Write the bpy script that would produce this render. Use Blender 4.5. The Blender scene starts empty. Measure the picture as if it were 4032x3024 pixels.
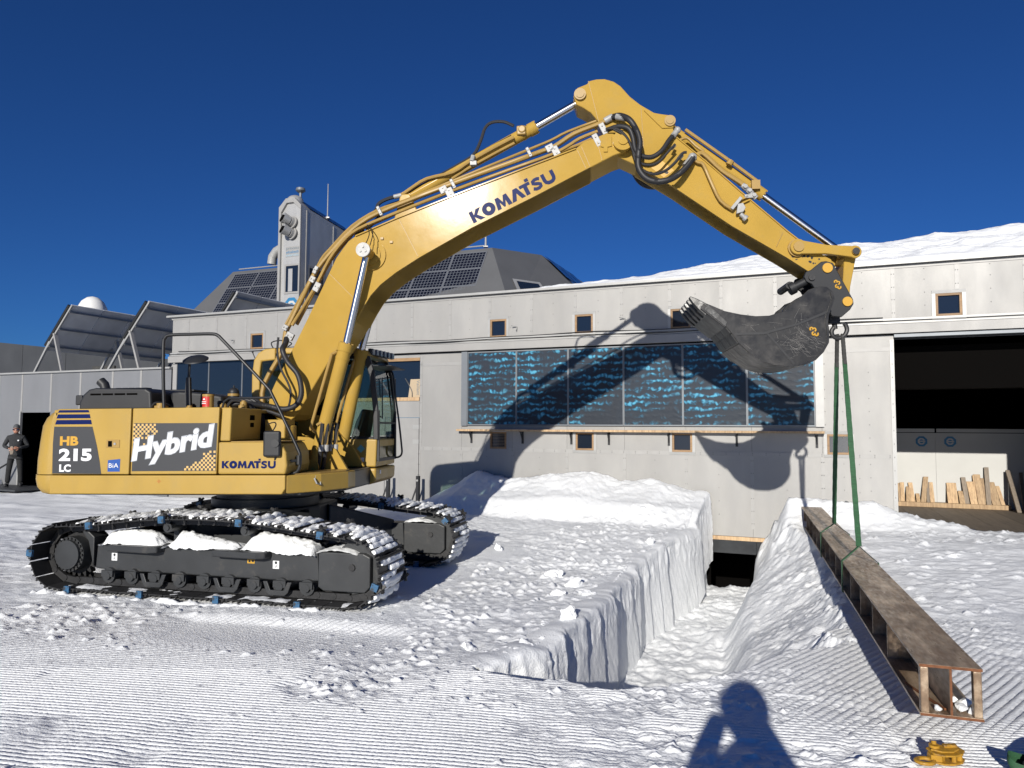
import bpy, bmesh, math, random
import numpy as np
from mathutils import Vector, Matrix, Euler
R = math.radians
random.seed(7)
rng = np.random.default_rng(11)
SC = bpy.context.scene
COL = SC.collection

# ------------------------------------------------------------------ camera, sky, sun, exposure
cam_d = bpy.data.cameras.new('camera')
cam_d.sensor_width = 36.0
cam_d.lens = 36.0 * 2796.0 / 4032.0
cam_d.clip_start = 0.05
cam_d.clip_end = 2000.0
cam = bpy.data.objects.new('camera', cam_d)
COL.objects.link(cam)
cam.location = (0.0, 0.0, 1.9)
cam.rotation_euler = (Matrix.Rotation(R(90.0) + math.atan(168.0 / 2796.0), 3, 'X') @ Matrix.Rotation(0.0044, 3, 'Z')).to_euler()
SC.camera = cam

SUN_AZ = 16.7      # degrees the light travels to the right of straight ahead
SUN_EL = 18.8
wd = bpy.data.worlds.new('World')
SC.world = wd
wd.use_nodes = True
wn = wd.node_tree
bg = wn.nodes['Background']
sky = wn.nodes.new('ShaderNodeTexSky')
sky.sky_type = 'NISHITA'
sky.sun_disc = False
sky.sun_elevation = R(SUN_EL)
sky.sun_rotation = R(180.0 + SUN_AZ)
sky.altitude = 1400.0
sky.air_density = 1.0
sky.dust_density = 0.0
sky.ozone_density = 6.0
tint = wn.nodes.new('ShaderNodeMix')            # deep polar blue over the whole sky
tint.data_type = 'RGBA'; tint.blend_type = 'MULTIPLY'
tint.inputs[0].default_value = 1.0
tint.inputs[7].default_value = (0.30, 0.58, 0.95, 1.0)
wn.links.new(sky.outputs[0], tint.inputs[6])
wn.links.new(tint.outputs[2], bg.inputs[0])
bg.inputs[1].default_value = 0.055

sun_d = bpy.data.lights.new('sun', 'SUN')
sun_d.energy = 4.4
sun_d.angle = R(0.5)
sun_d.color = (1.0, 0.95, 0.87)
sun = bpy.data.objects.new('sun', sun_d)
COL.objects.link(sun)
_d = Vector((math.sin(R(SUN_AZ)) * math.cos(R(SUN_EL)), math.cos(R(SUN_AZ)) * math.cos(R(SUN_EL)), -math.sin(R(SUN_EL))))
sun.rotation_euler = _d.to_track_quat('-Z', 'Y').to_euler()
sun.location = (-6, -14, 9)
vs = SC.view_settings
vs.view_transform = 'Standard'
vs.look = 'None'
vs.exposure = 0.28
vs.gamma = 1.0
SC.cycles.max_bounces = 8

# ------------------------------------------------------------------ materials
def mat(name, col, rough=0.5, metal=0.0, spec=0.5, var=0.0, vscale=6.0, bump=0.0, bscale=40.0, col2=None,
        c2scale=3.0, c2lo=0.45, c2hi=0.65, stretch=(1, 1, 1), coat=0.0, rand=0.0, rvar=0.0):
    m = bpy.data.materials.new(name)
    m.use_nodes = True
    nt = m.node_tree
    b = nt.nodes['Principled BSDF']
    b.inputs['Roughness'].default_value = rough
    b.inputs['Metallic'].default_value = metal
    b.inputs['Specular IOR Level'].default_value = spec
    b.inputs['Coat Weight'].default_value = coat
    b.inputs['Coat Roughness'].default_value = 0.12
    c = (*col, 1.0)
    b.inputs['Base Color'].default_value = c
    if var or bump or col2 or rand or rvar:
        tc = nt.nodes.new('ShaderNodeTexCoord')
        mp = nt.nodes.new('ShaderNodeMapping')
        mp.inputs['Scale'].default_value = stretch
        nt.links.new(tc.outputs['Object'], mp.inputs[0])
        out = None
        if col2:
            n2 = nt.nodes.new('ShaderNodeTexNoise')
            n2.inputs['Scale'].default_value = c2scale
            n2.inputs['Detail'].default_value = 6.0
            n2.inputs['Roughness'].default_value = 0.65
            nt.links.new(mp.outputs[0], n2.inputs['Vector'])
            mr = nt.nodes.new('ShaderNodeMapRange')
            mr.inputs['From Min'].default_value = c2lo
            mr.inputs['From Max'].default_value = c2hi
            nt.links.new(n2.outputs['Fac'], mr.inputs['Value'])
            mx = nt.nodes.new('ShaderNodeMix')
            mx.data_type = 'RGBA'
            mx.inputs[6].default_value = c
            mx.inputs[7].default_value = (*col2, 1.0)
            nt.links.new(mr.outputs['Result'], mx.inputs[0])
            out = mx.outputs[2]
        if var or rand:
            hsv = nt.nodes.new('ShaderNodeHueSaturation')
            hsv.inputs['Color'].default_value = c
            if out:
                nt.links.new(out, hsv.inputs['Color'])
            n = nt.nodes.new('ShaderNodeTexNoise')
            n.inputs['Scale'].default_value = vscale
            n.inputs['Detail'].default_value = 5.0
            nt.links.new(mp.outputs[0], n.inputs['Vector'])
            mr = nt.nodes.new('ShaderNodeMapRange')
            mr.inputs['From Min'].default_value = 0.3
            mr.inputs['From Max'].default_value = 0.7
            mr.inputs['To Min'].default_value = 1.0 - var
            mr.inputs['To Max'].default_value = 1.0 + var
            nt.links.new(n.outputs['Fac'], mr.inputs['Value'])
            o2 = mr.outputs['Result']
            if rand:
                oi = nt.nodes.new('ShaderNodeObjectInfo')
                mr2 = nt.nodes.new('ShaderNodeMapRange')
                mr2.inputs['To Min'].default_value = 1.0 - rand
                mr2.inputs['To Max'].default_value = 1.0 + rand
                nt.links.new(oi.outputs['Random'], mr2.inputs['Value'])
                mu = nt.nodes.new('ShaderNodeMath')
                mu.operation = 'MULTIPLY'
                nt.links.new(o2, mu.inputs[0])
                nt.links.new(mr2.outputs['Result'], mu.inputs[1])
                o2 = mu.outputs[0]
            nt.links.new(o2, hsv.inputs['Value'])
            out = hsv.outputs['Color']
        if out:
            nt.links.new(out, b.inputs['Base Color'])
        if rvar:
            n = nt.nodes.new('ShaderNodeTexNoise')
            n.inputs['Scale'].default_value = vscale * 1.7
            n.inputs['Detail'].default_value = 6.0
            nt.links.new(mp.outputs[0], n.inputs['Vector'])
            mr = nt.nodes.new('ShaderNodeMapRange')
            mr.inputs['From Min'].default_value = 0.3
            mr.inputs['From Max'].default_value = 0.7
            mr.inputs['To Min'].default_value = max(0.05, rough - rvar)
            mr.inputs['To Max'].default_value = rough + rvar
            nt.links.new(n.outputs['Fac'], mr.inputs['Value'])
            nt.links.new(mr.outputs['Result'], b.inputs['Roughness'])
        if bump:
            n = nt.nodes.new('ShaderNodeTexNoise')
            n.inputs['Scale'].default_value = bscale
            n.inputs['Detail'].default_value = 5.0
            nt.links.new(mp.outputs[0], n.inputs['Vector'])
            bp = nt.nodes.new('ShaderNodeBump')
            bp.inputs['Strength'].default_value = bump
            bp.inputs['Distance'].default_value = 0.02
            nt.links.new(n.outputs['Fac'], bp.inputs['Height'])
            nt.links.new(bp.outputs[0], b.inputs['Normal'])
    return m

M = {}
M['snow'] = mat('snow', (0.822, 0.840, 0.848), 0.55, spec=0.3, var=0.05, vscale=1.3, bump=0.45, bscale=60.0)
M['snow_dirty'] = mat('snow_dirty', (0.78, 0.80, 0.82), 0.6, spec=0.3, var=0.06, vscale=5, bump=0.5, bscale=45.0, col2=(0.62, 0.60, 0.57), c2scale=4.0, c2lo=0.55, c2hi=0.8)
M['alu'] = mat('aluminium_sheet', (0.298, 0.294, 0.283), 0.53, metal=0.17, spec=0.38, var=0.05, vscale=1.6, bump=0.05, bscale=9.0,
               col2=(0.318, 0.312, 0.298), c2scale=2.5, stretch=(1, 1, 0.35), rand=0.05, rvar=0.05)
M['alu_strip'] = mat('aluminium_strip', (0.305, 0.301, 0.290), 0.5, metal=0.15, var=0.05, vscale=5, rand=0.04, bump=0.06, bscale=14)
M['alu_trim'] = mat('aluminium_trim', (0.34, 0.34, 0.33), 0.45, metal=0.2, var=0.05, vscale=6)
M['alu_grey'] = mat('grey_steel', (0.17, 0.185, 0.20), 0.5, metal=0.4, var=0.06, vscale=3)
M['wing'] = mat('wing_cladding', (0.205, 0.21, 0.218), 0.5, metal=0.3, var=0.06, vscale=2, stretch=(1, 1, 0.3), rand=0.05)
M['lintel'] = mat('dark_steel', (0.05, 0.053, 0.056), 0.3, metal=0.6, var=0.2, vscale=4)
M['rivet'] = mat('rivet_metal', (0.22, 0.22, 0.21), 0.45, metal=0.2)
M['dome'] = mat('station_skin', (0.115, 0.118, 0.122), 0.6, metal=0.2, var=0.08, vscale=0.8, rand=0.04)
M['tower'] = mat('tower_skin', (0.42, 0.42, 0.41), 0.45, metal=0.4, var=0.10, vscale=2.5, stretch=(1, 1, 0.4))
M['panel_back'] = mat('panel_back', (0.52, 0.53, 0.54), 0.5, var=0.12, vscale=2.0, rand=0.1)
M['darkskin'] = mat('dark_cladding', (0.055, 0.058, 0.062), 0.55, metal=0.2, var=0.1, vscale=1.5, rand=0.1)
M['wood'] = mat('window_wood', (0.255, 0.155, 0.075), 0.6, var=0.2, vscale=9, stretch=(1, 1, 6), rand=0.15)
M['board'] = mat('raw_board', (0.43, 0.30, 0.17), 0.7, var=0.16, vscale=7, stretch=(5, 5, 0.6), rand=0.28, col2=(0.30, 0.195, 0.11), c2scale=5, bump=0.15, bscale=30)
M['board_grey'] = mat('weathered_board', (0.22, 0.18, 0.14), 0.75, var=0.2, vscale=8, stretch=(5, 5, 0.6), rand=0.2)
M['plank_floor'] = mat('floor_plank', (0.13, 0.105, 0.08), 0.7, var=0.2, vscale=3, stretch=(6, 0.6, 1), rand=0.15, bump=0.1, bscale=20)
M['void'] = mat('dark_interior', (0.0022, 0.0019, 0.0017), 0.9, spec=0.05, rand=0.2)  # near-black colour stands in for the shade of interiors and slots
M['white_panel'] = mat('white_inner_panel', (0.46, 0.46, 0.44), 0.55, var=0.04, vscale=2)
M['logo'] = mat('logo_blue', (0.02, 0.16, 0.33), 0.5)
M['sign_txt'] = mat('sign_grey', (0.13, 0.17, 0.20), 0.5)
M['sign_pale'] = mat('sign_pale_blue', (0.30, 0.45, 0.55), 0.5)
M['glass'] = mat('dark_glass', (0.010, 0.016, 0.028), 0.06, spec=0.6)
M['pv'] = mat('solar_cell', (0.006, 0.008, 0.016), 0.16, spec=0.6)
M['pv_blue'] = mat('solar_cell_blue', (0.010, 0.03, 0.10), 0.2, spec=0.6, var=0.3, vscale=25)
M['pv_line'] = mat('solar_grid', (0.16, 0.17, 0.19), 0.45, metal=0.3)
M['yellow'] = mat('yellow_paint', (0.388, 0.250, 0.050), 0.42, spec=0.4, var=0.05, vscale=3, bump=0.012, bscale=120, rvar=0.06, col2=(0.35, 0.235, 0.062), c2scale=7, c2lo=0.52, c2hi=0.8, stretch=(1, 1, 0.5))
M['yellow_boom'] = mat('boom_paint', (0.395, 0.251, 0.052), 0.16, spec=0.055, var=0.07, vscale=2.5, bump=0.022, bscale=6, rvar=0.03, col2=(0.345, 0.232, 0.066), c2scale=5, c2lo=0.52, c2hi=0.8)
M['yellow_pipe'] = mat('pipe_paint', (0.335, 0.215, 0.062), 0.40, spec=0.35, var=0.06, vscale=6)
M['yellow_clamp'] = mat('clamp_paint', (0.42, 0.225, 0.022), 0.42, spec=0.4, var=0.15, vscale=20, col2=(0.16, 0.09, 0.03), c2scale=22, c2lo=0.52, c2hi=0.68, bump=0.15, bscale=60)
M['black'] = mat('black_plastic', (0.018, 0.019, 0.021), 0.5, spec=0.4, var=0.15, vscale=4, bump=0.03, bscale=90)
M['black_tube'] = mat('black_tube', (0.014, 0.015, 0.016), 0.42, spec=0.5)
M['rubber'] = mat('rubber_hose', (0.022, 0.022, 0.024), 0.5, spec=0.4)
M['under'] = mat('undercarriage_paint', (0.030, 0.032, 0.034), 0.45, spec=0.5, var=0.2, vscale=3, bump=0.06, bscale=20, col2=(0.055, 0.052, 0.048), c2scale=6, c2lo=0.58, c2hi=0.75)
M['shoe'] = mat('track_steel', (0.026, 0.026, 0.027), 0.5, metal=0.3, var=0.25, vscale=14, bump=0.1, bscale=40, rand=0.2)
M['bucket'] = mat('bucket_steel', (0.011, 0.011, 0.012), 0.40, metal=0.2, var=0.15, vscale=4, bump=0.06, bscale=18, col2=(0.055, 0.051, 0.047), c2scale=5, c2lo=0.52, c2hi=0.78, rvar=0.10)
M['scratch'] = mat('bare_scratch', (0.24, 0.23, 0.215), 0.45, metal=0.4, var=0.25, vscale=20)
M['tooth'] = mat('tooth_steel', (0.055, 0.055, 0.054), 0.40, metal=0.5, var=0.3, vscale=14, bump=0.1, bscale=25, col2=(0.16, 0.16, 0.155), c2scale=12, c2lo=0.55, c2hi=0.7)
M['chrome'] = mat('chrome_rod', (0.66, 0.66, 0.66), 0.20, metal=1.0)
M['zinc'] = mat('zinc_fitting', (0.32, 0.32, 0.31), 0.5, metal=0.1, var=0.15, vscale=20)
M['navy'] = mat('navy_decal', (0.010, 0.018, 0.085), 0.35, spec=0.03)
M['decal_grey'] = mat('charcoal_decal', (0.036, 0.038, 0.042), 0.5, spec=0.4, bump=0.03, bscale=200)
M['white'] = mat('white_decal', (0.72, 0.73, 0.74), 0.4)
M['white_edge'] = mat('pale_grey_decal', (0.38, 0.40, 0.43), 0.4)
M['gold'] = mat('gold_decal', (0.52, 0.29, 0.03), 0.4)
M['cream'] = mat('cream_decal', (0.62, 0.40, 0.14), 0.4)
M['blue_decal'] = mat('blue_decal', (0.012, 0.07, 0.30), 0.4)
M['red'] = mat('red_label', (0.50, 0.025, 0.02), 0.45)
M['teal'] = mat('teal_sticker', (0.12, 0.36, 0.38), 0.4)
M['orange'] = mat('orange_mark', (0.42, 0.13, 0.02), 0.5)
M['blue_cleat'] = mat('blue_cleat', (0.028, 0.105, 0.21), 0.5, var=0.25, vscale=20, col2=(0.03, 0.035, 0.04), c2scale=22, c2lo=0.5, c2hi=0.65)
M['lens'] = mat('lamp_lens', (0.20, 0.21, 0.22), 0.15, spec=0.8)
M['mirror_back'] = M['black']
M['rust'] = mat('beam_steel', (0.22, 0.150, 0.095), 0.42, metal=0.25, var=0.25, vscale=6, bump=0.08, bscale=12, col2=(0.60, 0.47, 0.33), c2scale=2.2, c2lo=0.44, c2hi=0.72, stretch=(3.5, 0.9, 3), rvar=0.15)
M['rust_edge'] = mat('rusty_cut_edge', (0.16, 0.06, 0.022), 0.7, metal=0.2, var=0.3, vscale=25)
M['strap'] = mat('green_webbing', (0.022, 0.085, 0.034), 0.7, var=0.25, vscale=18, stretch=(1, 1, 4), bump=0.3, bscale=160)
M['strap_dark'] = mat('dirty_webbing', (0.045, 0.045, 0.042), 0.8, var=0.3, vscale=16)
M['skin'] = mat('skin', (0.42, 0.20, 0.13), 0.5)
M['jacket'] = mat('jacket_cloth', (0.022, 0.0235, 0.026), 0.85, var=0.15, vscale=9, bump=0.3, bscale=30)
M['trouser'] = mat('trouser_cloth', (0.013, 0.0135, 0.014), 0.9, var=0.2, vscale=9, bump=0.3, bscale=30)
M['cap'] = mat('cap_cloth', (0.07, 0.075, 0.08), 0.8)
M['carton'] = mat('carton', (0.42, 0.33, 0.22), 0.7)
M['white_plastic'] = mat('white_plastic', (0.70, 0.70, 0.68), 0.5)
def cab_glass():
    m = bpy.data.materials.new('cab_glass')
    m.use_nodes = True
    nt = m.node_tree
    for n in list(nt.nodes): nt.nodes.remove(n)
    o = nt.nodes.new('ShaderNodeOutputMaterial'); mx = nt.nodes.new('ShaderNodeMixShader')
    t = nt.nodes.new('ShaderNodeBsdfTransparent'); t.inputs[0].default_value = (0.70, 0.78, 0.74, 1)
    g = nt.nodes.new('ShaderNodeBsdfGlossy'); g.inputs['Roughness'].default_value = 0.03
    f = nt.nodes.new('ShaderNodeFresnel'); f.inputs[0].default_value = 1.5
    nt.links.new(f.outputs[0], mx.inputs[0]); nt.links.new(t.outputs[0], mx.inputs[1]); nt.links.new(g.outputs[0], mx.inputs[2]); nt.links.new(mx.outputs[0], o.inputs[0])
    return m
M['cabglass'] = cab_glass()

def collector_material():
    m = bpy.data.materials.new('crinkled_collector_foil')
    m.use_nodes = True
    nt = m.node_tree
    N, Lk = nt.nodes, nt.links
    b = N['Principled BSDF']
    tc = N.new('ShaderNodeTexCoord')
    oi = N.new('ShaderNodeObjectInfo')
    ad = N.new('ShaderNodeVectorMath'); ad.operation = 'ADD'
    sc = N.new('ShaderNodeVectorMath'); sc.operation = 'SCALE'; sc.inputs[3].default_value = 17.0
    cx = N.new('ShaderNodeCombineXYZ')
    Lk.new(oi.outputs['Random'], cx.inputs[0]); Lk.new(oi.outputs['Random'], cx.inputs[1])
    Lk.new(cx.outputs[0], sc.inputs[0])
    Lk.new(tc.outputs['Object'], ad.inputs[0]); Lk.new(sc.outputs[0], ad.inputs[1])
    mp = N.new('ShaderNodeMapping'); mp.inputs['Scale'].default_value = (2.6, 1.0, 5.0)
    Lk.new(ad.outputs[0], mp.inputs[0])
    n1 = N.new('ShaderNodeTexNoise'); n1.inputs['Scale'].default_value = 1.0; n1.inputs['Detail'].default_value = 4.0; n1.inputs['Distortion'].default_value = 1.8
    Lk.new(mp.outputs[0], n1.inputs['Vector'])
    wv = N.new('ShaderNodeTexWave'); wv.wave_type = 'BANDS'; wv.bands_direction = 'Z'
    wv.inputs['Scale'].default_value = 2.3; wv.inputs['Distortion'].default_value = 5.0; wv.inputs['Detail'].default_value = 2.0; wv.inputs['Detail Scale'].default_value = 2.2
    Lk.new(ad.outputs[0], wv.inputs['Vector'])
    wx = N.new('ShaderNodeTexWave'); wx.wave_type = 'BANDS'; wx.bands_direction = 'X'
    wx.inputs['Scale'].default_value = 2.7; wx.inputs['Distortion'].default_value = 7.0; wx.inputs['Detail'].default_value = 2.0; wx.inputs['Detail Scale'].default_value = 3.0
    Lk.new(ad.outputs[0], wx.inputs['Vector'])
    av = N.new('ShaderNodeMath'); av.operation = 'MULTIPLY_ADD'; av.inputs[1].default_value = 0.55; av.inputs[2].default_value = 0.45
    Lk.new(wx.outputs['Fac'], av.inputs[0])
    m0 = N.new('ShaderNodeMath'); m0.operation = 'MULTIPLY'
    Lk.new(wv.outputs['Fac'], m0.inputs[0]); Lk.new(av.outputs[0], m0.inputs[1])
    mul = N.new('ShaderNodeMath'); mul.operation = 'MULTIPLY'
    n2 = N.new('ShaderNodeMapRange'); n2.inputs['From Min'].default_value = 0.30; n2.inputs['From Max'].default_value = 0.62
    Lk.new(n1.outputs['Fac'], n2.inputs['Value'])
    Lk.new(n2.outputs['Result'], mul.inputs[0]); Lk.new(m0.outputs[0], mul.inputs[1])
    cr = N.new('ShaderNodeValToRGB')  # sky reflections on the crinkled foil, painted into the colour as teal streaks
    e = cr.color_ramp.elements
    e[0].position = 0.14; e[0].color = (0.022, 0.029, 0.040, 1)
    e[1].position = 0.72; e[1].color = (0.085, 0.33, 0.47, 1)
    k = e.new(0.28); k.color = (0.018, 0.065, 0.105, 1)
    k = e.new(0.48); k.color = (0.034, 0.175, 0.29, 1)
    Lk.new(mul.outputs[0], cr.inputs[0])
    big = N.new('ShaderNodeTexNoise'); big.inputs['Scale'].default_value = 1.6
    Lk.new(ad.outputs[0], big.inputs['Vector'])
    mr = N.new('ShaderNodeMapRange'); mr.inputs['From Min'].default_value = 0.38; mr.inputs['From Max'].default_value = 0.58
    Lk.new(big.outputs['Fac'], mr.inputs['Value'])
    mx = N.new('ShaderNodeMix'); mx.data_type = 'RGBA'; mx.inputs[6].default_value = (0.024, 0.030, 0.040, 1)
    Lk.new(mr.outputs['Result'], mx.inputs[0]); Lk.new(cr.outputs[0], mx.inputs[7])
    Lk.new(mx.outputs[2], b.inputs['Base Color'])
    bp = N.new('ShaderNodeBump'); bp.inputs['Strength'].default_value = 0.10; bp.inputs['Distance'].default_value = 0.03
    Lk.new(mul.outputs[0], bp.inputs['Height']); Lk.new(bp.outputs[0], b.inputs['Normal'])
    b.inputs['Roughness'].default_value = 0.5
    b.inputs['Specular IOR Level'].default_value = 0.2
    b.inputs['Coat Weight'].default_value = 0.35
    b.inputs['Coat Roughness'].default_value = 0.04
    return m
M['collector'] = collector_material()

# ------------------------------------------------------------------ mesh helpers
class MB:
    def __init__(self):
        self.v = []; self.f = []; self.m = []
        self.mi = 0
    def add(self, vs, fs):
        n = len(self.v)
        self.v += [tuple(p) for p in vs]
        self.f += [tuple(i + n for i in q) for q in fs]
        self.m += [self.mi] * len(fs)
        return self
    def box(self, x0, x1, y0, y1, z0, z1, mtx=None):
        vs = [Vector(p) for p in ((x0, y0, z0), (x1, y0, z0), (x1, y1, z0), (x0, y1, z0), (x0, y0, z1), (x1, y0, z1), (x1, y1, z1), (x0, y1, z1))]
        if mtx is not None:
            vs = [mtx @ p for p in vs]
        return self.add(vs, ((3, 2, 1, 0), (4, 5, 6, 7), (0, 1, 5, 4), (1, 2, 6, 5), (2, 3, 7, 6), (3, 0, 4, 7)))
    def bar(self, p0, p1, w, h, up=(0, 0, 1)):
        p0 = Vector(p0); p1 = Vector(p1)
        t = (p1 - p0); L = t.length; t.normalize()
        u = Vector(up)
        s = t.cross(u)
        if s.length < 1e-4:
            s = t.cross(Vector((1, 0, 0)))
        s.normalize(); u = s.cross(t).normalized()
        mt = Matrix((( *[t[0], s[0], u[0]], p0[0]), (t[1], s[1], u[1], p0[1]), (t[2], s[2], u[2], p0[2]), (0, 0, 0, 1)))
        return self.box(0, L, -w / 2, w / 2, -h / 2, h / 2, mt)
    def cyl(self, p0, p1, r, n=16, r2=None, caps=True):
        p0 = Vector(p0); p1 = Vector(p1)
        r2 = r if r2 is None else r2
        t = (p1 - p0).normalized()
        a = Vector((0, 0, 1)) if abs(t.z) < 0.9 else Vector((1, 0, 0))
        s = t.cross(a).normalized(); u = s.cross(t)
        vs = []
        for p, q in ((p0, r), (p1, r2)):
            for i in range(n):
                g = 2 * math.pi * i / n
                vs.append(p + s * (q * math.cos(g)) + u * (q * math.sin(g)))
        fs = [(i, n + i, n + (i + 1) % n, (i + 1) % n) for i in range(n)]
        if caps:
            fs += [tuple(range(n)), tuple(range(2 * n - 1, n - 1, -1))]
        return self.add(vs, fs)
    def tube(self, pts, r, n=8, rings=None, caps=True):
        pts = [Vector(p) for p in pts]
        k = len(pts)
        vs = []; fs = []
        t0 = (pts[1] - pts[0]).normalized()
        a = Vector((0, 0, 1)) if abs(t0.z) < 0.9 else Vector((0, 1, 0))
        s = t0.cross(a).normalized()
        for i, p in enumerate(pts):
            t = (pts[min(i + 1, k - 1)] - pts[max(i - 1, 0)])
            if t.length < 1e-9:
                t = t0
            t = t.normalized()
            s = (s - t * s.dot(t))
            if s.length < 1e-6:
                s = t.orthogonal()
            s.normalize()
            u = s.cross(t)
            q = r if rings is None else r * rings[i % len(rings)]
            for j in range(n):
                g = 2 * math.pi * j / n
                vs.append(p + s * (q * math.cos(g)) + u * (q * math.sin(g)))
        for i in range(k - 1):
            for j in range(n):
                fs.append((i * n + j, (i + 1) * n + j, (i + 1) * n + (j + 1) % n, i * n + (j + 1) % n))
        if caps:
            fs += [tuple(range(n)), tuple(range(k * n - 1, (k - 1) * n - 1, -1))]
        return self.add(vs, fs)
    def prism(self, pts, y0, y1):
        """outline of (x, z) points extruded from y0 to y1"""
        n = len(pts)
        ar = sum(pts[i][0] * pts[(i + 1) % n][1] - pts[(i + 1) % n][0] * pts[i][1] for i in range(n))
        if ar < 0:
            pts = pts[::-1]
        vs = [(x, y0, z) for x, z in pts] + [(x, y1, z) for x, z in pts]
        fs = [tuple(range(n)), tuple(range(2 * n - 1, n - 1, -1))]
        fs += [((i + 1) % n, i, n + i, n + (i + 1) % n) for i in range(n)]
        return self.add(vs, fs)
    def slab(self, pts, z0, z1):
        """outline of (x, y) points extruded from z0 to z1"""
        n = len(pts)
        ar = sum(pts[i][0] * pts[(i + 1) % n][1] - pts[(i + 1) % n][0] * pts[i][1] for i in range(n))
        if ar < 0:
            pts = pts[::-1]
        vs = [(x, y, z0) for x, y in pts] + [(x, y, z1) for x, y in pts]
        fs = [tuple(range(n - 1, -1, -1)), tuple(range(n, 2 * n))]
        fs += [(i, (i + 1) % n, n + (i + 1) % n, n + i) for i in range(n)]
        return self.add(vs, fs)
    def loft(self, rings, caps=True):
        n = len(rings[0])
        vs = [p for r_ in rings for p in r_]
        fs = []
        for i in range(len(rings) - 1):
            for j in range(n):
                fs.append((i * n + j, i * n + (j + 1) % n, (i + 1) * n + (j + 1) % n, (i + 1) * n + j))
        if caps:
            fs += [tuple(range(n - 1, -1, -1)), tuple(range((len(rings) - 1) * n, len(rings) * n))]
        return self.add(vs, fs)
    def ball(self, c, r, n=10, k=7, sq=(1, 1, 1)):
        rings = []
        for i in range(1, k):
            g = math.pi * i / k
            rings.append([(c[0] + sq[0] * r * math.sin(g) * math.cos(2 * math.pi * j / n), c[1] + sq[1] * r * math.sin(g) * math.sin(2 * math.pi * j / n), c[2] - sq[2] * r * math.cos(g)) for j in range(n)])
        return self.loft(rings)
    def build(self, name, material, parent=None, smooth=40, bevel=0.0, seg=2):
        me = bpy.data.meshes.new(name)
        me.from_pydata(self.v, [], self.f)
        mats = material if isinstance(material, (list, tuple)) else [material]
        for m_ in mats:
            me.materials.append(M[m_] if isinstance(m_, str) else m_)
        if len(mats) > 1:
            me.polygons.foreach_set('material_index', self.m)
        if smooth:
            me.polygons.foreach_set('use_smooth', [True] * len(me.polygons))
            me.set_sharp_from_angle(angle=R(smooth))
        me.update()
        o = bpy.data.objects.new(name, me)
        COL.objects.link(o)
        if parent is not None:
            o.parent = parent
        if bevel:
            b = o.modifiers.new('bevel', 'BEVEL')
            b.width = bevel; b.segments = seg; b.limit_method = 'ANGLE'; b.angle_limit = R(35)
            b.harden_normals = False
        return o

def tag(o, label=None, cat=None, group=None, kind=None):
    if label: o['label'] = label
    if cat: o['category'] = cat
    if group: o['group'] = group
    if kind: o['kind'] = kind
    return o
def empty(name, loc=(0, 0, 0), rz=0.0):
    o = bpy.data.objects.new(name, None)
    COL.objects.link(o)
    o.location = loc; o.rotation_euler = (0, 0, rz)
    o.empty_display_size = 0.2
    return o
def copy_of(o, parent, mtx=None):
    c = o.copy()
    COL.objects.link(c)
    c.parent = parent
    if mtx is not None:
        c.matrix_local = mtx
    return c
def smooth_path(pts, sub=6):
    """Catmull-Rom through the points"""
    P = [Vector(p) for p in pts]
    out = []
    for i in range(len(P) - 1):
        p0 = P[max(i - 1, 0)]; p1 = P[i]; p2 = P[i + 1]; p3 = P[min(i + 2, len(P) - 1)]
        for k in range(sub):
            t = k / sub
            out.append(0.5 * ((2 * p1) + (p2 - p0) * t + (2 * p0 - 5 * p1 + 4 * p2 - p3) * t * t + (3 * p1 - p0 - 3 * p2 + p3) * t ** 3))
    out.append(P[-1])
    return out
def resample(pts, step):
    P = [Vector(p) for p in pts]
    out = [P[0]]; acc = 0.0
    for i in range(len(P) - 1):
        a, b = P[i], P[i + 1]; L = (b - a).length
        d = step - acc
        while d <= L:
            out.append(a + (b - a) * (d / L)); d += step
        acc = L - (d - step)
    return out
def arc(cx, cz, r, a0, a1, n):
    return [(cx + r * math.cos(R(a0 + (a1 - a0) * i / n)), cz + r * math.sin(R(a0 + (a1 - a0) * i / n))) for i in range(n + 1)]

def lettering(body, name, material, parent, origin, xdir, ydir, width, height, bold=0.02, depth=0.004, shear=0.0, spacing=1.0):
    """letters fitted into width x height, lower left at origin, along xdir and ydir (parent space)"""
    cu = bpy.data.curves.new(name, 'FONT')
    cu.body = body; cu.size = 1.0; cu.offset = bold; cu.extrude = 0.05; cu.shear = shear; cu.space_character = spacing
    cu.resolution_u = 3
    to = bpy.data.objects.new(name, cu)
    COL.objects.link(to)
    dg = bpy.context.evaluated_depsgraph_get()
    me = bpy.data.meshes.new_from_object(to.evaluated_get(dg))
    bpy.data.objects.remove(to); bpy.data.curves.remove(cu)
    n = len(me.vertices)
    co = np.empty(n * 3); me.vertices.foreach_get('co', co); co = co.reshape(-1, 3)
    lo = co.min(0); hi = co.max(0)
    u = (co[:, 0] - lo[0]) / (hi[0] - lo[0]) * width
    v = (co[:, 1] - lo[1]) / (hi[1] - lo[1]) * height
    w = (co[:, 2] - lo[2]) / (hi[2] - lo[2]) * depth
    X = np.array(xdir, float); Y = np.array(ydir, float)
    Z = np.cross(X, Y); Z /= np.linalg.norm(Z)
    out = np.array(origin, float) + np.outer(u, X) + np.outer(v, Y) + np.outer(w, Z)
    me.vertices.foreach_set('co', out.ravel())
    me.materials.clear(); me.materials.append(M[material])
    me.polygons.foreach_set('use_smooth', [False] * len(me.polygons))
    me.polygons.foreach_set('material_index', [0] * len(me.polygons))
    me.update()
    o = bpy.data.objects.new(name, me)
    COL.objects.link(o); o.parent = parent
    return o

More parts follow.
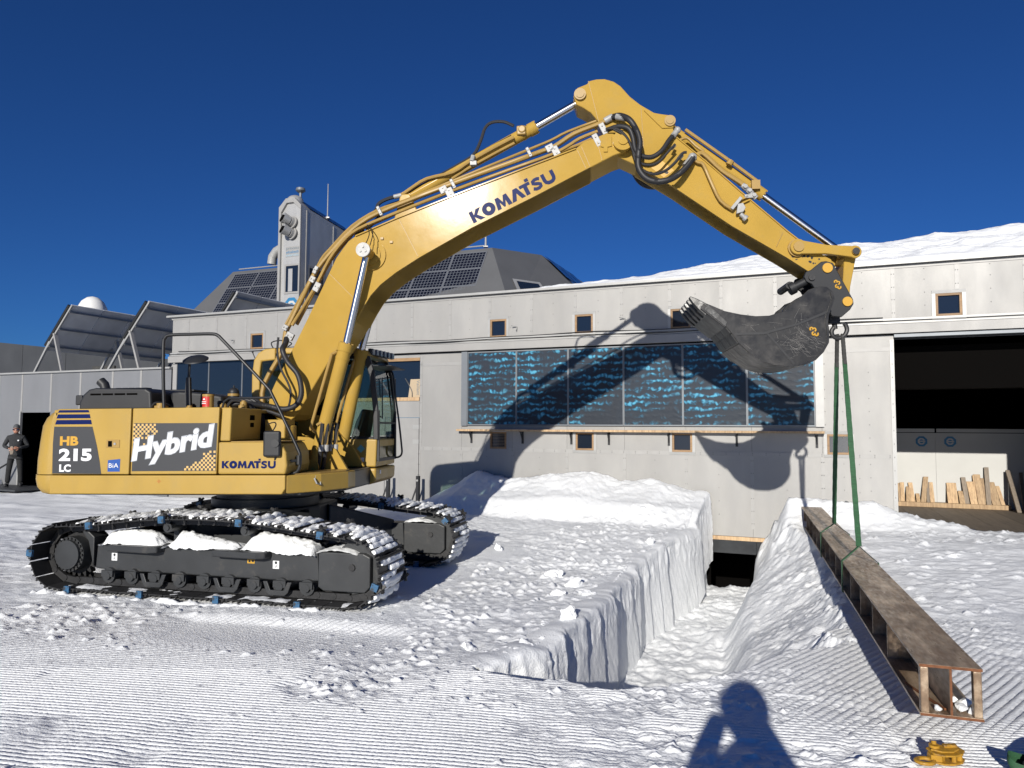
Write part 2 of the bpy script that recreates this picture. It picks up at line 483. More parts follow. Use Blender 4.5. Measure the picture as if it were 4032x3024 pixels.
def block_letters(name, material, parent, origin, xdir, ydir, width, height, depth=0.002):
    """the maker's heavy block word K O M A T S U, drawn stroke by stroke"""
    polys = []
    def rib(path, t, dx):
        n = len(path); L_, R_ = [], []
        for i, (x, y) in enumerate(path):
            a = path[max(i - 1, 0)]; b = path[min(i + 1, n - 1)]
            d = math.hypot(b[0] - a[0], b[1] - a[1]); nx_, ny_ = -(b[1] - a[1]) / d, (b[0] - a[0]) / d
            L_.append((x + nx_ * t / 2 + dx, y + ny_ * t / 2)); R_.append((x - nx_ * t / 2 + dx, y - ny_ * t / 2))
        for i in range(n - 1):
            polys.append([L_[i], L_[i + 1], R_[i + 1], R_[i]])
    x = 0.0
    polys.append([(x + a, b) for a, b in ((0, 0), (0, 1), (.32, 1), (.32, .60), (.64, 1), (1.05, 1), (.58, .52), (1.08, 0), (.66, 0), (.32, .42), (.32, 0))])
    x += 1.06
    n = 28
    for i in range(n):
        g, h = 2 * math.pi * i / n, 2 * math.pi * (i + 1) / n
        polys.append([(x + .56 + .56 * math.cos(g), .5 + .54 * math.sin(g)), (x + .56 + .56 * math.cos(h), .5 + .54 * math.sin(h)), (x + .56 + .17 * math.cos(h), .5 + .20 * math.sin(h)), (x + .56 + .17 * math.cos(g), .5 + .20 * math.sin(g))])
    x += 1.18
    polys.append([(x + a, b) for a, b in ((0, 0), (.14, 1), (.44, 1), (.66, .46), (.88, 1), (1.18, 1), (1.32, 0), (.98, 0), (.92, .54), (.72, .04), (.60, .04), (.40, .54), (.34, 0))])
    x += 1.34
    polys.append([(x + a, b) for a, b in ((0, 0), (.42, 1), (.78, 1), (1.20, 0), (.84, 0), (.60, .58), (.36, 0))])
    x += 0.98
    polys.append([(x + a, b) for a, b in ((0, .74), (0, 1), (.92, 1), (.92, .74), (.64, .74), (.64, 0), (.30, 0), (.30, .74))])
    polys.append([(x + a, b) for a, b in ((.62, 1.06), (.62, 1.32), (.94, 1.32), (.94, 1.06))])
    x += 0.92
    rib([(.86, .80), (.70, .88), (.46, .89), (.24, .80), (.22, .66), (.40, .56), (.62, .47), (.78, .36), (.76, .20), (.56, .11), (.32, .12), (.10, .24)], .27, x)
    x += 1.02
    rib([(.16, 1), (.16, .42), (.22, .24), (.38, .13), (.56, .11), (.74, .13), (.90, .24), (.96, .42), (.96, 1)], .30, x)
    x += 1.12
    mb = MB()
    X = Vector(xdir); Y = Vector(ydir); Z = X.cross(Y).normalized(); O = Vector(origin)
    for q in polys:
        ar = sum(q[i][0] * q[(i + 1) % len(q)][1] - q[(i + 1) % len(q)][0] * q[i][1] for i in range(len(q)))
        if ar < 0: q = q[::-1]
        f = [O + X * (a / x * width) + Y * (b * height) for a, b in q]
        k = len(f)
        mb.add([v + Z * depth for v in f] + f, [tuple(range(k))] + [(i, k + i, k + (i + 1) % k, (i + 1) % k) for i in range(k)])
    return mb.build(name, material, parent, smooth=0)

# ------------------------------------------------------------------ numpy noise
_LAT = rng.random((256, 256))
def vnoise(x, y):
    xi = np.floor(x).astype(np.int64); yi = np.floor(y).astype(np.int64)
    fx = x - xi; fy = y - yi
    fx = fx * fx * (3 - 2 * fx); fy = fy * fy * (3 - 2 * fy)
    a = _LAT[xi & 255, yi & 255]; b = _LAT[(xi + 1) & 255, yi & 255]
    c = _LAT[xi & 255, (yi + 1) & 255]; d = _LAT[(xi + 1) & 255, (yi + 1) & 255]
    return (a * (1 - fx) + b * fx) * (1 - fy) + (c * (1 - fx) + d * fx) * fy
def fbm(x, y, o=4, g=0.5):
    s = 0.0; a = 1.0; t = 0.0
    for i in range(o):
        s = s + a * vnoise(x * 2 ** i + 17.3 * i, y * 2 ** i + 5.1 * i); t += a; a *= g
    return s / t
def sstep(a, b, x):
    t = np.clip((x - a) / (b - a), 0, 1)
    return t * t * (3 - 2 * t)
def grid_mesh(name, P, material, parent=None):
    """P is (rows, cols, 3)"""
    r_, c_ = P.shape[:2]
    me = bpy.data.meshes.new(name)
    nv = r_ * c_; nf = (r_ - 1) * (c_ - 1)
    me.vertices.add(nv); me.vertices.foreach_set('co', P.reshape(-1).astype(np.float32))
    i = np.arange(nv).reshape(r_, c_)
    q = np.stack([i[:-1, :-1], i[:-1, 1:], i[1:, 1:], i[1:, :-1]], -1).reshape(-1)
    me.loops.add(nf * 4); me.loops.foreach_set('vertex_index', q.astype(np.int32))
    me.polygons.add(nf); me.polygons.foreach_set('loop_start', np.arange(0, nf * 4, 4, dtype=np.int32))
    me.polygons.foreach_set('use_smooth', np.ones(nf, dtype=bool))
    me.materials.append(M[material])
    me.update(calc_edges=True)
    o = bpy.data.objects.new(name, me)
    COL.objects.link(o)
    if parent is not None:
        o.parent = parent
    return o
# ------------------------------------------------------------------ snow ground (one sheet, with the trench dug to the wall)
AL, BE = 0.06547, 0.02707
NN = math.hypot(AL, BE)
WO = Vector((BE / NN ** 2, AL / NN ** 2, 0.0))
WALL_RZ = -math.atan2(BE, AL)
def wall_dist(x, y): return (1.0 - (AL * y + BE * x)) / NN
def wall_a(x, y): return ((x - WO.x) * AL - (y - WO.y) * BE) / NN
XL_Y = [5.60, 6.15, 7.30, 8.60, 9.92, 11.14, 12.44, 13.72]
XL_X = [-0.26, 0.26, 0.80, 1.30, 1.81, 2.51, 3.24, 3.80]
def cols(segs, far):
    out = []
    for a, b, s in segs:
        out += list(np.arange(a, b, s))
    out.append(segs[-1][1])
    return np.array([-f for f in far[::-1]] + out + list(far)) if far is not None else np.array(out)
gx = cols([(-17, -9, 0.11), (-9, -4.8, 0.04), (-4.8, 4.6, 0.0185), (4.6, 9.5, 0.04), (9.5, 15, 0.11)], [18, 22, 30, 45, 80, 160, 400, 900])
gy = np.concatenate([[-400, -120, -50, -25, -12, -6, -3, -1, 0.5, 1.5, 2.2, 2.6], np.arange(2.85, 5.6, 0.0062), np.arange(5.6, 7.2, 0.0115), np.arange(7.2, 10, 0.019), np.arange(10, 15, 0.032), np.arange(15, 24, 0.10), [26, 30, 40, 60, 100, 200, 500, 900]])
GX, GY = np.meshgrid(gx, gy)
DW = wall_dist(GX, GY); GA = wall_a(GX, GY)
zb = 0.20 * (1 - sstep(1.7, 6.0, DW)) * sstep(-9.0, -7.0, GA) + 0.05 * (fbm(GX * 0.35, GY * 0.35, 3) - 0.5)
mh = np.interp(GA, [-30, -24, -22.6, -22.3, -9, -8.3, -7.8, -6.56, -5.88, -4.97, -4.05, -3.5, -2.67, -1.73, -1.55, -0.50, -0.32, 0.3, 1.16, 1.46, 2.2, 3.0],
               [0.5, 0.5, 0.45, 0.02, 0.05, 0.08, 0.22, 0.95, 0.76, 0.88, 0.98, 0.78, 0.82, 0.56, 0.20, 0.16, 0.58, 0.60, 0.53, 0.43, 0.28, 0.06])
mprof = 0.5 * (1 - sstep(1.15, 1.75 + 0.25 * fbm(GX * 1.3, GY * 1.3, 2), DW)) + 0.5 * (1 - sstep(0.0, 1.3, DW))
mprof *= np.where(GA > -0.6, (1 - sstep(0.1, 1.1, DW)), 1.0)
zb = zb + np.maximum(mh - 0.18, 0) * mprof + mprof * (0.16 * (fbm(GX * 2.2, GY * 2.2, 5, 0.55) - 0.5) + 0.06 * np.abs(fbm(GX * 5 + GY, GY * 4, 3) - 0.5)) * (mh > 0.2)
# grooming ridges in two directions
ca, sa = math.cos(R(9)), math.sin(R(9))
g1 = GY * ca + GX * sa + 0.02 * (fbm(GX * 0.8, GY * 0.8, 2) - 0.5)
cb, sb = math.cos(R(41)), math.sin(R(41))
g2 = GY * cb - GX * sb + 0.02 * (fbm(GX * 0.8 + 9, GY * 0.8, 2) - 0.5)
def ridge(t, per):
    w_ = (t / per) % 1.0
    return np.clip((0.5 - np.abs(w_ - 0.5)) / 0.20, 0, 1) ** 0.8 * (0.9 + 0.1 * np.sin(np.pi * w_))
XLg = np.interp(GY, XL_Y, XL_X)
n_l = fbm(GX * 0.9 + 3, GY * 0.9 + 8, 4)
n_s = fbm(GX * 3.1 + 1, GY * 3.1 + 2, 4)
n_f = fbm(GX * 14, GY * 14, 3)
bx_ = 2.60 + (GY - 4.25) * 0.3236                      # line of the steel beam
near = 1 - sstep(5.2, 6.4, GY + 0.16 * GX + 0.8 * (n_l - 0.5))
diag = ((GX > 1.5) & (GY > 4.3) & (GY < 7.4)) * 1.0
diag = np.maximum(diag * sstep(1.3, 2.2, GX) * sstep(4.2, 4.9, GY) * (1 - sstep(6.6, 7.6, GY)), sstep(-3.5, -3.2, GX) * (1 - sstep(-1.2, -0.8, GX)) * sstep(5.95, 6.2, GY + 0.22 * (GX + 2.2)) * (1 - sstep(7.6, 8.2, GY)))
diag = np.maximum(diag, sstep(-1.9, -1.2, GX) * (1 - sstep(0.0, 0.5, GX)) * sstep(7.6, 8.0, GY) * (1 - sstep(10.5, 11.5, GY)) * (1 - sstep(-0.25, 0.0, GX - (-0.9 + (GY - 8) * 0.45))))
near = near * (1 - diag)
worn = sstep(0.50, 0.62, n_l)                          # patches where the ridges are broken up
worn2 = np.maximum(worn, sstep(-0.6, 0.6, GX - 0.2) * (1 - sstep(2.2, 2.8, GX)) * sstep(0.36, 0.5, n_s))
zc = 0.0210 * ridge(g1, 0.0430) * near * (1 - 0.85 * worn2) + 0.0170 * ridge(g2, 0.060) * diag * (1 - 0.5 * worn)
rub = np.clip(1 - near - diag, 0, 1)
rub = np.maximum(rub, worn2 * 0.8)
rub *= (1 - 0.65 * ((mprof > 0.3) & (mh > 0.2)))
zr = rub * (0.055 * (n_s - 0.5) + 0.024 * (n_f - 0.5) + 0.05 * (n_l - 0.5)) + 0.004 * (n_f - 0.5)
# vehicle ruts far left
zr += 0.02 * np.sin((GY * 0.93 + GX * 0.37) * 9.0) * sstep(0.45, 0.6, n_l) * (1 - sstep(-4.5, -3.5, GX)) * sstep(10.5, 12, GY)
dip = sstep(-3.5, -3.1, GX) * (1 - sstep(-1.2, -0.7, GX)) * sstep(5.95, 6.85, GY + 0.22 * (GX + 2.2)) * (1 - sstep(6.9, 7.15, GY + 0.22 * (GX + 2.2)))  # patch sloped away from the sun, shaped to look darker
zb = zb - 0.055 * dip
Zg = zb + zc + zr
# clods of broken snow stamped into the sheet
def stamp(cx_, cy_, r_, h_, ax=1.0, rot=0.0, soft=2.0):
    m_ = r_ * max(ax, 1.0) * 1.05
    i0, i1 = np.searchsorted(gy, (cy_ - m_, cy_ + m_)); j0, j1 = np.searchsorted(gx, (cx_ - m_, cx_ + m_))
    if i1 - i0 < 2 or j1 - j0 < 2:
        return
    X = GX[i0:i1, j0:j1] - cx_; Y = GY[i0:i1, j0:j1] - cy_
    c_, s_ = math.cos(rot), math.sin(rot)
    u = (X * c_ + Y * s_) / (r_ * ax); v = (-X * s_ + Y * c_) / r_
    d = np.abs(u) ** soft + np.abs(v) ** soft
    top = np.sqrt(np.clip(1 - d, 0, 1))
    for _ in range(3):                                  # broken facets
        g = random.uniform(0, 6.28); k_ = random.uniform(0.25, 0.85)
        top = np.minimum(top, np.clip(k_ + (u * math.cos(g) + v * math.sin(g)) * random.uniform(0.3, 1.3), 0, 1))
    top = h_ * top
    base_ = zb[i0:i1, j0:j1] + zr[i0:i1, j0:j1]
    Zg[i0:i1, j0:j1] = np.maximum(Zg[i0:i1, j0:j1], base_ + top)
def density(x, y):
    xl = np.interp(y, XL_Y, XL_X)
    d = 0.012
    if -2.2 < x - xl < 0.1 and 5.0 < y < 13: d = 1.0
    elif -3.4 < x < -1.0 and 6.0 < y + 0.22 * (x + 2.2) < 7.0: d = 0.06
    elif x > xl + 1.6 and y > 6.2 and y < 13: d = 0.8
    elif y > 5.7 and x < -1.2 and y < 7.6: d = 0.75
    elif y > 4.0 and y < 5.7 and -1.4 < x < 2.4: d = 0.60
    return d * (0.35 + 1.3 * float(fbm(np.array(x * 0.9), np.array(y * 0.9), 3) > 0.47))
for k in range(40000):
    y_ = 3.0 + 10.0 * random.random() ** 1.3; x_ = random.uniform(-0.74, 0.74) * y_
    if random.random() > density(x_, y_): continue
    q = random.random() ** 4.0
    r_ = (0.007 + 0.044 * q) * (0.75 + 0.05 * y_)
    stamp(x_, y_, r_, r_ * random.uniform(0.5, 1.1), random.uniform(0.8, 1.7), random.uniform(0, 3.1), random.choice((1.7, 2.2, 3.0)))
for k in range(55):
    y_ = random.uniform(5.0, 12.5); xl = np.interp(y_, XL_Y, XL_X)
    x_ = xl - abs(random.gauss(0, 1.0)) - 0.05 if random.random() < 0.6 else xl + 1.9 + abs(random.gauss(0, 0.7))
    r_ = random.uniform(0.03, 0.085)
    stamp(x_, y_, r_, r_ * random.uniform(0.4, 0.8), random.uniform(0.8, 1.8), random.uniform(0, 3.1), 2.6)
for k in range(60):                                     # scuffed heaps over the grooming, near the camera
    y_ = random.uniform(3.6, 5.5); x_ = random.uniform(-0.8, 2.2)
    stamp(x_, y_, random.uniform(0.02, 0.07), random.uniform(0.008, 0.024), random.uniform(1, 2.6), random.uniform(-0.3, 0.5), 2.0)
for x0, y0, n_ in ((-1.55, 4.75, 22), (-2.55, 3.75, 26), (-2.75, 3.95, 16)):
    for k in range(n_):
        stamp(x0 + random.gauss(0, 0.16), y0 + random.gauss(0, 0.07), random.uniform(0.015, 0.05), random.uniform(0.012, 0.035), 1.2, random.uniform(0, 3), 2.2)
# trench
wob = 0.10 * (fbm(GY * 1.7, GX * 0.3, 3) - 0.5)
XR = np.interp(GY, [5.2, 6.1, 7.8, 9.4, 10.6, 12.4, 13.6], [1.45, 1.75, 2.22, 2.70, 3.12, 4.12, 4.55]) + wob
XT = XR + np.interp(GY, [5.2, 7.0, 9.0, 11.0, 12.5, 13.6], [0.60, 1.15, 1.65, 1.30, 0.60, 0.30]) + 0.45 * (n_s - 0.5)
YN = np.interp(GX, [-0.4, -0.26, 0.0, 0.22, 0.40, 0.67, 0.98, 1.3, 1.9, 2.4], [5.9, 5.61, 5.49, 5.40, 5.45, 5.24, 5.31, 5.39, 5.75, 6.2])
tl = sstep(XLg - 0.13, XLg - 0.06, GX)
t_ = np.clip((GX - XR) / np.maximum(XT - XR, 0.05), 0, 1)
tr = 1 - np.where(t_ < 0.32, 0.45 * sstep(0, 0.32, t_), 0.45 + 0.55 * np.clip((t_ - 0.32) / 0.68, 0, 1))
tn = sstep(0.0, 0.22, GY - YN)
ft = tl * tr * tn * (DW > -0.2)
floor_z = -1.10 + 0.10 * (n_s - 0.5) + 0.035 * (n_f - 0.5) + 0.06 * (fbm(GX * 6, GY * 6, 2) - 0.5)
floor_z = floor_z + 0.28 * (1 - sstep(0.0, 0.5, XR - GX)) * (n_l - 0.35)
Zg = Zg * (1 - ft) + floor_z * ft
Zg = np.where(DW < -0.06, np.where((GA > -2.1) & (GA < -0.6), -2.2, -0.4), Zg)
Zg = np.where((DW < -9.0), -0.1, Zg)
ground = grid_mesh('snow_ground', np.stack([GX, GY, Zg], -1), 'snow')
tag(ground, 'white snow ground with groomed ridges, rubble and a trench', kind='structure')

# cut face along the left side of the trench
s_l = np.concatenate([[0], np.cumsum(np.hypot(np.diff(XL_X), np.diff(XL_Y)))])
S_ = np.arange(0, s_l[-1], 0.02)
lx = np.interp(S_, s_l, XL_X); ly = np.interp(S_, s_l, XL_Y)
lx = np.convolve(np.pad(lx, 12, 'edge'), np.ones(25) / 25, 'valid'); ly = np.convolve(np.pad(ly, 12, 'edge'), np.ones(25) / 25, 'valid')
nx = np.gradient(ly); ny = -np.gradient(lx); nl = np.hypot(nx, ny); nx /= nl; ny /= nl
jx = np.clip(np.searchsorted(gx, lx - 0.34), 0, len(gx) - 1); iy = np.clip(np.searchsorted(gy, ly), 0, len(gy) - 1)
ztop = Zg[iy, jx]
ztop = np.convolve(np.pad(ztop, 5, 'edge'), np.ones(11) / 11, 'valid')
prof = [(-0.42, -0.05), (-0.30, -0.005), (-0.20, 0.010), (-0.10, 0.012), (-0.035, 0.008), (-0.012, -0.006), (0.0, -0.03)] + [(0.0 + 0.04 * t, -0.05 - t * 1.25) for t in np.linspace(0.03, 1, 56)]
PO = np.array([p[0] for p in prof]); PZ = np.array([p[1] for p in prof])
SS, PP = np.meshgrid(S_, np.arange(len(prof)))
ZZ = ztop[None, :] + PZ[:, None]
saw = ((SS * 0.62 + 0.10 * ZZ + 0.5 * fbm(SS * 0.6, ZZ * 0.4, 3)) % 1.0)
saw = np.where(saw < 0.94, saw / 0.94, (1 - saw) / 0.06) - 0.5
saw2 = ((SS * 1.9 + 0.35 * ZZ + 0.7 * fbm(SS * 1.1 + 5, ZZ * 0.7, 3)) % 1.0)
saw2 = np.where(saw2 < 0.90, saw2 / 0.90, (1 - saw2) / 0.10) - 0.5
rel = np.clip(-PZ[:, None] / 1.1, 0, 1) + 0 * SS
crumb = (1 - sstep(0.12, 0.55, rel + 0.5 * (fbm(SS * 1.4, ZZ * 0.5, 3) - 0.5)))          # broken band below the lip, smooth scraped face under it
disp = 0.08 * (fbm(SS * 0.7, ZZ * 0.2 + 4, 2) - 0.5) + 0.085 * saw + 0.035 * saw2 * sstep(0.35, 0.6, fbm(SS * 0.8 + 11, ZZ * 0.8, 2))
disp = disp + crumb * (0.055 * (fbm(SS * 5 + 0.8 * ZZ, ZZ * 2.4, 4, 0.6) - 0.5) + 0.045 * np.abs(fbm(SS * 11 + 2 * ZZ, ZZ * 4, 3) - 0.5)) + 0.012 * (fbm(SS * 22 + 12 * ZZ, ZZ * 6, 3) - 0.5) + 0.006 * (fbm(SS * 45, ZZ * 40, 2) - 0.5)
edge = sstep(2, 9, PP)
disp = disp * edge + (0.05 * (fbm(SS * 7, PP * 0.5, 3) - 0.5)) * (1 - edge)
lift = (0.10 * (fbm(SS * 2.1 + 30, PP * 0.2, 3) - 0.5)) * sstep(1, 3, PP) * (1 - sstep(6, 14, PP))
off = PO[:, None] + disp
wallP = np.stack([lx[None, :] + nx[None, :] * off, ly[None, :] + ny[None, :] * off, ZZ + lift], -1)
tw = grid_mesh('trench_wall', wallP[:, ::-1], 'snow')
tag(tw, 'cut vertical snow face along the trench', kind='structure')

# larger blocks lying loose
def snow_lump(name, r, seed, sq=(1, 0.8, 0.7), rough=0.35, mat_='snow', sub=3):
    bm = bmesh.new()
    bmesh.ops.create_icosphere(bm, subdivisions=sub, radius=1.0)
    rr = random.Random(seed)
    pl = [(Vector((rr.gauss(0, 1), rr.gauss(0, 1), rr.gauss(0, 1))).normalized(), rr.uniform(0.45, 0.8)) for _ in range(16)]
    for v in bm.verts:
        p = v.co.copy()
        for n_, d_ in pl:
            e_ = p.dot(n_) - d_
            if e_ > 0:
                p -= n_ * e_ * 0.97
        p *= 1 + rough * 0.45 * (float(fbm(np.array(p.x * 3.3 + seed), np.array(p.y * 2.3 + p.z * 1.7), 3)) - 0.5) * 2
        v.co = Vector((p.x * sq[0], p.y * sq[1], p.z * sq[2])) * r
    me = bpy.data.meshes.new(name)
    bm.to_mesh(me); bm.free()
    me.materials.append(M[mat_])
    me.polygons.foreach_set('use_smooth', [True] * len(me.polygons))
    me.set_sharp_from_angle(angle=R(24))
    o = bpy.data.objects.new(name, me)
    COL.objects.link(o)
    return o
BLOCKS = [(0.56, 7.1, 0.17, 'tallest loose snow block standing on the trench edge'),
          (0.33, 6.95, 0.11, 'snow block leaning beside the tallest block on the trench edge'),
          (0.05, 5.98, 0.11, 'upright snow block nearest the camera at the trench corner'),
          (-0.36, 6.25, 0.15, 'flat snow block left of the trench corner'),
          (-0.19, 11.0, 0.10, 'pointed snow lump at the edge of the machine shadow'),
          (1.17, 12.6, 0.11, 'round snow lump nearest the snow bank'),
          (1.12, 11.5, 0.15, 'broken snow block behind the heap in front of the bank'),
          (2.15, 11.2, 0.12, 'fin shaped snow lump close to the far trench edge'),
          (0.55, 9.5, 0.26, 'big heap of broken snow between machine and trench'),
          (0.78, 9.0, 0.22, 'low broken snow block in front of the big heap'),
          (0.55, 8.5, 0.17, 'thin snow slab lying left of the trench'),
          (0.92, 8.45, 0.20, 'wide snow slab lying along the trench edge'),
          ]
for k, (bx, by, br, lb) in enumerate(BLOCKS):
    bx *= 0.97 if by > 8 else 1; by *= 0.97 if by > 8 else 1
    br *= 0.78
    o = snow_lump('snow_block', br, k + 3, (1.0, 0.75, 0.85 if k in (0, 2, 4, 7) else 0.42), 1.0, sub=4)
    i_ = min(np.searchsorted(gy, by), len(gy) - 1); j_ = min(np.searchsorted(gx, bx), len(gx) - 1)
    o.location = (bx, by, float(Zg[i_, j_]) + br * (0.34 if k in (0, 2, 4, 7) else 0.04))
    o.rotation_euler = (random.uniform(-0.3, 0.3), random.uniform(-0.3, 0.3), random.uniform(0, 3))
    tag(o, lb, 'snow block', 'loose blocks of dug snow')

# ------------------------------------------------------------------ station annex (wall frame: x along the wall, y into the building)
st = empty('station_annex', WO, WALL_RZ)
tag(st, 'long aluminium clad building with collectors, small wooden windows and garage', 'building')
def rects(a0, a1, z0, z1, holes):
    xs = sorted({a0, a1} | {min(max(h[i], a0), a1) for h in holes for i in (0, 1)})
    zs = sorted({z0, z1} | {min(max(h[i], z0), z1) for h in holes for i in (2, 3)})
    out = []
    for i in range(len(xs) - 1):
        for j in range(len(zs) - 1):
            cx_, cz_ = (xs[i] + xs[i + 1]) / 2, (zs[j] + zs[j + 1]) / 2
            if xs[i + 1] - xs[i] < 1e-6 or zs[j + 1] - zs[j] < 1e-6: continue
            if any(h[0] < cx_ < h[1] and h[2] < cz_ < h[3] for h in holes): continue
            out.append((xs[i], xs[i + 1], zs[j], zs[j + 1]))
    return out
def sheet(a0, a1, z0, z1, holes, d, name='wall_sheet', mat_='alu', par=st, thick=0.03):
    rs = rects(a0, a1, z0, z1, holes)
    if not rs: return None
    xs = {}; vs = []; fs = []
    def vid(p):
        k = (round(p[0], 4), round(p[1], 4))
        if k not in xs:
            xs[k] = len(vs); vs.append((p[0], d, p[1]))
        return xs[k]
    for r_ in rs:
        fs.append((vid((r_[0], r_[2])), vid((r_[1], r_[2])), vid((r_[1], r_[3])), vid((r_[0], r_[3]))))
    mb = MB(); mb.add(vs, fs)
    o = mb.build(name, mat_, par, smooth=0)
    s = o.modifiers.new('thick', 'SOLIDIFY'); s.thickness = thick; s.offset = -1.0
    return o
UPW = [(-13.06, -12.65), (-6.36, -5.97), (-4.42, -4.03), (-2.44, -2.05), (2.12, 2.52)]      # windows above, z 3.84..4.24
LOW = [(-6.37, -5.98), (-4.42, -4.03), (-2.44, -2.05), (0.35, 0.74)]                        # windows below, z 1.42..1.79
holes_up = [(a, b, 3.845, 4.24) for a, b in UPW]
DOOR_A = (1.47, 4.45)
holes_lo = [(a, b, 1.42, 1.79) for a, b in LOW] + [(DOOR_A[0], DOOR_A[1], -1, 3.5), (-1.80, -0.70, -2.0, -0.20), (-9.96, -8.13, 2.48, 3.47), (-15.62, -9.95, 2.5, 3.6), (-9.05, -8.13, -0.5, 2.10)]
seams_u = [round(2.45 - 0.98 * k, 2) for k in range(-3, 19)][::-1]
eu = [-15.76] + [s for s in seams_u if -15.5 < s < 5.3] + [5.6]
for i in range(len(eu) - 1):
    sheet(eu[i] + 0.002, eu[i + 1] - 0.002, 3.80, 4.79, holes_up, 0.0)
seams_l = [-15.76, -14.6, -13.4, -12.2, -11.0, -9.95, -8.135, -7.06, -5.83, -4.61, -3.39, -2.17, -0.95, 0.27, 1.47]
for i in range(len(seams_l) - 1):
    for z0, z1 in (((3.47, 3.55), (1.40, 2.48), (-0.15, 1.40)) if seams_l[i] == -9.95 else ((1.40, 3.55), (-0.15, 1.40))):
        sheet(seams_l[i] + 0.002, seams_l[i + 1] - 0.002, z0, z1, holes_lo, 0.045)
sheet(4.45, 5.6, -0.15, 3.55, [], 0.045)
sheet(-15.76, 5.6, 3.80, 4.79, holes_up, 0.12, 'wall_core', 'void')
sheet(-15.76, 5.6, -0.15, 3.6, holes_lo, 0.16, 'wall_core', 'void')
# cover strips, with rivets
riv = MB()
def rivet(a, z, d):
    r_ = 0.011
    riv.add([(a - r_, d, z), (a, d, z - r_), (a + r_, d, z), (a, d, z + r_), (a, d - 0.006, z)], ((0, 1, 4), (1, 2, 4), (2, 3, 4), (3, 0, 4)))
def vstrip(a, z0, z1, d, w=0.062, holes=()):
    for r_ in rects(a - w / 2, a + w / 2, z0, z1, list(holes)):
        MB().box(r_[0], r_[1], d - 0.006, d, r_[2], r_[3]).build('cover_strip', 'alu_strip', st, smooth=0)
        z = r_[2] + 0.10
        while z < r_[3] - 0.04:
            rivet(a - 0.018, z, d - 0.006); rivet(a + 0.018, z, d - 0.006); z += 0.235
hu2 = [(a - 0.06, b + 0.06, 3.7, 4.30) for a, b in UPW]
hl2 = [(a - 0.06, b + 0.06, 1.36, 1.86) for a, b in LOW] + holes_lo[4:]
for s in eu[1:-1]:
    vstrip(s, 3.84, 4.775, 0.0, holes=hu2)
    for z in (4.05, 4.28, 4.51, 4.70):
        if not any(h[0] < s - 0.49 < h[1] and h[2] < z < h[3] for h in hu2): rivet(s - 0.49, z, 0.0)
for s in seams_l[6:-1]:
    if s < -7.1 or s > 0.2 or True:
        vstrip(s, 0.0, 1.36, 0.045, holes=hl2)
    if s in (-8.135, 0.27):
        vstrip(s + 0.04, 1.44, 3.5, 0.045, holes=hl2)
for s in [(seams_l[i] + seams_l[i + 1]) / 2 for i in range(6, 14)]:
    for z in (0.25, 0.5, 0.75, 1.0, 1.25):
        if not any(h[0] < s < h[1] and h[2] < z < h[3] for h in hl2): rivet(s, z, 0.045)
for a0, a1 in ((-8.10, -6.45), (-5.92, -4.48), (-3.97, -2.50), (-1.98, 0.28), (0.80, 1.40)):
    MB().box(a0, a1, 0.039, 0.045, 1.36, 1.44).build('cover_strip', 'alu_strip', st, smooth=0)
    x = a0 + 0.08
    while x < a1:
        rivet(x, 1.385, 0.039); rivet(x, 1.415, 0.039); x += 0.24
MB().box(-8.09, -7.07, 0.039, 0.045, 3.27, 3.34).build('cover_strip', 'alu_strip', st, smooth=0)
MB().box(0.38, 1.40, 0.039, 0.045, 3.27, 3.34).build('cover_strip', 'alu_strip', st, smooth=0)
MB().box(1.40, 1.466, 0.030, 0.045, 0.0, 3.47).build('door_jamb', 'alu_trim', st, smooth=0)
for k in range(13): rivet(1.43, 0.45 + 0.235 * k, 0.030)
for k in range(11):
    for a in (0.62, 1.05): rivet(a, 0.55 + 0.235 * k, 0.045)
riv.build('rivets', 'rivet', st, smooth=0)['kind'] = 'stuff'
# trims
MB().box(-15.90, 5.7, -0.10, 0.5, 4.795, 4.845).build('cornice', 'alu_trim', st, smooth=0)
MB().box(-15.80, 5.7, -0.012, 0.0, 4.735, 4.785).build('cornice_strip', 'alu_strip', st, smooth=0)
MB().box(-15.80, 5.7, -0.030, 0.0, 3.805, 3.84).build('trim_rail', 'alu_trim', st, smooth=0)
MB().box(-15.80, 5.7, -0.045, 0.0, 3.745, 3.775).build('trim_rail', 'alu_trim', st, smooth=0)
MB().box(-15.82, 5.7, -0.075, 0.02, 3.575, 3.735).build('fascia', 'alu', st, smooth=0)
MB().box(-15.80, 5.7, 0.015, 0.05, 3.735, 3.805).build('fascia_back', 'alu', st, smooth=0)
MB().box(1.47, 4.6, -0.02, 0.4, 3.505, 3.565).build('lintel', 'alu_grey', st, smooth=0)
MB().box(-15.7, 5.6, 0.2, 9.0, 4.74, 4.79).build('roof', 'alu', st, smooth=0)
for k, (y_, z_) in enumerate(((-0.02, 3.85), (-0.05, 3.79))):
    MB().tube([(a, y_ - 0.012, z_ + 0.012 * math.sin(a * 1.1 + k) + 0.008 * math.sin(a * 2.7)) for a in np.arange(-15.5, 1.4, 0.35)], 0.008, 5).build('cable', 'black_tube', st)
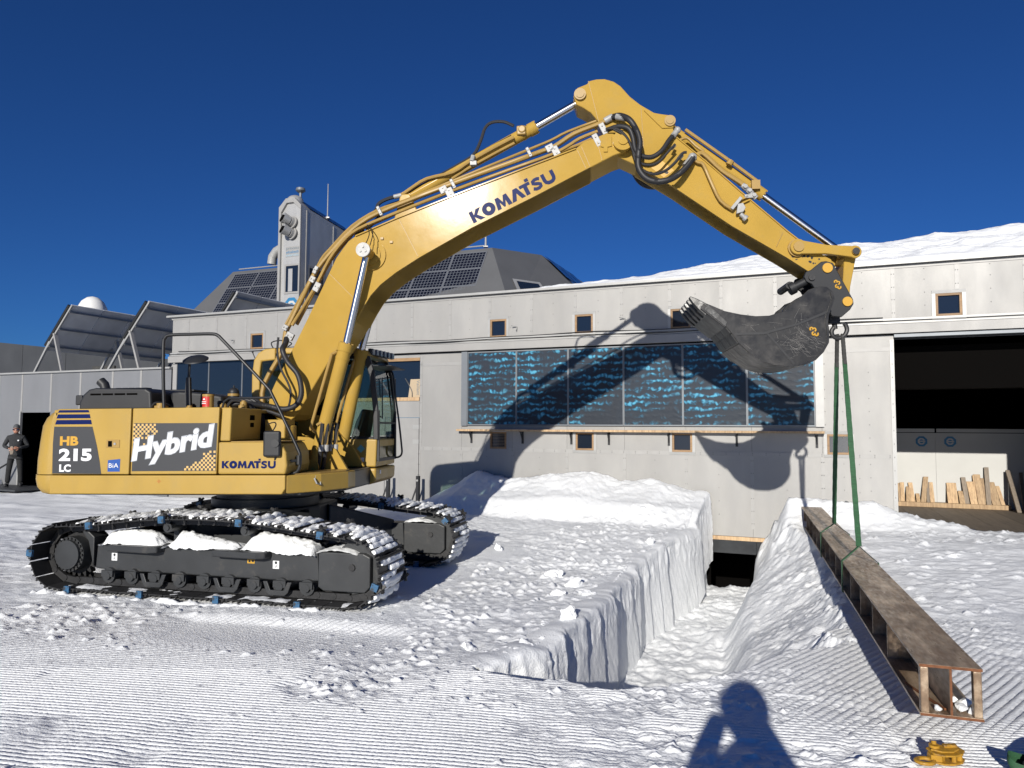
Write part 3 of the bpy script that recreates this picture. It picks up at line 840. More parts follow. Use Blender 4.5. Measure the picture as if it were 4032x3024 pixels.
# windows
def window(a0, a1, z0, z1, d, trim=True, louv=0):
    fw_ = 0.040
    w = MB().box(a0 + fw_, a1 - fw_, d + 0.035, d + 0.045, z0 + fw_, z1 - fw_).build('window', 'glass', st, smooth=0)
    for n_, b in (('frame', (a0 + .002, a1 - .002, z0 + .002, z0 + fw_)), ('frame', (a0 + .002, a1 - .002, z1 - fw_, z1 - .002)), ('frame', (a0 + .002, a0 + fw_, z0 + fw_, z1 - fw_)), ('frame', (a1 - fw_, a1 - .002, z0 + fw_, z1 - fw_))):
        MB().box(b[0], b[1], d - 0.004, d + 0.06, b[2], b[3]).build(n_, 'wood', w, smooth=0)
    if louv:
        m_ = MB()
        for k in range(louv):
            z = z0 + fw_ + (z1 - z0 - 2 * fw_) * (k + 0.5) / louv
            m_.box(a0 + fw_, a1 - fw_, d + 0.028, d + 0.033, z - 0.004, z + 0.006)
        m_.build('blind', 'board_grey', w, smooth=0)
    if trim:
        t = 0.055
        for (x0, x1, q0, q1, s0, s1) in ((a0 - t, a1 + t, z1, z1 + t, 0, 0.02), (a0 - t, a1 + t, z0 - t, z0, 0.02, 0)):
            MB().add([(x0 + (0 if s0 else 0), d - 0.010, q0), (x1, d - 0.010, q0), (x1 - 0.0, d - 0.018, q1), (x0, d - 0.018, q1), (x0, d, q0), (x1, d, q0), (x1, d, q1), (x0, d, q1)],
                     ((0, 1, 2, 3), (7, 6, 5, 4), (0, 4, 5, 1), (1, 5, 6, 2), (2, 6, 7, 3), (3, 7, 4, 0))).build('flashing', 'alu_trim', w, smooth=0)
        for x0, x1 in ((a0 - t, a0), (a1, a1 + t)):
            MB().box(x0, x1, d - 0.012, d, z0, z1).build('flashing', 'alu_trim', w, smooth=0)
    return w
for k, (a, b) in enumerate(UPW): window(a, b, 3.845, 4.24, 0.0)
for k, (a, b) in enumerate(LOW): window(a, b, 1.42, 1.79, 0.045, trim=(k != 0), louv=(9 if k == 0 else 0))
# large window with a carton behind it
w = MB().box(-9.9, -8.14, 0.10, 0.11, 2.55, 3.40).build('window', 'glass', st, smooth=0)
MB().box(-9.9, -8.132, 0.03, 0.13, 3.40, 3.47).build('frame', 'wood', w, smooth=0)
MB().box(-9.9, -8.132, 0.02, 0.13, 2.48, 2.56).build('frame', 'board', w, smooth=0)
ct = MB().prism([(-8.46, 2.565), (-8.15, 2.565), (-8.15, 2.98), (-8.40, 2.98)], 0.086, 0.096).build('carton_panel', 'carton', w, smooth=0)
lettering('Vaillant', 'carton_lettering', 'sign_txt', w, (-8.235, 0.084, 2.955), (0, 0, -1), (1, 0, 0), 0.34, 0.075, bold=0.0, depth=0.002)
MB().tube(smooth_path([(-8.55, 0.094, 3.0), (-8.44, 0.084, 2.85), (-8.36, 0.084, 2.7), (-8.35, 0.084, 2.57)]), 0.012, 6).build('cable', 'black_tube', w)
# entrance door
dr = MB().box(-9.04, -8.15, 0.05, 0.09, 0.10, 2.09).build('entrance_door', 'alu_strip', st, smooth=0)
MB().box(-9.02, -8.75, 0.04, 0.049, 1.45, 1.78).build('pane', 'glass', dr, smooth=0)
for z in (1.55, 1.88):
    MB().box(-8.30, -8.14, 0.04, 0.05, z - 0.05, z + 0.05).build('hinge', 'alu_trim', dr, smooth=0)
# solar collectors
def collector(a0, a1, z0, z1, d, clean=False):
    p = MB().box(a0 + 0.02, a1 - 0.02, d, d + 0.03, z0 + 0.025, z1 - 0.025).build('collector', 'glass' if clean else 'collector', st, smooth=0)
    for b in ((a0, a1, z0, z0 + 0.025), (a0, a1, z1 - 0.025, z1), (a0, a0 + 0.02, z0 + 0.025, z1 - 0.025), (a1 - 0.02, a1, z0 + 0.025, z1 - 0.025)):
        MB().box(b[0] + 0.002, b[1] - 0.002, d - 0.012, d + 0.034, b[2], b[3]).build('frame', 'alu_grey', p, smooth=0)
    return p
pd = [-6.90, -5.735, -4.57, -3.395, -2.215, -1.02, 0.165]
for i in range(6):
    collector(pd[i], pd[i + 1], 1.925, 3.545, 0.005)
for i in range(5):
    collector(-15.62 + 1.13 * i, -15.62 + 1.13 * (i + 1), 2.5, 3.6, 0.06, True)
MB().box(-7.05, -6.905, -0.012, 0.04, 1.915, 3.56).build('side_cover', 'alu_grey', st, smooth=0)
MB().box(0.17, 0.31, -0.012, 0.04, 1.92, 3.56).build('side_cover', 'alu_trim', st, smooth=0)
# wooden shelf on brackets
sh = MB()
for a0, a1 in ((-7.11, -5.2), (-5.198, -2.6), (-2.598, -0.4), (-0.398, 0.31)):
    MB().box(a0, a1, -0.13, 0.035, 1.80, 1.842).build('shelf_board', 'board', st, smooth=0)
for a in (-6.81, -5.60, -4.51, -3.71, -2.50, -1.22, 0.18):
    b = MB()
    b.prism([(0, 1.796), (0, 1.54), (0.012, 1.54), (0.012, 1.796)], -0.02, 0.02)
    o = MB()
    o.box(a - 0.022, a + 0.022, 0.024, 0.044, 1.54, 1.797)
    o.box(a - 0.022, a + 0.022, -0.12, 0.044, 1.782, 1.797)
    o.bar((a, 0.03, 1.60), (a, -0.09, 1.78), 0.022, 0.016, (1, 0, 0))
    o.build('bracket', 'black', st, smooth=0)
for a, z in ((-5.72, 4.05), (-3.35, 4.1), (-13.6, 4.1)):
    MB().bar((a, 0, z), (a - 0.10, -0.10, z + 0.02), 0.016, 0.016).bar((a, 0, z), (a - 0.005, -0.06, z - 0.09), 0.014, 0.014).build('hook_peg', 'zinc', st)
# opening at the bottom of the trench
MB().box(-1.86, -0.62, 0.02, 0.12, -0.225, -0.155).build('sill_beam', 'board', st, smooth=0)
MB().box(-1.80, -0.90, 0.03, 0.05, -0.47, -0.226).build('door_panel', 'lintel', st, smooth=0)
MB().box(-0.895, -0.62, 0.06, 0.08, -0.46, -0.226).build('door_panel', 'lintel', st, smooth=0)
# bay behind: dark cellar shell
sh = MB()
sh.box(-2.3, -2.2, 0.12, 3.2, -2.4, -0.16); sh.box(-0.5, -0.4, 0.12, 3.2, -2.4, -0.16); sh.box(-2.3, -0.4, 3.2, 3.3, -2.4, -0.16); sh.box(-2.3, -0.4, 0.13, 3.3, -0.16, -0.10)
sh.box(-2.2, -0.5, 0.13, 3.2, -2.35, -2.05)
sh.build('cellar', 'void', st, smooth=0)
sh = MB()
sh.box(-1.85, -1.735, 0.06, 0.16, -1.3, -0.48); sh.box(-0.93, -0.80, 0.06, 0.16, -1.3, -0.48)
sh.build('door_post', 'void', st, smooth=0)
# garage
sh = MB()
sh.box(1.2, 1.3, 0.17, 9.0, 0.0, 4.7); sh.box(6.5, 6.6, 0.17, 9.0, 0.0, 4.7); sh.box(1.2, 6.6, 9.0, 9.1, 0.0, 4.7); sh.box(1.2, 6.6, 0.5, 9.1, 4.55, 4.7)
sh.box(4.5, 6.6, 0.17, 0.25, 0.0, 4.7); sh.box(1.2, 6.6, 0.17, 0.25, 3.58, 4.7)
sh.box(1.31, 6.4, 0.62, 1.0, 2.62, 3.4)  # dark box hung inside the doorway, added to cut the sun on the inner wall
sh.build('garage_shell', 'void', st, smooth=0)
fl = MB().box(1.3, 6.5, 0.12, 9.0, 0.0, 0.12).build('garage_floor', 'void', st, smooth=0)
for k in range(9):
    MB().box(1.31 + 0.58 * k, 1.31 + 0.58 * k + 0.574, -0.55 if k > 1 else 0.13, 4.3, 0.121, 0.16).build('plank', 'plank_floor', fl, smooth=0)
iw = MB()
for x0, x1 in ((1.4, 2.68), (2.684, 4.6), (4.604, 6.4)):
    MB().box(x0, x1, 4.32, 4.36, 0.13, 1.80).build('inner_panel', 'white_panel', st, smooth=0)
MB().box(1.4, 2.67, 4.30, 4.36, 1.815, 1.895).build('top_rail', 'white_panel', st, smooth=0)
MB().box(2.71, 6.4, 4.30, 4.36, 1.815, 1.895).build('top_rail', 'white_panel', st, smooth=0)
def logo(ca_, cz_, r_, d, par, name='logo'):
    o = MB()
    outer = [(ca_ + r_ * math.cos(R(22.5 + 45 * i)), cz_ + r_ * math.sin(R(22.5 + 45 * i))) for i in range(8)]
    inner = [(ca_ + 0.80 * r_ * math.cos(R(22.5 + 45 * i)), cz_ + 0.80 * r_ * math.sin(R(22.5 + 45 * i))) for i in range(8)]
    for i in range(8):
        j = (i + 1) % 8
        o.prism([outer[i], outer[j], inner[j], inner[i]], d, d + 0.003)
    lt = [(ca_ + 0.62 * r_ * math.cos(R(22.5 + 45 * i)), cz_ + 0.62 * r_ * math.sin(R(22.5 + 45 * i))) for i in range(8)]
    li = [(ca_ + 0.36 * r_ * math.cos(R(22.5 + 45 * i)), cz_ + 0.36 * r_ * math.sin(R(22.5 + 45 * i))) for i in range(8)]
    o.prism([(x, z) for x, z in inner], d + 0.0012, d + 0.003)
    o.mi = 1
    for i in range(8):
        if i == 7: continue
        j = (i + 1) % 8
        o.prism([lt[i], lt[j], li[j], li[i]], d - 0.0012, d + 0.001)
    o.prism([(ca_ - 0.36 * r_, cz_ - 0.10 * r_), (ca_ + 0.60 * r_, cz_ - 0.10 * r_), (ca_ + 0.60 * r_, cz_ + 0.12 * r_), (ca_ - 0.36 * r_, cz_ + 0.12 * r_)], d - 0.0014, d + 0.001)
    return o.build(name, ['logo', 'white_panel'], par, smooth=0)
logo(2.41, 1.61, 0.125, 4.315, st); logo(2.97, 1.61, 0.125, 4.315, st)
MB().box(1.4, 4.02, 4.06, 4.30, 0.161, 0.26).build('base_timber', 'board', st, smooth=0, bevel=0.008)
BD = [(1.90, 0.66, .04, 0), (1.95, 0.68, .08, 0), (2.05, 0.59, .10, -.02), (2.15, 0.68, .085, .04), (2.255, 0.44, .075, 0), (2.345, 0.82, .10, -.07), (2.455, 0.70, .055, -.02), (2.53, 0.70, .085, 0.02),
      (2.86, 0.60, .04, 0), (2.88, 0.70, .185, 0.02), (3.085, 0.53, .10, 0.01), (3.19, 0.83, .085, .05), (3.29, 0.74, .13, .05), (3.39, 0.88, .04, .03), (3.43, 0.90, .12, .05), (3.545, 0.82, .05, .03), (3.58, 1.06, .085, 0), (3.60, 0.56, .11, .02), (3.69, 0.74, .15, .08), (3.86, 0.66, .07, .08)]
WHICH = ['narrow board end standing furthest left by the garage jamb', 'second leaning board from the garage jamb', 'third leaning board from the garage jamb, shorter than its neighbours', 'fourth leaning board from the garage jamb, standing taller', 'stub of a board, shortest of the left cluster', 'tallest board of the left cluster, tilted right', 'grey weathered board end just right of the tallest left board', 'rightmost board of the left cluster',
         'thin board edge at the left of the wide board', 'widest pale board, left end of the right cluster', 'short board right of the widest pale board', 'grey tall board next to the short one in the right cluster', 'medium board leaning left of the darkest tall pair', 'thin board edge behind the knotty tall board', 'tall knotty board in the middle of the right cluster', 'thin board edge right of the knotty tall board', 'tallest dark weathered board of all leaning in the garage', 'short board in front of the dark tallest board', 'slanting wide board near the right end of the cluster', 'last narrow board at the right end, half in shade']
SR = Matrix.Rotation(WALL_RZ, 4, 'Z'); SR.translation = WO
for k, ((a, zt, w_, ln), lb) in enumerate(zip(BD, WHICH)):
    yb = 4.10 + 0.05 * (k % 2); yt = 4.25
    hgt = zt - 0.262
    o = MB()
    o.add([(0, 0, 0), (w_, 0, 0), (w_, 0.035, 0), (0, 0.035, 0), (-ln, yt - yb, hgt), (w_ - ln, yt - yb, hgt), (w_ - ln, yt - yb + 0.03, hgt), (-ln, yt - yb + 0.03, hgt)],
          ((3, 2, 1, 0), (4, 5, 6, 7), (0, 1, 5, 4), (1, 2, 6, 5), (2, 3, 7, 6), (3, 0, 4, 7)))
    bo = o.build('leaning_board', 'board_grey' if k in (6, 11, 16) else 'board', None, smooth=0)
    bo.matrix_world = SR @ Matrix.Translation((a, yb, 0.262))
    tag(bo, lb, 'board', 'boards leaning inside the garage')
o = MB(); o.bar((4.05, 3.6, 0.16), (4.0, 4.2, 1.0), 0.08, 0.05); o.bar((4.15, 3.6, 0.16), (4.25, 4.25, 0.95), 0.06, 0.05); o.bar((4.3, 3.7, 0.5), (5.6, 3.7, 0.5), 0.05, 0.05); o.bar((4.4, 3.7, 0.16), (4.4, 3.7, 0.9), 0.05, 0.05)
rk = o.build('timber_rack', 'board_grey', None, smooth=0); rk.matrix_world = SR.copy()
tag(rk, 'dark timber rack standing in the garage shade at the right', 'rack')
# snow lying on the roof
ra = np.arange(-5.9, 7.0, 0.05); rd = np.concatenate([np.arange(0.02, 3.4, 0.04), np.arange(3.4, 6.5, 0.2)])
RA, RD = np.meshgrid(ra, rd)
hmax = np.interp(RA, [-5.9, -5.3, -3.2, -1.1, 0.8, 2.3, 3.3, 7.0], [0.0, 0.62, 0.78, 1.02, 1.16, 1.17, 1.24, 1.26])
rise = 0.10 * sstep(0.0, 0.15, RD) + 0.90 * np.clip((RD + 0.5 * (fbm(RA * 1.3, RD * 1.3, 3) - 0.5) * sstep(0, 0.6, RD)) / 3.0, 0, 1)
zz = 4.79 + hmax * rise * (0.92 + 0.16 * fbm(RA * 0.7, RD * 0.5, 2)) + (0.16 * (fbm(RA * 1.6 + RD, RD * 3.6, 5, 0.6) - 0.5) + 0.14 * np.abs(fbm(RA * 0.9 + RD, RD * 3.2, 4) - 0.5)) * sstep(0.0, 0.3, rise)
rs = grid_mesh('roof_snow', np.stack([RA, RD, zz], -1), 'snow')
rs.matrix_world = SR.copy()
tag(rs, 'thick wind packed snow lying on the annex roof', kind='structure')

# ------------------------------------------------------------------ lower wing on the left
wg = empty('service_wing', WO, WALL_RZ)
tag(wg, 'low grey clad wing with open doorway left of the excavator', 'building')
wh = [(-21.83, -20.55, -0.2, 2.26)]
xs_ = [-31.0, -29.5, -28.0, -26.5, -25.2, -23.9, -22.9, -21.84, -20.55, -19.3, -18.0, -16.9, -15.78]
for i in range(len(xs_) - 1):
    sheet(xs_[i] + 0.003, xs_[i + 1] - 0.003, -0.2, 3.42, wh, 0.02, 'wall_sheet', 'wing', wg)
    if i: MB().box(xs_[i] - 0.035, xs_[i] + 0.035, 0.012, 0.02, 2.28 if i in (7, 8) else -0.1, 3.40).build('cover_strip', 'alu_strip', wg, smooth=0)
MB().box(-31, -15.78, -0.05, 0.4, 3.422, 3.47).build('cornice', 'alu_trim', wg, smooth=0)
MB().box(-31, -15.77, 0.3, 8.0, 3.38, 3.42).build('roof', 'wing', wg, smooth=0)
sh = MB(); sh.box(-22.2, -22.1, 0.06, 3, -0.2, 2.6); sh.box(-20.4, -20.3, 0.06, 3, -0.2, 2.6); sh.box(-22.2, -20.3, 3, 3.1, -0.2, 2.6); sh.box(-22.2, -20.3, 0.06, 3.1, 2.4, 2.5); sh.box(-22.2, -20.3, 0.06, 3.1, -0.2, 0.06)
sh.build('doorway_shell', 'void', wg, smooth=0)
MB().box(-21.88, -21.825, -0.01, 0.06, 0.0, 2.30).build('door_jamb', 'alu_trim', wg, smooth=0)

# dark building further back on the left
db = empty('back_building', WO, WALL_RZ)
tag(db, 'dark grey clad building rising behind the left wing', 'building')
for i in range(12):
    a0 = -40 + 2.6 * i; a1 = a0 + 2.58
    MB().add([(a0, 5.0, 2.5), (a1, 5.0, 2.5), (a1, 5.0, 5.31 - 0.105 * (a1 + 31)), (a0, 5.0, 5.31 - 0.105 * (a0 + 31)), (a0, 6.0, 2.5), (a1, 6.0, 2.5), (a1, 6.0, 5.31 - 0.105 * (a1 + 31)), (a0, 6.0, 5.31 - 0.105 * (a0 + 31))],
             ((0, 1, 2, 3), (5, 4, 7, 6), (3, 2, 6, 7), (1, 5, 6, 2), (4, 0, 3, 7))).build('wall_sheet', 'darkskin', db, smooth=0)
mb = MB().box(-25.4, -24.2, 4.93, 4.99, 3.4, 4.15).build('red_panel', 'strap_dark', db, smooth=0)

# tilted solar arrays on the wing roof, seen from behind
def array_rack(a_b, z_b, a_t, z_t, d0, d1, label, legs=True, zroof=3.44):
    e_ = empty('solar_array', SR @ Vector((a_b, d0, zroof)), WALL_RZ)
    B = Vector((0, 0, z_b - zroof)); T = Vector((a_t - a_b, 0, z_t - zroof)); D = Vector((0, d1 - d0, 0))
    n_ = (T - B).cross(D).normalized()
    k = 4
    for i in range(k):
        p = MB()
        q0 = D * (i / k) + Vector((0, 0.012, 0)); q1 = D * ((i + 1) / k) - Vector((0, 0.012, 0))
        c = [B + q0, B + q1, T + q1, T + q0]
        p.add([v for v in c] + [v + n_ * 0.04 for v in c], ((0, 1, 2, 3), (7, 6, 5, 4), (0, 4, 5, 1), (1, 5, 6, 2), (2, 6, 7, 3), (3, 7, 4, 0)))
        p.build('solar_panel', 'panel_back', e_, smooth=0)
    p = MB()
    p.bar(B - n_ * 0.03, T - n_ * 0.03, 0.05, 0.05)
    p.build('edge_profile', 'alu_trim', e_, smooth=0)
    p = MB()
    for t in (0.12, 0.5, 0.88):
        p.bar(B.lerp(T, t) - n_ * 0.05, B.lerp(T, t) + D - n_ * 0.05, 0.05, 0.05)
    p.build('purlin', 'alu_grey', e_, smooth=0)
    MB().cyl(B + Vector((-0.08, 0, 0.02)) + (T - B) * 0.10, T + Vector((-0.10, 0, 0)), 0.05, 10).build('pipe', 'black_tube', e_)
    if legs:
        for f in (0.0, 0.5, 1.0):
            q = D * f
            MB().bar(q + Vector((-0.45, 0.0, 0.02)), q + B.lerp(T, 0.2), 0.06, 0.06).build('leg', 'alu_trim', e_, smooth=0)
            MB().bar(q + Vector((0.85, 0.0, 0.02)), q + B.lerp(T, 0.38), 0.10, 0.06).build('leg', 'alu_strip', e_, smooth=0)
    tag(e_, label, 'solar array', 'tilted solar arrays on the roofs')
    return e_
array_rack(-21.47, 4.16, -20.35, 5.49, 0.4, 4.6, 'left tilted solar array on the low wing roof, seen from behind')
array_rack(-18.26, 4.10, -17.15, 5.40, 0.4, 4.6, 'right tilted solar array on the low wing roof, touching the annex corner')
array_rack(-15.2, 4.60, -14.41, 5.58, 0.9, 4.9, 'half hidden tilted solar array on the annex roof before the tower', legs=False, zroof=4.8)

# radome far left
rd_ = MB()
rd_.loft([[( -26.95 + 0.56 * math.cos(g) * s_, 6.0 + 0.56 * math.sin(g) * s_, z_) for g in np.linspace(0, 2 * math.pi, 14, endpoint=False)] for s_, z_ in ((1.0, 5.4), (1.02, 6.45), (0.95, 6.7), (0.72, 6.95), (0.40, 7.10), (0.1, 7.15))])
o = rd_.build('radome', 'white_plastic', None, smooth=60); o.matrix_world = SR.copy()
tag(o, 'white rounded radome behind the left solar array', 'radome')

# ------------------------------------------------------------------ main station with sloping sides, and its tower
ms = empty('main_station', WO, WALL_RZ)
tag(ms, 'dark sloping station hall with solar modules behind the annex', 'building')
FT = [(-27.3, 14.0, 9.85), (-12.6, 14.0, 9.75)]                # front top edge
FBt = [(-29.3, 11.6, 6.2), (-10.6, 11.6, 6.2)]
RT = (-11.4, 17.0, 10.0); RB = (-7.6, 16.6, 6.2)
LT = (-29.6, 17.5, 9.85); LB = (-32.0, 16.6, 6.2)
def rnd(p, q, t): return tuple(p[i] + (q[i] - p[i]) * t for i in range(3))
m_ = MB(); m_.add([FBt[0], FBt[1], FT[1], FT[0]], ((0, 1, 2, 3),)); m_.build('front_slope', 'dome', ms, smooth=0)
m_ = MB(); m_.add([FBt[1], RB, RT, FT[1]], ((0, 1, 2, 3),)); m_.build('right_slope', 'dome', ms, smooth=0)
m_ = MB(); m_.add([LB, FBt[0], FT[0], LT], ((0, 1, 2, 3),)); m_.build('left_slope', 'dome', ms, smooth=0)
RT2 = (-11.4, 24, 10.0); RB2 = (-7.6, 24, 6.2); LT2 = (-29.6, 24, 9.85)
m_ = MB(); m_.add([RB, RB2, RT2, RT], ((0, 1, 2, 3),)); m_.build('far_right_slope', 'dome', ms, smooth=0)
m_ = MB(); m_.add([FT[0], FT[1], RT, RT2, LT2, LT], (tuple(range(6)),)); m_.build('roof', 'dome', ms, smooth=0)
MB().tube([(-27.0, 14.1, 9.98), (-24.0, 14.1, 9.97)], 0.03, 6).tube([(-16, 14.1, 9.92), (-13, 14.1, 9.9)], 0.03, 6).build('roof_rail', 'alu_trim', ms)
# modules lie on the front slope
fu = Vector(FT[1]) - Vector(FT[0]); fu.normalize()
fv = (Vector(FBt[0]) - Vector(FT[0])); fv = fv - fu * fv.dot(fu); flen = fv.length; fv.normalize()
fnrm = fu.cross(fv).normalized()
if fnrm.y > 0: fnrm = -fnrm
def module(a0, v0, wm, hm, shear, n1=10, n2=6):
    org = Vector(FT[0]) + fu * (a0 + 27.3)
    def pt(x, v, h): return org + fu * (x + shear * v) + fv * v + fnrm * h
    c = [pt(0, v0, 0.03), pt(wm, v0, 0.03), pt(wm, v0 + hm, 0.03), pt(0, v0 + hm, 0.03)]
    p = MB().add(c + [v - fnrm * 0.03 for v in c], ((0, 1, 2, 3), (0, 4, 5, 1), (1, 5, 6, 2), (2, 6, 7, 3), (3, 7, 4, 0))).build('solar_module', 'pv', ms, smooth=0)
    g = MB()
    def ln(x0, v0_, x1, v1_, t):
        a = pt(x0, v0_, 0.033); b = pt(x1, v1_, 0.033); d_ = (b - a).normalized(); s_ = d_.cross(fnrm) * t
        g.add([a - s_, b - s_, b + s_, a + s_], ((0, 1, 2, 3),))
    for i in range(n1 + 1): ln(wm * i / n1, v0, wm * i / n1, v0 + hm, 0.03 if i in (0, n1) else 0.011)
    for i in range(n2 + 1): ln(0, v0 + hm * i / n2, wm, v0 + hm * i / n2, 0.03 if i in (0, n2) else 0.011)
    g.build('cell_grid', 'pv_line', p, smooth=0)
for r_ in range(4):
    v0 = 0.25 + r_ * 1.02
    for a0 in [-27.0 + 1.62 * i for i in range(4)] + [-17.6 + 1.62 * i for i in range(3)]:
        module(a0, v0, 1.58, 0.98, 0.0)
# window on the right slope and blue modules on the far slope
q = [rnd(FBt[1], RB, 0.25), rnd(FBt[1], RB, 0.42)]
def rs_pt(u, v): return Vector(rnd(rnd(FBt[1], RB, u), rnd(FT[1], RT, u), v))
n_r = (Vector(RB) - Vector(FBt[1])).cross(Vector(FT[1]) - Vector(FBt[1])).normalized()
if n_r.y > 0: n_r = -n_r
c = [rs_pt(u, v) + n_r * 0.03 for u, v in ((0.18, 0.36), (0.46, 0.36), (0.46, 0.52), (0.18, 0.52))]
p = MB().add(c, ((0, 1, 2, 3),)).build('window', 'glass', ms, smooth=0)
c2 = [rs_pt(u, v) + n_r * 0.02 for u, v in ((0.14, 0.33), (0.50, 0.33), (0.50, 0.55), (0.14, 0.55))]
MB().add(c2, ((0, 1, 2, 3),)).build('frame', 'tower', p, smooth=0)
for i in range(3):
    for j in range(3):
        def fp(u, v): return Vector(rnd(rnd(RB, RB2, u), rnd(RT, RT2, u), v)) + Vector((0.06, 0, 0.05))
        u0 = 0.01 + 0.22 * j; v0 = 0.02 + 0.33 * i
        MB().add([fp(u0, v0), fp(u0 + 0.20, v0), fp(u0 + 0.20, v0 + 0.30), fp(u0, v0 + 0.30)], ((0, 1, 2, 3),)).build('solar_module', 'pv_blue', ms, smooth=0)
def mast(name, a, d, z0, z1, r_, lab):
    o = MB().cyl((0, 0, 0), (0, 0, z1 - z0), r_, 8, r_ * 0.6)
    o.box(-0.10, 0.10, -0.10, 0.10, 0, 0.05)
    b = o.build(name, 'alu_trim', None); b.location = SR @ Vector((a, d, z0))
    tag(b, lab, 'antenna')
mast('antenna', -13.0, 14.2, 9.85, 10.9, 0.05, 'short white whip antenna on the station hall roof')

tw_ = empty('station_tower', WO, WALL_RZ)
tag(tw_, 'pale metal tower with chamfered top, round vents and name sign', 'tower')
A0, A1 = -20.86, -19.69
prof_t = [(A0, 6.0), (A1, 6.0), (A1, 11.30), (-20.05, 11.66), (-20.50, 11.66), (A0, 11.30)]
d0, d1 = 10.0, 13.6
vsr = [(x, d0, z) for x, z in prof_t] + [(x, d1, z - (0.42 if z > 7 else 0)) for x, z in prof_t]
t_ = MB().add(vsr, (tuple(range(6)), (1, 0, 6, 7), (2, 1, 7, 8), (3, 2, 8, 9), (4, 3, 9, 10), (5, 4, 10, 11), (0, 5, 11, 6))).build('tower_body', 'tower', tw_, smooth=0)
# front frame standing proud with the chamfered hood
o = MB()
inn = [(A0 + 0.12, 6.0), (A1 - 0.03, 6.0), (A1 - 0.03, 11.12), (-20.10, 11.46), (-20.46, 11.46), (A0 + 0.12, 11.08)]
for i in (1, 2, 3, 4, 5):
    j = (i + 1) % 6
    if i == 5:
        pts = [prof_t[5], prof_t[0], inn[0], inn[5]]
    else:
        pts = [prof_t[i], prof_t[j], inn[j], inn[i]]
    o.prism(pts, d0 - 0.10, d0 - 0.002)
o.build('front_frame', 'alu_strip', tw_, smooth=0)
MB().ball((-20.28, d0 + 0.25, 11.60), 0.36, 14, 8, (1.0, 1.0, 0.75)).build('top_cap', 'tower', tw_)
MB().cyl((-20.05, d0 + 0.3, 11.75), (-20.05, d0 + 0.3, 12.02), 0.06, 10).cyl((-20.05, d0 + 0.3, 11.98), (-20.05, d0 + 0.3, 12.06), 0.10, 14, 0.21).cyl((-20.05, d0 + 0.3, 12.06), (-20.05, d0 + 0.3, 12.17), 0.21, 14, 0.19).build('roof_vent', 'alu_grey', tw_)
for z in (10.62, 10.14):
    v_ = MB().cyl((-20.16, d0 + 0.05, z - 0.03), (-20.20, d0 - 0.22, z), 0.20, 18).cyl((-20.20, d0 - 0.20, z), (-20.34, d0 - 0.46, z + 0.10), 0.20, 18, 0.24).build('vent', 'tower', tw_)
    MB().cyl((-20.34, d0 - 0.46, z + 0.10), (-20.345, d0 - 0.47, z + 0.105), 0.215, 18).build('vent_grille', 'void', v_)
    MB().cyl((-20.155, d0 - 0.02, z - 0.04), (-20.165, d0 - 0.07, z - 0.03), 0.27, 20).build('vent_collar', 'alu_strip', v_)
MB().box(-20.50, -19.79, d0 - 0.012, d0, 9.12, 9.56).build('sign_plate', 'alu_strip', tw_, smooth=0)
lettering('princess', 'sign_lettering', 'sign_txt', tw_, (-20.48, d0 - 0.013, 9.40), (1, 0, 0), (0, 0, 1), 0.66, 0.135, bold=0.0, depth=0.004)
lettering('elisabeth', 'sign_lettering', 'logo', tw_, (-20.48, d0 - 0.013, 9.265), (1, 0, 0), (0, 0, 1), 0.66, 0.12, bold=0.0, depth=0.004)
lettering('antarctica', 'sign_lettering', 'sign_pale', tw_, (-20.48, d0 - 0.013, 9.14), (1, 0, 0), (0, 0, 1), 0.66, 0.10, bold=0.0, depth=0.004)
def tower_window(a0, a1, z0, z1):
    w = MB().box(a0, a1, d0 - 0.01, d0 + 0.0, z0, z1).build('window', 'glass', tw_, smooth=0)
    for b in ((a0 - .08, a1 + .08, z0 - .08, z0), (a0 - .08, a1 + .08, z1, z1 + .08), (a0 - .08, a0, z0, z1), (a1, a1 + .08, z0, z1)):
        MB().box(b[0], b[1], d0 - 0.03, d0, b[2], b[3]).build('frame', 'alu_strip', w, smooth=0)
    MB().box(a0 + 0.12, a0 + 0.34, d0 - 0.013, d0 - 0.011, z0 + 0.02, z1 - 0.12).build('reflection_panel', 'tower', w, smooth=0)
tower_window(-20.47, -19.82, 7.60, 8.72)
w = MB().box(A1, A1 + 0.012, 10.55, 11.5, 7.6, 8.72).build('window', 'glass', tw_, smooth=0)
MB().box(A1, A1 + 0.009, 10.45, 11.6, 7.5, 8.82).build('frame', 'alu_strip', w, smooth=0)
for y_ in (10.28, 12.15):
    MB().box(A1, A1 + 0.02, y_, y_ + 0.07, 6.0, 11.20 - 0.12 * (y_ - 10)).build('cover_strip', 'alu_strip', tw_, smooth=0)
logo(-20.15, 6.98, 0.40, d0 - 0.012, tw_)
for k in range(3):
    z0_, z1_ = 11.32, 11.68
    ya, yb = 10.35 + 1.06 * k, 10.35 + 1.06 * k + 1.02
    f_ = lambda y, t: (-19.68 + (-20.05 + 19.68) * t, y, (11.32 + 0.36 * t) - 0.42 * (y - 10) / 3.6 + 0.03)
    MB().add([f_(ya, 0), f_(yb, 0), f_(yb, 1), f_(ya, 1)], ((0, 1, 2, 3),)).build('solar_module', 'pv_blue', tw_, smooth=0)
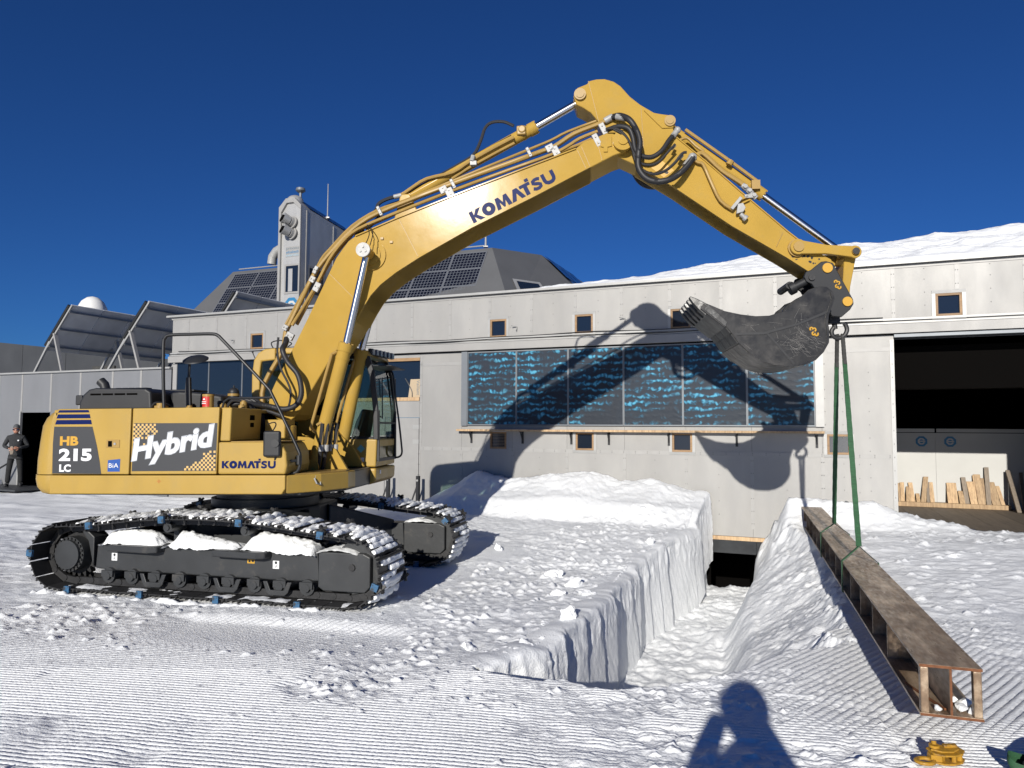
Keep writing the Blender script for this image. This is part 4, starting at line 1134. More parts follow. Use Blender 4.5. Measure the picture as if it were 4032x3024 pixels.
# exhaust elbow
MB().tube([(-20.86, 10.5, 9.66), (-21.15, 10.5, 9.70), (-21.45, 10.5, 9.58), (-21.66, 10.5, 9.34), (-21.70, 10.5, 9.02)], 0.20, 18).build('exhaust_elbow', 'zinc', tw_)
MB().box(-19.62, -19.2, 13.4, 13.9, 10.95, 11.25).box(-19.5, -19.3, 13.5, 13.8, 10.5, 10.95).build('roof_unit', 'void', tw_, smooth=0, bevel=0.03)
mast('antenna', -19.9, 12.0, 11.3, 12.9, 0.03, 'thin tall antenna rod rising from the tower roof')
# ------------------------------------------------------------------ excavator (local: x heading, y to its left = away from camera, z up)
ex = empty('excavator')
_h = R(-6.0); _t = R(0.6)
ex.matrix_world = Matrix.Translation((-3.16, 9.26, 0.0)) @ Matrix.Rotation(_h, 4, 'Z') @ Matrix.Rotation(-_t, 4, 'Y')
tag(ex, 'yellow crawler excavator with raised boom holding a bucket and sling hook', 'excavator')
UM = (Matrix.Rotation(_h, 4, 'Z') @ Matrix.Rotation(-_t, 4, 'Y')).inverted() @ Matrix.Rotation(R(-13.5), 4, 'Z')   # undercarriage is turned against the upper body

def under(mb, name, material, parent=ex, **k):
    o = mb.build(name, material, parent, **k)
    if parent is ex:
        o.matrix_local = UM
    return o
# --- tracks
path = [(-1.70, 0.055), (1.89, 0.055)] + arc(1.89, 0.40, 0.345, -90, 90, 14)[1:] + [(1.58, 0.775), (1.20, 0.815), (0.82, 0.855), (0.45, 0.878), (0.11, 0.882), (-0.25, 0.872), (-0.72, 0.838), (-1.05, 0.795), (-1.35, 0.757)] + arc(-1.70, 0.40, 0.345, 86, 270, 14)
PT = [Vector((p[0], 0, p[1])) for p in path]
tot = sum((PT[i + 1] - PT[i]).length for i in range(len(PT) - 1))
NS = 49
stp = tot / NS
ctr = resample(PT, stp)[:NS]
sm = MB()
sm.box(-stp * 0.47, stp * 0.47, -0.35, 0.35, -0.006, 0.006)
for gxx, hh in ((-0.072, 0.030), (0.0, 0.026), (0.066, 0.030)):
    for y0, y1 in ((-0.35, -0.19), (-0.185, 0.185), (0.19, 0.35)):
        sm.prism([(gxx - 0.010, 0.006), (gxx + 0.010, 0.006), (gxx + 0.006, hh), (gxx - 0.006, hh)], y0, y1)
shoe_proto = sm.build('track_shoe', 'shoe', None, smooth=0)
cl = MB()
cl.box(-0.035, 0.035, -0.375, -0.345, -0.035, 0.04)
cl.mi = 1
cl.box(-0.012, 0.012, -0.36, 0.35, 0.004, 0.034)
cl.bar((-0.05, -0.34, 0.03), (0.04, -0.30, 0.085), 0.03, 0.03); cl.bar((0.05, -0.34, 0.03), (-0.04, -0.30, 0.085), 0.03, 0.03)
cl.bar((-0.05, 0.34, 0.03), (0.04, 0.30, 0.085), 0.03, 0.03); cl.bar((0.05, 0.34, 0.03), (-0.04, 0.30, 0.085), 0.03, 0.03)
cleat_proto = cl.build('ice_cleat', ['blue_cleat', 'shoe'], None, smooth=0)
def shoe_matrix(i, yc):
    p = ctr[i]; q = ctr[(i + 1) % NS]; b_ = ctr[i - 1]
    t = (q - b_).normalized(); n_ = Vector((-t.z, 0, t.x)) * -1.0   # outward for a counter-clockwise loop
    return Matrix(((t.x, 0, n_.x, p.x), (0, 1, 0, yc), (t.z, 0, n_.z, p.z), (0, 0, 0, 1)))
first = True
snow_spots = []
for side, yc in ((-1, -1.19), (1, 1.19)):
    ln = MB()
    for i in range(NS):
        mt = shoe_matrix(i, yc)
        for yy in (-0.10, 0.10):
            ln.box(-stp * 0.53, stp * 0.46, yy - 0.02, yy + 0.02, -0.085, -0.012, mt)
            ln.cyl(mt @ Vector((-stp * 0.5, yy - 0.028, -0.055)), mt @ Vector((-stp * 0.5, yy + 0.028, -0.055)), 0.036, 8)
    tr_ = under(ln, 'track', 'shoe', smooth=30)
    for i in range(NS):
        mt = shoe_matrix(i, yc)
        if first:
            s_ = shoe_proto; s_.parent = tr_; s_.matrix_local = mt; first = False
        else:
            s_ = copy_of(shoe_proto, tr_, mt)
        if i % 5 == (1 if side < 0 else 3):
            if cleat_proto.parent is None:
                cleat_proto.parent = tr_; cleat_proto.matrix_local = mt
            else:
                copy_of(cleat_proto, tr_, mt)
    # frame
    fr = MB()
    yo = yc - 0.11; yi = yc + 0.13
    fr.prism([(-1.38, 0.25), (-1.36, 0.52), (-1.25, 0.555), (1.44, 0.555), (1.46, 0.25), (1.2, 0.235), (-1.2, 0.235)], yo, yi)
    under(fr, 'track_frame', 'under', smooth=0, bevel=0.014)
    fr = MB(); fr.prism([(1.465, 0.20), (1.465, 0.565), (1.98, 0.565), (2.06, 0.53), (2.06, 0.22), (2.0, 0.16), (1.53, 0.16)], yo - 0.03, yi + 0.03)
    under(fr, 'idler_guard', 'under', smooth=0, bevel=0.012)
    bolt = MB().cyl((1.86, yo - 0.05, 0.42), (1.86, yo - 0.02, 0.42), 0.035, 14); under(bolt, 'bolt', 'shoe')
    idl = MB().cyl((1.89, yc - 0.07, 0.40), (1.89, yc + 0.07, 0.40), 0.285, 28); under(idl, 'idler', 'under')
    # sprocket with final drive cover and bolts
    sp = MB(); n_t = 21
    ring = []
    for i in range(n_t * 4):
        rr_ = 0.285 if (i % 4) in (0, 1) else 0.235
        ring.append((-1.70 + rr_ * math.cos(2 * math.pi * i / (n_t * 4)), 0.40 + rr_ * math.sin(2 * math.pi * i / (n_t * 4))))
    sp.prism(ring, yc - 0.035, yc + 0.035)
    spo = under(sp, 'sprocket', 'shoe', smooth=0)
    hb = MB().cyl((-1.70, yc - 0.16, 0.40), (-1.70, yc + 0.2, 0.40), 0.20, 28).cyl((-1.70, yc - 0.20, 0.40), (-1.70, yc - 0.155, 0.40), 0.165, 28)
    hbo = hb.build('final_drive', 'under', spo)
    bl = MB()
    for i in range(22):
        g = 2 * math.pi * i / 22
        bl.cyl((-1.70 + 0.183 * math.cos(g), yc - 0.178, 0.40 + 0.183 * math.sin(g)), (-1.70 + 0.183 * math.cos(g), yc - 0.155, 0.40 + 0.183 * math.sin(g)), 0.014, 6)
    bl.build('bolt_ring', 'shoe', spo)
    hc = MB().prism([(-1.42, 0.26), (-1.42, 0.60), (-1.50, 0.66), (-1.62, 0.69), (-1.50, 0.55), (-1.46, 0.40)], yc - 0.1, yc + 0.12); under(hc, 'sprocket_guard', 'under', smooth=0, bevel=0.01)
    rl0 = None
    for k in range(9):
        u = -1.16 + 0.313 * k
        rl = MB().cyl((u, yc - 0.15, 0.185), (u, yc + 0.15, 0.185), 0.085, 16).cyl((u, yc - 0.18, 0.185), (u, yc + 0.18, 0.185), 0.045, 12)
        rl.box(u - 0.075, u + 0.075, yc - 0.175, yc - 0.15, 0.175, 0.245)
        under(rl, 'track_roller', 'under')
    for u in (-0.53, 0.41, 1.02):
        g_ = MB().prism([(u - 0.17, 0.24), (u - 0.13, 0.13), (u - 0.09, 0.095), (u + 0.09, 0.095), (u + 0.13, 0.13), (u + 0.17, 0.24), (u + 0.12, 0.24), (u + 0.08, 0.15), (u - 0.08, 0.15), (u - 0.12, 0.24)], yc - 0.20, yc - 0.178)
        under(g_, 'roller_guard', 'under', smooth=0, bevel=0.006)
    for u in (-0.38, 0.60):
        c_ = MB().cyl((u, yc - 0.17, 0.755), (u, yc + 0.10, 0.755), 0.055, 16).cyl((u, yc - 0.185, 0.755), (u, yc - 0.165, 0.755), 0.03, 10).box(u - 0.03, u + 0.03, yc - 0.02, yc + 0.06, 0.54, 0.75)
        under(c_, 'carrier_roller', 'under')
    for u in (-0.80, 0.55):
        s_ = MB().slab([(u - 0.33, yo + 0.01), (u - 0.30, yo - 0.14), (u + 0.25, yo - 0.16), (u + 0.33, yo - 0.11), (u + 0.35, yo + 0.01)], 0.475, 0.545)
        under(s_, 'step', 'under', smooth=0, bevel=0.012)
    if side < 0:
        for u, z, w, h, mt_ in ((-1.12, 0.39, 0.075, 0.085, 'white'), (0.95, 0.40, 0.075, 0.085, 'white')):
            d_ = MB().box(u - w / 2, u + w / 2, yo - 0.003, yo - 0.001, z - h / 2, z + h / 2); dd = under(d_, 'sticker', mt_, smooth=0)
            MB().cyl((u, yo - 0.0036, z + 0.022), (u, yo - 0.0032, z + 0.022), 0.016, 10).tube([(u, yo - 0.0036, z), (u + 0.008, yo - 0.0036, z - 0.015), (u - 0.004, yo - 0.0036, z - 0.028), (u - 0.012, yo - 0.0036, z - 0.018)], 0.0035, 4).build('hook_symbol', 'black', dd)
        d_ = MB().box(0.60, 0.69, yo - 0.003, yo - 0.001, 0.40, 0.455); dd = under(d_, 'sticker', 'gold', smooth=0)
        MB().prism([(0.612, 0.412), (0.645, 0.412), (0.628, 0.445)], yo - 0.0042, yo - 0.0034).box(0.655, 0.682, yo - 0.0042, yo - 0.0034, 0.415, 0.44).build('warning_symbol', 'black', dd, smooth=0)
# --- centre frame and slew ring
o = MB(); o.slab([(-0.62, -0.75), (0.62, -0.75), (0.75, 0), (0.62, 0.75), (-0.62, 0.75), (-0.75, 0)], 0.42, 0.90)
under(o, 'centre_frame', 'under', smooth=0, bevel=0.03)
for sx in (-1, 1):
    for sy in (-1, 1):
        o = MB()
        a = [(sx * 0.45, sy * 0.55), (sx * 0.75, sy * 0.25), (sx * 1.30, sy * 1.12), (sx * 0.80, sy * 1.12)]
        o.add([(x, y, 0.36) for x, y in a] + [(a[0][0], a[0][1], 0.88), (a[1][0], a[1][1], 0.88), (a[2][0], a[2][1], 0.60), (a[3][0], a[3][1], 0.60)], ((3, 2, 1, 0), (4, 5, 6, 7), (0, 1, 5, 4), (1, 2, 6, 5), (2, 3, 7, 6), (3, 0, 4, 7)))
        under(o, 'frame_leg', 'under', smooth=0, bevel=0.02)
MB().cyl((0, 0, 0.88), (0, 0, 1.00), 0.66, 40).cyl((0, 0, 1.0), (0, 0, 1.115), 0.60, 40).build('slew_ring', 'under', ex)
# --- upper frame
o = MB(); o.slab([(-1.95, -1.20), (0.95, -1.20), (1.25, -0.55), (1.25, 1.25), (-1.95, 1.25)], 1.112, 1.34)
o.build('upper_frame', 'under', ex, smooth=0, bevel=0.02)
# --- counterweight: rounded block at the back
def cw_ring(z, s):
    p = [(-1.965, -1.36), (-2.05, -1.352), (-2.13, -1.32), (-2.185, -1.26), (-2.30, -1.13), (-2.45, -0.88), (-2.58, -0.55), (-2.64, -0.2), (-2.64, 0.2), (-2.58, 0.55), (-2.45, 0.88), (-2.30, 1.13), (-2.185, 1.26), (-2.05, 1.352), (-1.965, 1.36)]
    out = []
    for x, y in p:
        f = (y / 1.36)
        xx = min(x + s * (1.0 if x < -1.97 else 0.0), -1.965); yy = y - s * 0.6 * f
        out.append((xx, yy, z))
    out += [(-1.5, 1.2, z), (-1.5, -1.2, z)]
    return out
MB().loft([cw_ring(z, s) for z, s in ((1.125, 0.10), (1.145, 0.05), (1.20, 0.015), (1.288, 0.0), (1.345, 0.003))]).build('counterweight', 'yellow', ex, smooth=45)
MB().loft([cw_ring(z, s) for z, s in ((1.355, 0.010), (1.50, 0.012), (1.72, 0.03), (1.91, 0.05), (2.00, 0.085), (2.06, 0.135), (2.09, 0.19), (2.10, 0.24))]).build('counterweight_top', 'yellow', ex, smooth=45)
# --- side panels
def panel(name, pts, y0=-1.36, y1=-1.30, material='yellow', bev=0.012):
    return MB().prism(pts, y0, y1).build(name, material, ex, smooth=0, bevel=bev, seg=3)
panel('lower_skirt', [(-1.945, 1.135), (-1.945, 1.343), (0.84, 1.349), (0.84, 1.20), (0.80, 1.14)], -1.355, -1.15)
p1 = panel('rear_door', [(-1.93, 1.357), (-0.985, 1.357), (-0.972, 2.098), (-1.86, 2.098), (-1.905, 1.95)])
p2 = panel('middle_door', [(-0.967, 1.357), (0.048, 1.360), (0.072, 2.102), (-0.955, 2.098)])
MB().slab([(-1.95, -1.31), (0.19, -1.31), (0.19, 1.25), (-1.95, 1.25)], 2.05, 2.088).build('top_deck', 'yellow', ex, smooth=0, bevel=0.01)
MB().box(-1.94, 0.05, -1.29, 1.2, 1.34, 2.05).build('engine_bay', 'void', ex, smooth=0)
o = MB(); o.prism([(0.083, 1.725), (0.20, 1.725), (0.215, 2.096), (0.10, 2.10)], -1.36, -0.62); o.build('front_cabinet', 'yellow', ex, smooth=0, bevel=0.015)
MB().box(0.206, 0.212, -0.92, -0.80, 1.96, 2.02).box(0.206, 0.2125, -0.90, -0.82, 1.88, 1.93).build('vent_slot', 'void', ex, smooth=0)
o = MB(); o.prism([(0.065, 1.358), (0.84, 1.358), (0.86, 1.45), (0.845, 1.60), (0.79, 1.70), (0.70, 1.715), (0.065, 1.715)], -1.36, -0.70); tb = o.build('tool_box', 'yellow', ex, smooth=0, bevel=0.02)
MB().box(0.20, 0.80, -1.34, -0.72, 1.716, 1.722).build('tread_plate', 'yellow_pipe', tb, smooth=0)
for z in (1.44, 1.50):
    MB().box(0.845, 0.866, -1.12, -1.03, z, z + 0.042).build('vent_slot', 'void', tb, smooth=0)
o = MB(); o.slab([(0.845, -1.34), (1.12, -1.02), (1.30, -0.62), (1.30, -0.35), (0.84, -0.35)], 1.145, 1.345); o.build('front_step', 'yellow', ex, smooth=0, bevel=0.012)
MB().slab([(0.90, -1.24), (1.10, -1.0), (1.27, -0.62), (1.24, -0.40), (0.88, -0.40)], 1.346, 1.358).build('step_plate', 'yellow_pipe', ex, smooth=0)
MB().bar((1.06, -1.06, 1.25), (1.06, -1.06, 1.33), 0.03, 0.03).build('latch', 'zinc', ex)
MB().tube([(1.07, -1.10, 1.30), (1.10, -1.10, 1.24), (1.12, -1.04, 1.22), (1.10, -1.0, 1.29)], 0.009, 6).build('tie_ring', 'zinc', ex)
# door latch, aim mark, decals
o = MB().box(-1.26, -1.10, -1.366, -1.358, 1.655, 1.745).build('latch_recess', 'yellow_pipe', p1, smooth=0, bevel=0.008)
MB().box(-1.235, -1.19, -1.371, -1.3665, 1.668, 1.732).build('latch_slot', 'void', p1, smooth=0)
MB().cyl((-1.155, -1.372, 1.70), (-1.155, -1.366, 1.70), 0.014, 12).build('lock', 'zinc', p1)
MB().box(-0.652, -0.598, -1.3565, -1.3552, 1.2785, 1.2815).box(-0.6265, -0.6235, -1.3565, -1.3552, 1.255, 1.307).build('aim_mark', 'orange', ex, smooth=0)
o = MB()
for i in range(16):
    a, b = R(22.5 * i), R(22.5 * (i + 1))
    o.prism([(-0.625 + 0.015 * math.cos(a), 1.28 + 0.015 * math.sin(a)), (-0.625 + 0.015 * math.cos(b), 1.28 + 0.015 * math.sin(b)), (-0.625 + 0.011 * math.cos(b), 1.28 + 0.011 * math.sin(b)), (-0.625 + 0.011 * math.cos(a), 1.28 + 0.011 * math.sin(a))], -1.3566, -1.3553)
o.build('aim_ring', 'orange', ex, smooth=0)
YD = -1.3605
def decal(name, pts, material, par, d=0.0):
    return MB().prism(pts, YD - 0.0015 - d, YD - d).build(name, material, par, smooth=0)
decal('grey_stripe', [(-1.908, 1.366), (-1.313, 1.362), (-1.335, 1.50), (-1.375, 1.68), (-1.435, 1.895), (-1.902, 1.897), (-1.912, 1.7)], 'decal_grey', p1)
for z0, z1, ua, ub in ((1.922, 1.972, -1.885, -1.455), (1.99, 2.036, -1.87, -1.473), (2.056, 2.084, -1.855, -1.490)):
    decal('blue_stripe', [(ua - 0.008, z0), (ub + 0.012, z0), (ub, z1), (ua + 0.01, z1)], 'navy', p1)
yd = (0, YD - 0.002, 0)
def let(body, mt_, par, u0, z0, w, h, bold, **k):
    return lettering(body, 'lettering', mt_, par, (u0, YD - 0.0018, z0), (1, 0, 0), (0, 0, 1), w, h, bold=bold, depth=0.002, **k)
let('HB', 'gold', p1, -1.824, 1.682, 0.225, 0.105, 0.045)
let('215', 'white', p1, -1.832, 1.506, 0.40, 0.142, 0.045)
let('LC', 'white', p1, -1.822, 1.385, 0.140, 0.085, 0.045)
bd_ = decal('dealer_plate', [(-1.238, 1.388), (-1.092, 1.388), (-1.088, 1.530), (-1.236, 1.516)], 'blue_decal', p1)
let('BiA', 'white', bd_, -1.222, 1.432, 0.115, 0.05, 0.0).location = (0, -0.0015, 0)
hy = decal('hybrid_panel', [(-0.948, 1.392), (0.040, 1.398), (0.052, 1.926), (-0.935, 1.930)], 'decal_grey', p2)
# chequered fields of the decal
ck = MB(); ck.mi = 0
def sq_at(i, j, u0, z0, s=0.0242):
    ck.prism([(u0 + i * s, z0 + j * s), (u0 + (i + 1) * s, z0 + j * s), (u0 + (i + 1) * s, z0 + (j + 1) * s), (u0 + i * s, z0 + (j + 1) * s)], YD - 0.0026, YD - 0.0014)
rr = random.Random(5)
for i in range(16):
    for j in range(10):
        if (i + j) % 2: continue
        d_ = i / 12.0 + j / 11.0
        if d_ < 0.75 or (d_ < 1.05 and rr.random() < 0.75) or (d_ < 1.25 and rr.random() < 0.3):
            if i > 11 or 9 - j < 0: continue
            sq_at(i, 9 - j + 0.0, -0.940, 1.680)
for i in range(16):
    for j in range(9):
        if (i + j) % 2: continue
        d_ = i / 13.0 + j / 9.0
        if d_ < 0.78 or (d_ < 1.05 and rr.random() < 0.7) or (d_ < 1.25 and rr.random() < 0.25):
            sq_at(15 - i, j, -0.350, 1.402)
ck.build('chequer_squares', 'cream', hy, smooth=0)
sl = 0.172
for mt_, bold, dy, grow in (('white_edge', 0.055, 0.0, 0.014), ('white', 0.028, 0.0012, 0.0)):
    lettering('Hybrid', 'lettering', mt_, hy, (-0.945 - grow, YD - 0.0028 - dy, 1.435 - grow), (0.985, 0, sl), (0.0, 0, 1), 0.97 + 2 * grow, 0.305 + 2 * grow, bold=bold, depth=0.001, shear=0.12)
# clip: "y" hangs below the line, so the box holds its tail too
block_letters('lettering', 'navy', tb, (0.112, YD - 0.0005, 1.425), (1, 0, 0), (0, 0, 1), 0.622, 0.080)
# --- black hood, exhaust, tarp
def rbox(x0, x1, y0, y1, z0, z1, name, material, par=ex, bev=0.05):
    return MB().box(x0, x1, y0, y1, z0, z1).build(name, material, par, smooth=0, bevel=bev, seg=4)
hd = MB().prism([(-1.955, 2.09), (-1.945, 2.20), (-1.90, 2.285), (-1.83, 2.345), (-1.75, 2.362), (-1.10, 2.350), (-1.03, 2.31), (-1.015, 2.09)], -0.92, 0.45).build('engine_hood', 'black', ex, smooth=0, bevel=0.03, seg=3)
for k in range(4):
    MB().box(-1.80 + 0.155 * k, -1.80 + 0.155 * k + 0.135, -0.923, -0.915, 2.272, 2.294).build('louvre', 'void', hd, smooth=0)
for k in range(5):
    MB().box(-1.56 + 0.085 * k, -1.56 + 0.085 * k + 0.06, -0.80, -0.70, 2.353, 2.366).build('louvre', 'void', hd, smooth=0)
rbox(-2.05, -1.96, -0.85, -0.72, 2.16, 2.28, 'work_lamp', 'black', ex, 0.015)
MB().tube([(-2.27, 0.0, 2.15), (-2.27, 0.0, 2.40), (-2.29, 0.0, 2.46), (-2.345, 0.0, 2.51)], 0.062, 18, caps=False).build('exhaust_pipe', 'black', ex)
rbox(-1.60, -1.02, 0.0, 0.35, 2.36, 2.385, 'hood_lid', 'black', ex, 0.01)
o = MB(); tp = [(-1.02, 2.32), (-0.90, 2.335), (-0.70, 2.32), (-0.50, 2.30), (-0.34, 2.27), (-0.32, 2.09), (-1.02, 2.09)]
o.prism(tp, -0.55, 0.30); o.build('tarpaulin', 'black', ex, smooth=0, bevel=0.04, seg=3)
# --- hand rail
rp = smooth_path([(-0.682, -1.2, 2.09), (-0.70, -1.2, 2.45), (-0.708, -1.2, 2.84), (-0.69, -1.2, 2.91), (-0.632, -1.2, 2.943), (-0.36, -1.2, 2.947), (-0.12, -1.2, 2.946), (-0.05, -1.2, 2.925), (0.0, -1.2, 2.88), (0.27, -1.2, 2.61), (0.55, -1.2, 2.325), (0.60, -1.2, 2.25), (0.744, -1.2, 1.973), (0.92, -1.2, 1.62), (0.938, -1.2, 1.55), (0.938, -1.2, 1.44), (0.91, -1.2, 1.38), (0.86, -1.2, 1.36), (0.779, -1.2, 1.358)], 4)
hr = MB().tube(rp, 0.019, 10).build('hand_rail', 'black_tube', ex)
MB().tube([(0.02, -1.2, 2.10), (0.04, -1.2, 2.17), (0.09, -1.2, 2.205), (0.60, -1.2, 2.21)], 0.014, 8).build('rail_brace', 'black_tube', hr)
# --- mirrors
mr_ = rbox(0.605, 0.80, -1.42, -1.36, 1.55, 1.835, 'mirror', 'black', ex, 0.025)
mr_.rotation_euler = (0, 0, 0)
MB().tube(smooth_path([(0.75, -1.37, 1.70), (0.74, -1.36, 1.58), (0.72, -1.34, 1.50), (0.76, -1.30, 1.49), (0.93, -1.21, 1.505)], 4), 0.016, 8).cyl((0.75, -1.43, 1.70), (0.75, -1.36, 1.70), 0.045, 14).build('mirror_arm', 'black_tube', mr_)
MB().tube(smooth_path([(0.70, -1.38, 1.83), (0.72, -1.34, 1.90), (0.68, -1.3, 1.93), (0.60, -1.28, 1.91)], 3), 0.007, 6).build('mirror_cable', 'black_tube', mr_)
MB().cyl((0.93, -1.2, 1.46), (0.93, -1.2, 1.56), 0.032, 12).build('mirror_clamp', 'black_tube', mr_)
rm = MB().loft([[( -0.545 + 0.152 * s_ * math.cos(g), -0.80 + 0.12 * s_ * math.sin(g), z_ + 0.055 * s_ * math.sin(g)) for g in np.linspace(0, 2 * math.pi, 28, endpoint=False)] for s_, z_ in ((1.0, 2.685), (1.0, 2.70), (0.7, 2.725), (0.1, 2.74))]).build('round_mirror', 'black', ex)
MB().prism([(-0.672, 2.09), (-0.585, 2.09), (-0.605, 2.48), (-0.65, 2.48)], -0.82, -0.78).tube([(-0.628, -0.80, 2.46), (-0.62, -0.80, 2.68)], 0.016, 8).build('mirror_post', 'black', rm, smooth=0)
# --- filter canister, precleaner, deck pipework
fc = MB().cyl((-0.374, -0.80, 2.09), (-0.374, -0.80, 2.255), 0.064, 22).cyl((-0.374, -0.80, 2.25), (-0.374, -0.80, 2.275), 0.068, 22).build('filter_canister', 'yellow_pipe', ex)
lb_ = []
o = MB()
rg = [[(-0.374 + 0.0655 * math.cos(g), -0.80 + 0.0655 * math.sin(g), z) for g in np.linspace(R(-150), R(-50), 9)] for z in (2.125, 2.245)]
o.add(rg[0] + rg[1], [(i, i + 1, 10 + i, 9 + i) for i in range(8)]); o.build('label', 'red', fc)
MB().prism([(-0.405, 2.205), (-0.375, 2.205), (-0.390, 2.232)], -0.8672, -0.866).box(-0.415, -0.365, -0.8672, -0.866, 2.16, 2.168).box(-0.415, -0.365, -0.8672, -0.866, 2.18, 2.188).build('label_print', 'white', fc, smooth=0)
MB().cyl((-0.315, -0.3, 2.09), (-0.315, -0.3, 2.26), 0.045, 16).cyl((-0.315, -0.3, 2.26), (-0.315, -0.3, 2.31), 0.068, 18).ball((-0.315, -0.3, 2.32), 0.066, 16, 9).cyl((-0.315, -0.3, 2.37), (-0.315, -0.3, 2.41), 0.012, 8).build('precleaner', 'black', ex)
MB().cyl((-0.315, -0.3, 2.275), (-0.315, -0.3, 2.305), 0.072, 18).build('precleaner_band', 'yellow_pipe', ex)
for k in range(7):
    u = (-0.92, -0.72, -0.55, -0.24, -0.1, 0.02, 0.1)[k]; y_ = (-0.95, -0.62, -0.9, -0.55, -0.95, -0.7, -0.9)[k]; h_ = (.05, .09, .04, .07, .06, .1, .05)[k]
    MB().cyl((u, y_, 2.085), (u, y_, 2.085 + h_), 0.04, 10).cyl((u, y_, 2.085 + h_), (u, y_, 2.1 + h_), 0.025, 8).build('deck_fitting', 'yellow_pipe', ex)
MB().tube(smooth_path([(-0.98, -1.0, 2.10), (-0.92, -1.0, 2.17), (-0.82, -0.95, 2.16), (-0.75, -0.9, 2.10)]), 0.012, 6).build('deck_hose', 'rubber', ex)
MB().cyl((-0.83, -1.02, 2.085), (-0.83, -1.02, 2.135), 0.075, 18).cyl((-0.83, -1.02, 2.13), (-0.83, -1.02, 2.165), 0.05, 14).build('filler_cap', 'yellow_pipe', ex)
for k in range(5):
    MB().tube(smooth_path([(-0.2 + 0.02 * k, -0.7 + 0.1 * k, 2.10), (-0.12, -0.7 + 0.09 * k, 2.20), (0.02, -0.66 + 0.08 * k, 2.17 + 0.012 * k), (0.10, -0.6 + 0.06 * k, 2.05), (0.13, -0.55 + 0.05 * k, 1.8)]), 0.018, 7).build('deck_hose', 'rubber', ex)
MB().box(0.22, 0.62, -0.62, 0.30, 1.35, 1.72).build('swing_motor_bay', 'under', ex, smooth=0, bevel=0.02)
MB().cyl((0.42, -0.40, 1.72), (0.42, -0.40, 1.90), 0.13, 18).box(0.24, 0.50, -0.6, -0.3, 1.74, 1.97).build('tank', 'yellow', ex, smooth=30, bevel=0.015)
# --- cab (far side of the boom)
cb_ = empty('cab'); cb_.parent = ex
CY0, CY1 = 0.42, 1.36
MB().prism([(-0.43, 1.34), (-0.435, 2.60), (-0.41, 2.80), (-0.35, 2.90), (-0.25, 2.955), (-0.10, 2.965), (-0.10, 2.80), (-0.30, 2.78), (-0.32, 2.62), (-0.32, 1.34)], CY0, CY1).build('rear_pillar', 'yellow', cb_, smooth=0, bevel=0.02, seg=3)
MB().prism([(-0.10, 2.88), (-0.10, 2.965), (0.6, 2.965), (1.05, 2.945), (1.20, 2.90), (1.24, 2.83), (1.1, 2.83), (1.0, 2.88)], CY0, CY1).build('roof', 'yellow', cb_, smooth=0, bevel=0.02)
MB().prism([(-0.32, 1.34), (1.32, 1.34), (1.335, 1.712), (-0.32, 1.712)], CY0, CY1).build('lower_body', 'yellow', cb_, smooth=0, bevel=0.02, seg=3)
MB().prism([(0.62, 1.12), (1.25, 1.105), (1.325, 1.16), (1.332, 1.325), (0.62, 1.325)], CY0 - 0.02, CY1).build('front_base', 'yellow', cb_, smooth=0, bevel=0.03, seg=3)
def pil(name, a, b, y, w, material='black'):
    return MB().bar((a[0], y, a[1]), (b[0], y, b[1]), 0.05, w, (1, 0, 0)).build(name, material, cb_, smooth=0, bevel=0.01)
for y in (CY0 + 0.03, CY1 - 0.03):
    pil('front_pillar', (1.315, 1.70), (1.31, 2.10), y, 0.07); pil('front_pillar', (1.31, 2.09), (1.255, 2.60), y, 0.07); pil('front_pillar', (1.255, 2.59), (1.17, 2.86), y, 0.08)
    pil('side_rail', (-0.1, 2.83), (1.18, 2.84), y, 0.07); pil('middle_pillar', (0.30, 1.72), (0.30, 2.82), y, 0.06)
pil('lower_rail', (-0.3, 1.735), (1.33, 1.735), CY0 + 0.02, 0.05)
for y in (CY0 + 0.012, CY1 - 0.02):
    MB().prism([(-0.33, 1.75), (1.30, 1.75), (1.29, 2.10), (1.235, 2.60), (1.16, 2.83), (-0.28, 2.83)], y, y + 0.006).build('side_glass', 'cabglass', cb_, smooth=0)
MB().add([(1.332, CY0 + 0.06, 1.44), (1.332, CY1 - 0.05, 1.44), (1.328, CY1 - 0.05, 2.10), (1.328, CY0 + 0.06, 2.10), (1.272, CY1 - 0.05, 2.60), (1.272, CY0 + 0.06, 2.60), (1.20, CY1 - 0.05, 2.82), (1.20, CY0 + 0.06, 2.82)], ((0, 1, 2, 3), (3, 2, 4, 5), (5, 4, 6, 7))).build('windscreen', 'cabglass', cb_)
o = MB(); o.bar((1.338, CY0 + 0.04, 1.43), (1.338, CY1 - 0.04, 1.43), 0.03, 0.04); o.bar((1.338, CY0 + 0.05, 1.43), (1.335, CY0 + 0.05, 2.10), 0.04, 0.035); o.bar((1.338, CY1 - 0.05, 1.43), (1.335, CY1 - 0.05, 2.10), 0.04, 0.035); o.bar((1.335, CY0 + 0.04, 1.93), (1.335, CY1 - 0.04, 1.93), 0.03, 0.025)
o.build('windscreen_frame', 'black', cb_, smooth=0)
MB().bar((1.30, CY0 + 0.35, 2.55), (1.345, CY0 + 0.22, 1.99), 0.014, 0.014).bar((1.345, CY0 + 0.22, 2.0), (1.345, CY0 + 0.10, 2.02), 0.012, 0.012).build('wiper', 'black_tube', cb_)
MB().slab([(1.10, CY0 - 0.02), (1.50, CY0 + 0.1), (1.50, CY1 - 0.1), (1.10, CY1)], 2.70, 2.712).build('sun_visor', 'black', cb_, smooth=0)
lb = MB().bar((1.20, 0.50, 2.90), (1.32, 1.22, 2.90), 0.05, 0.09).build('lamp_bar', 'black', cb_, smooth=0, bevel=0.01)
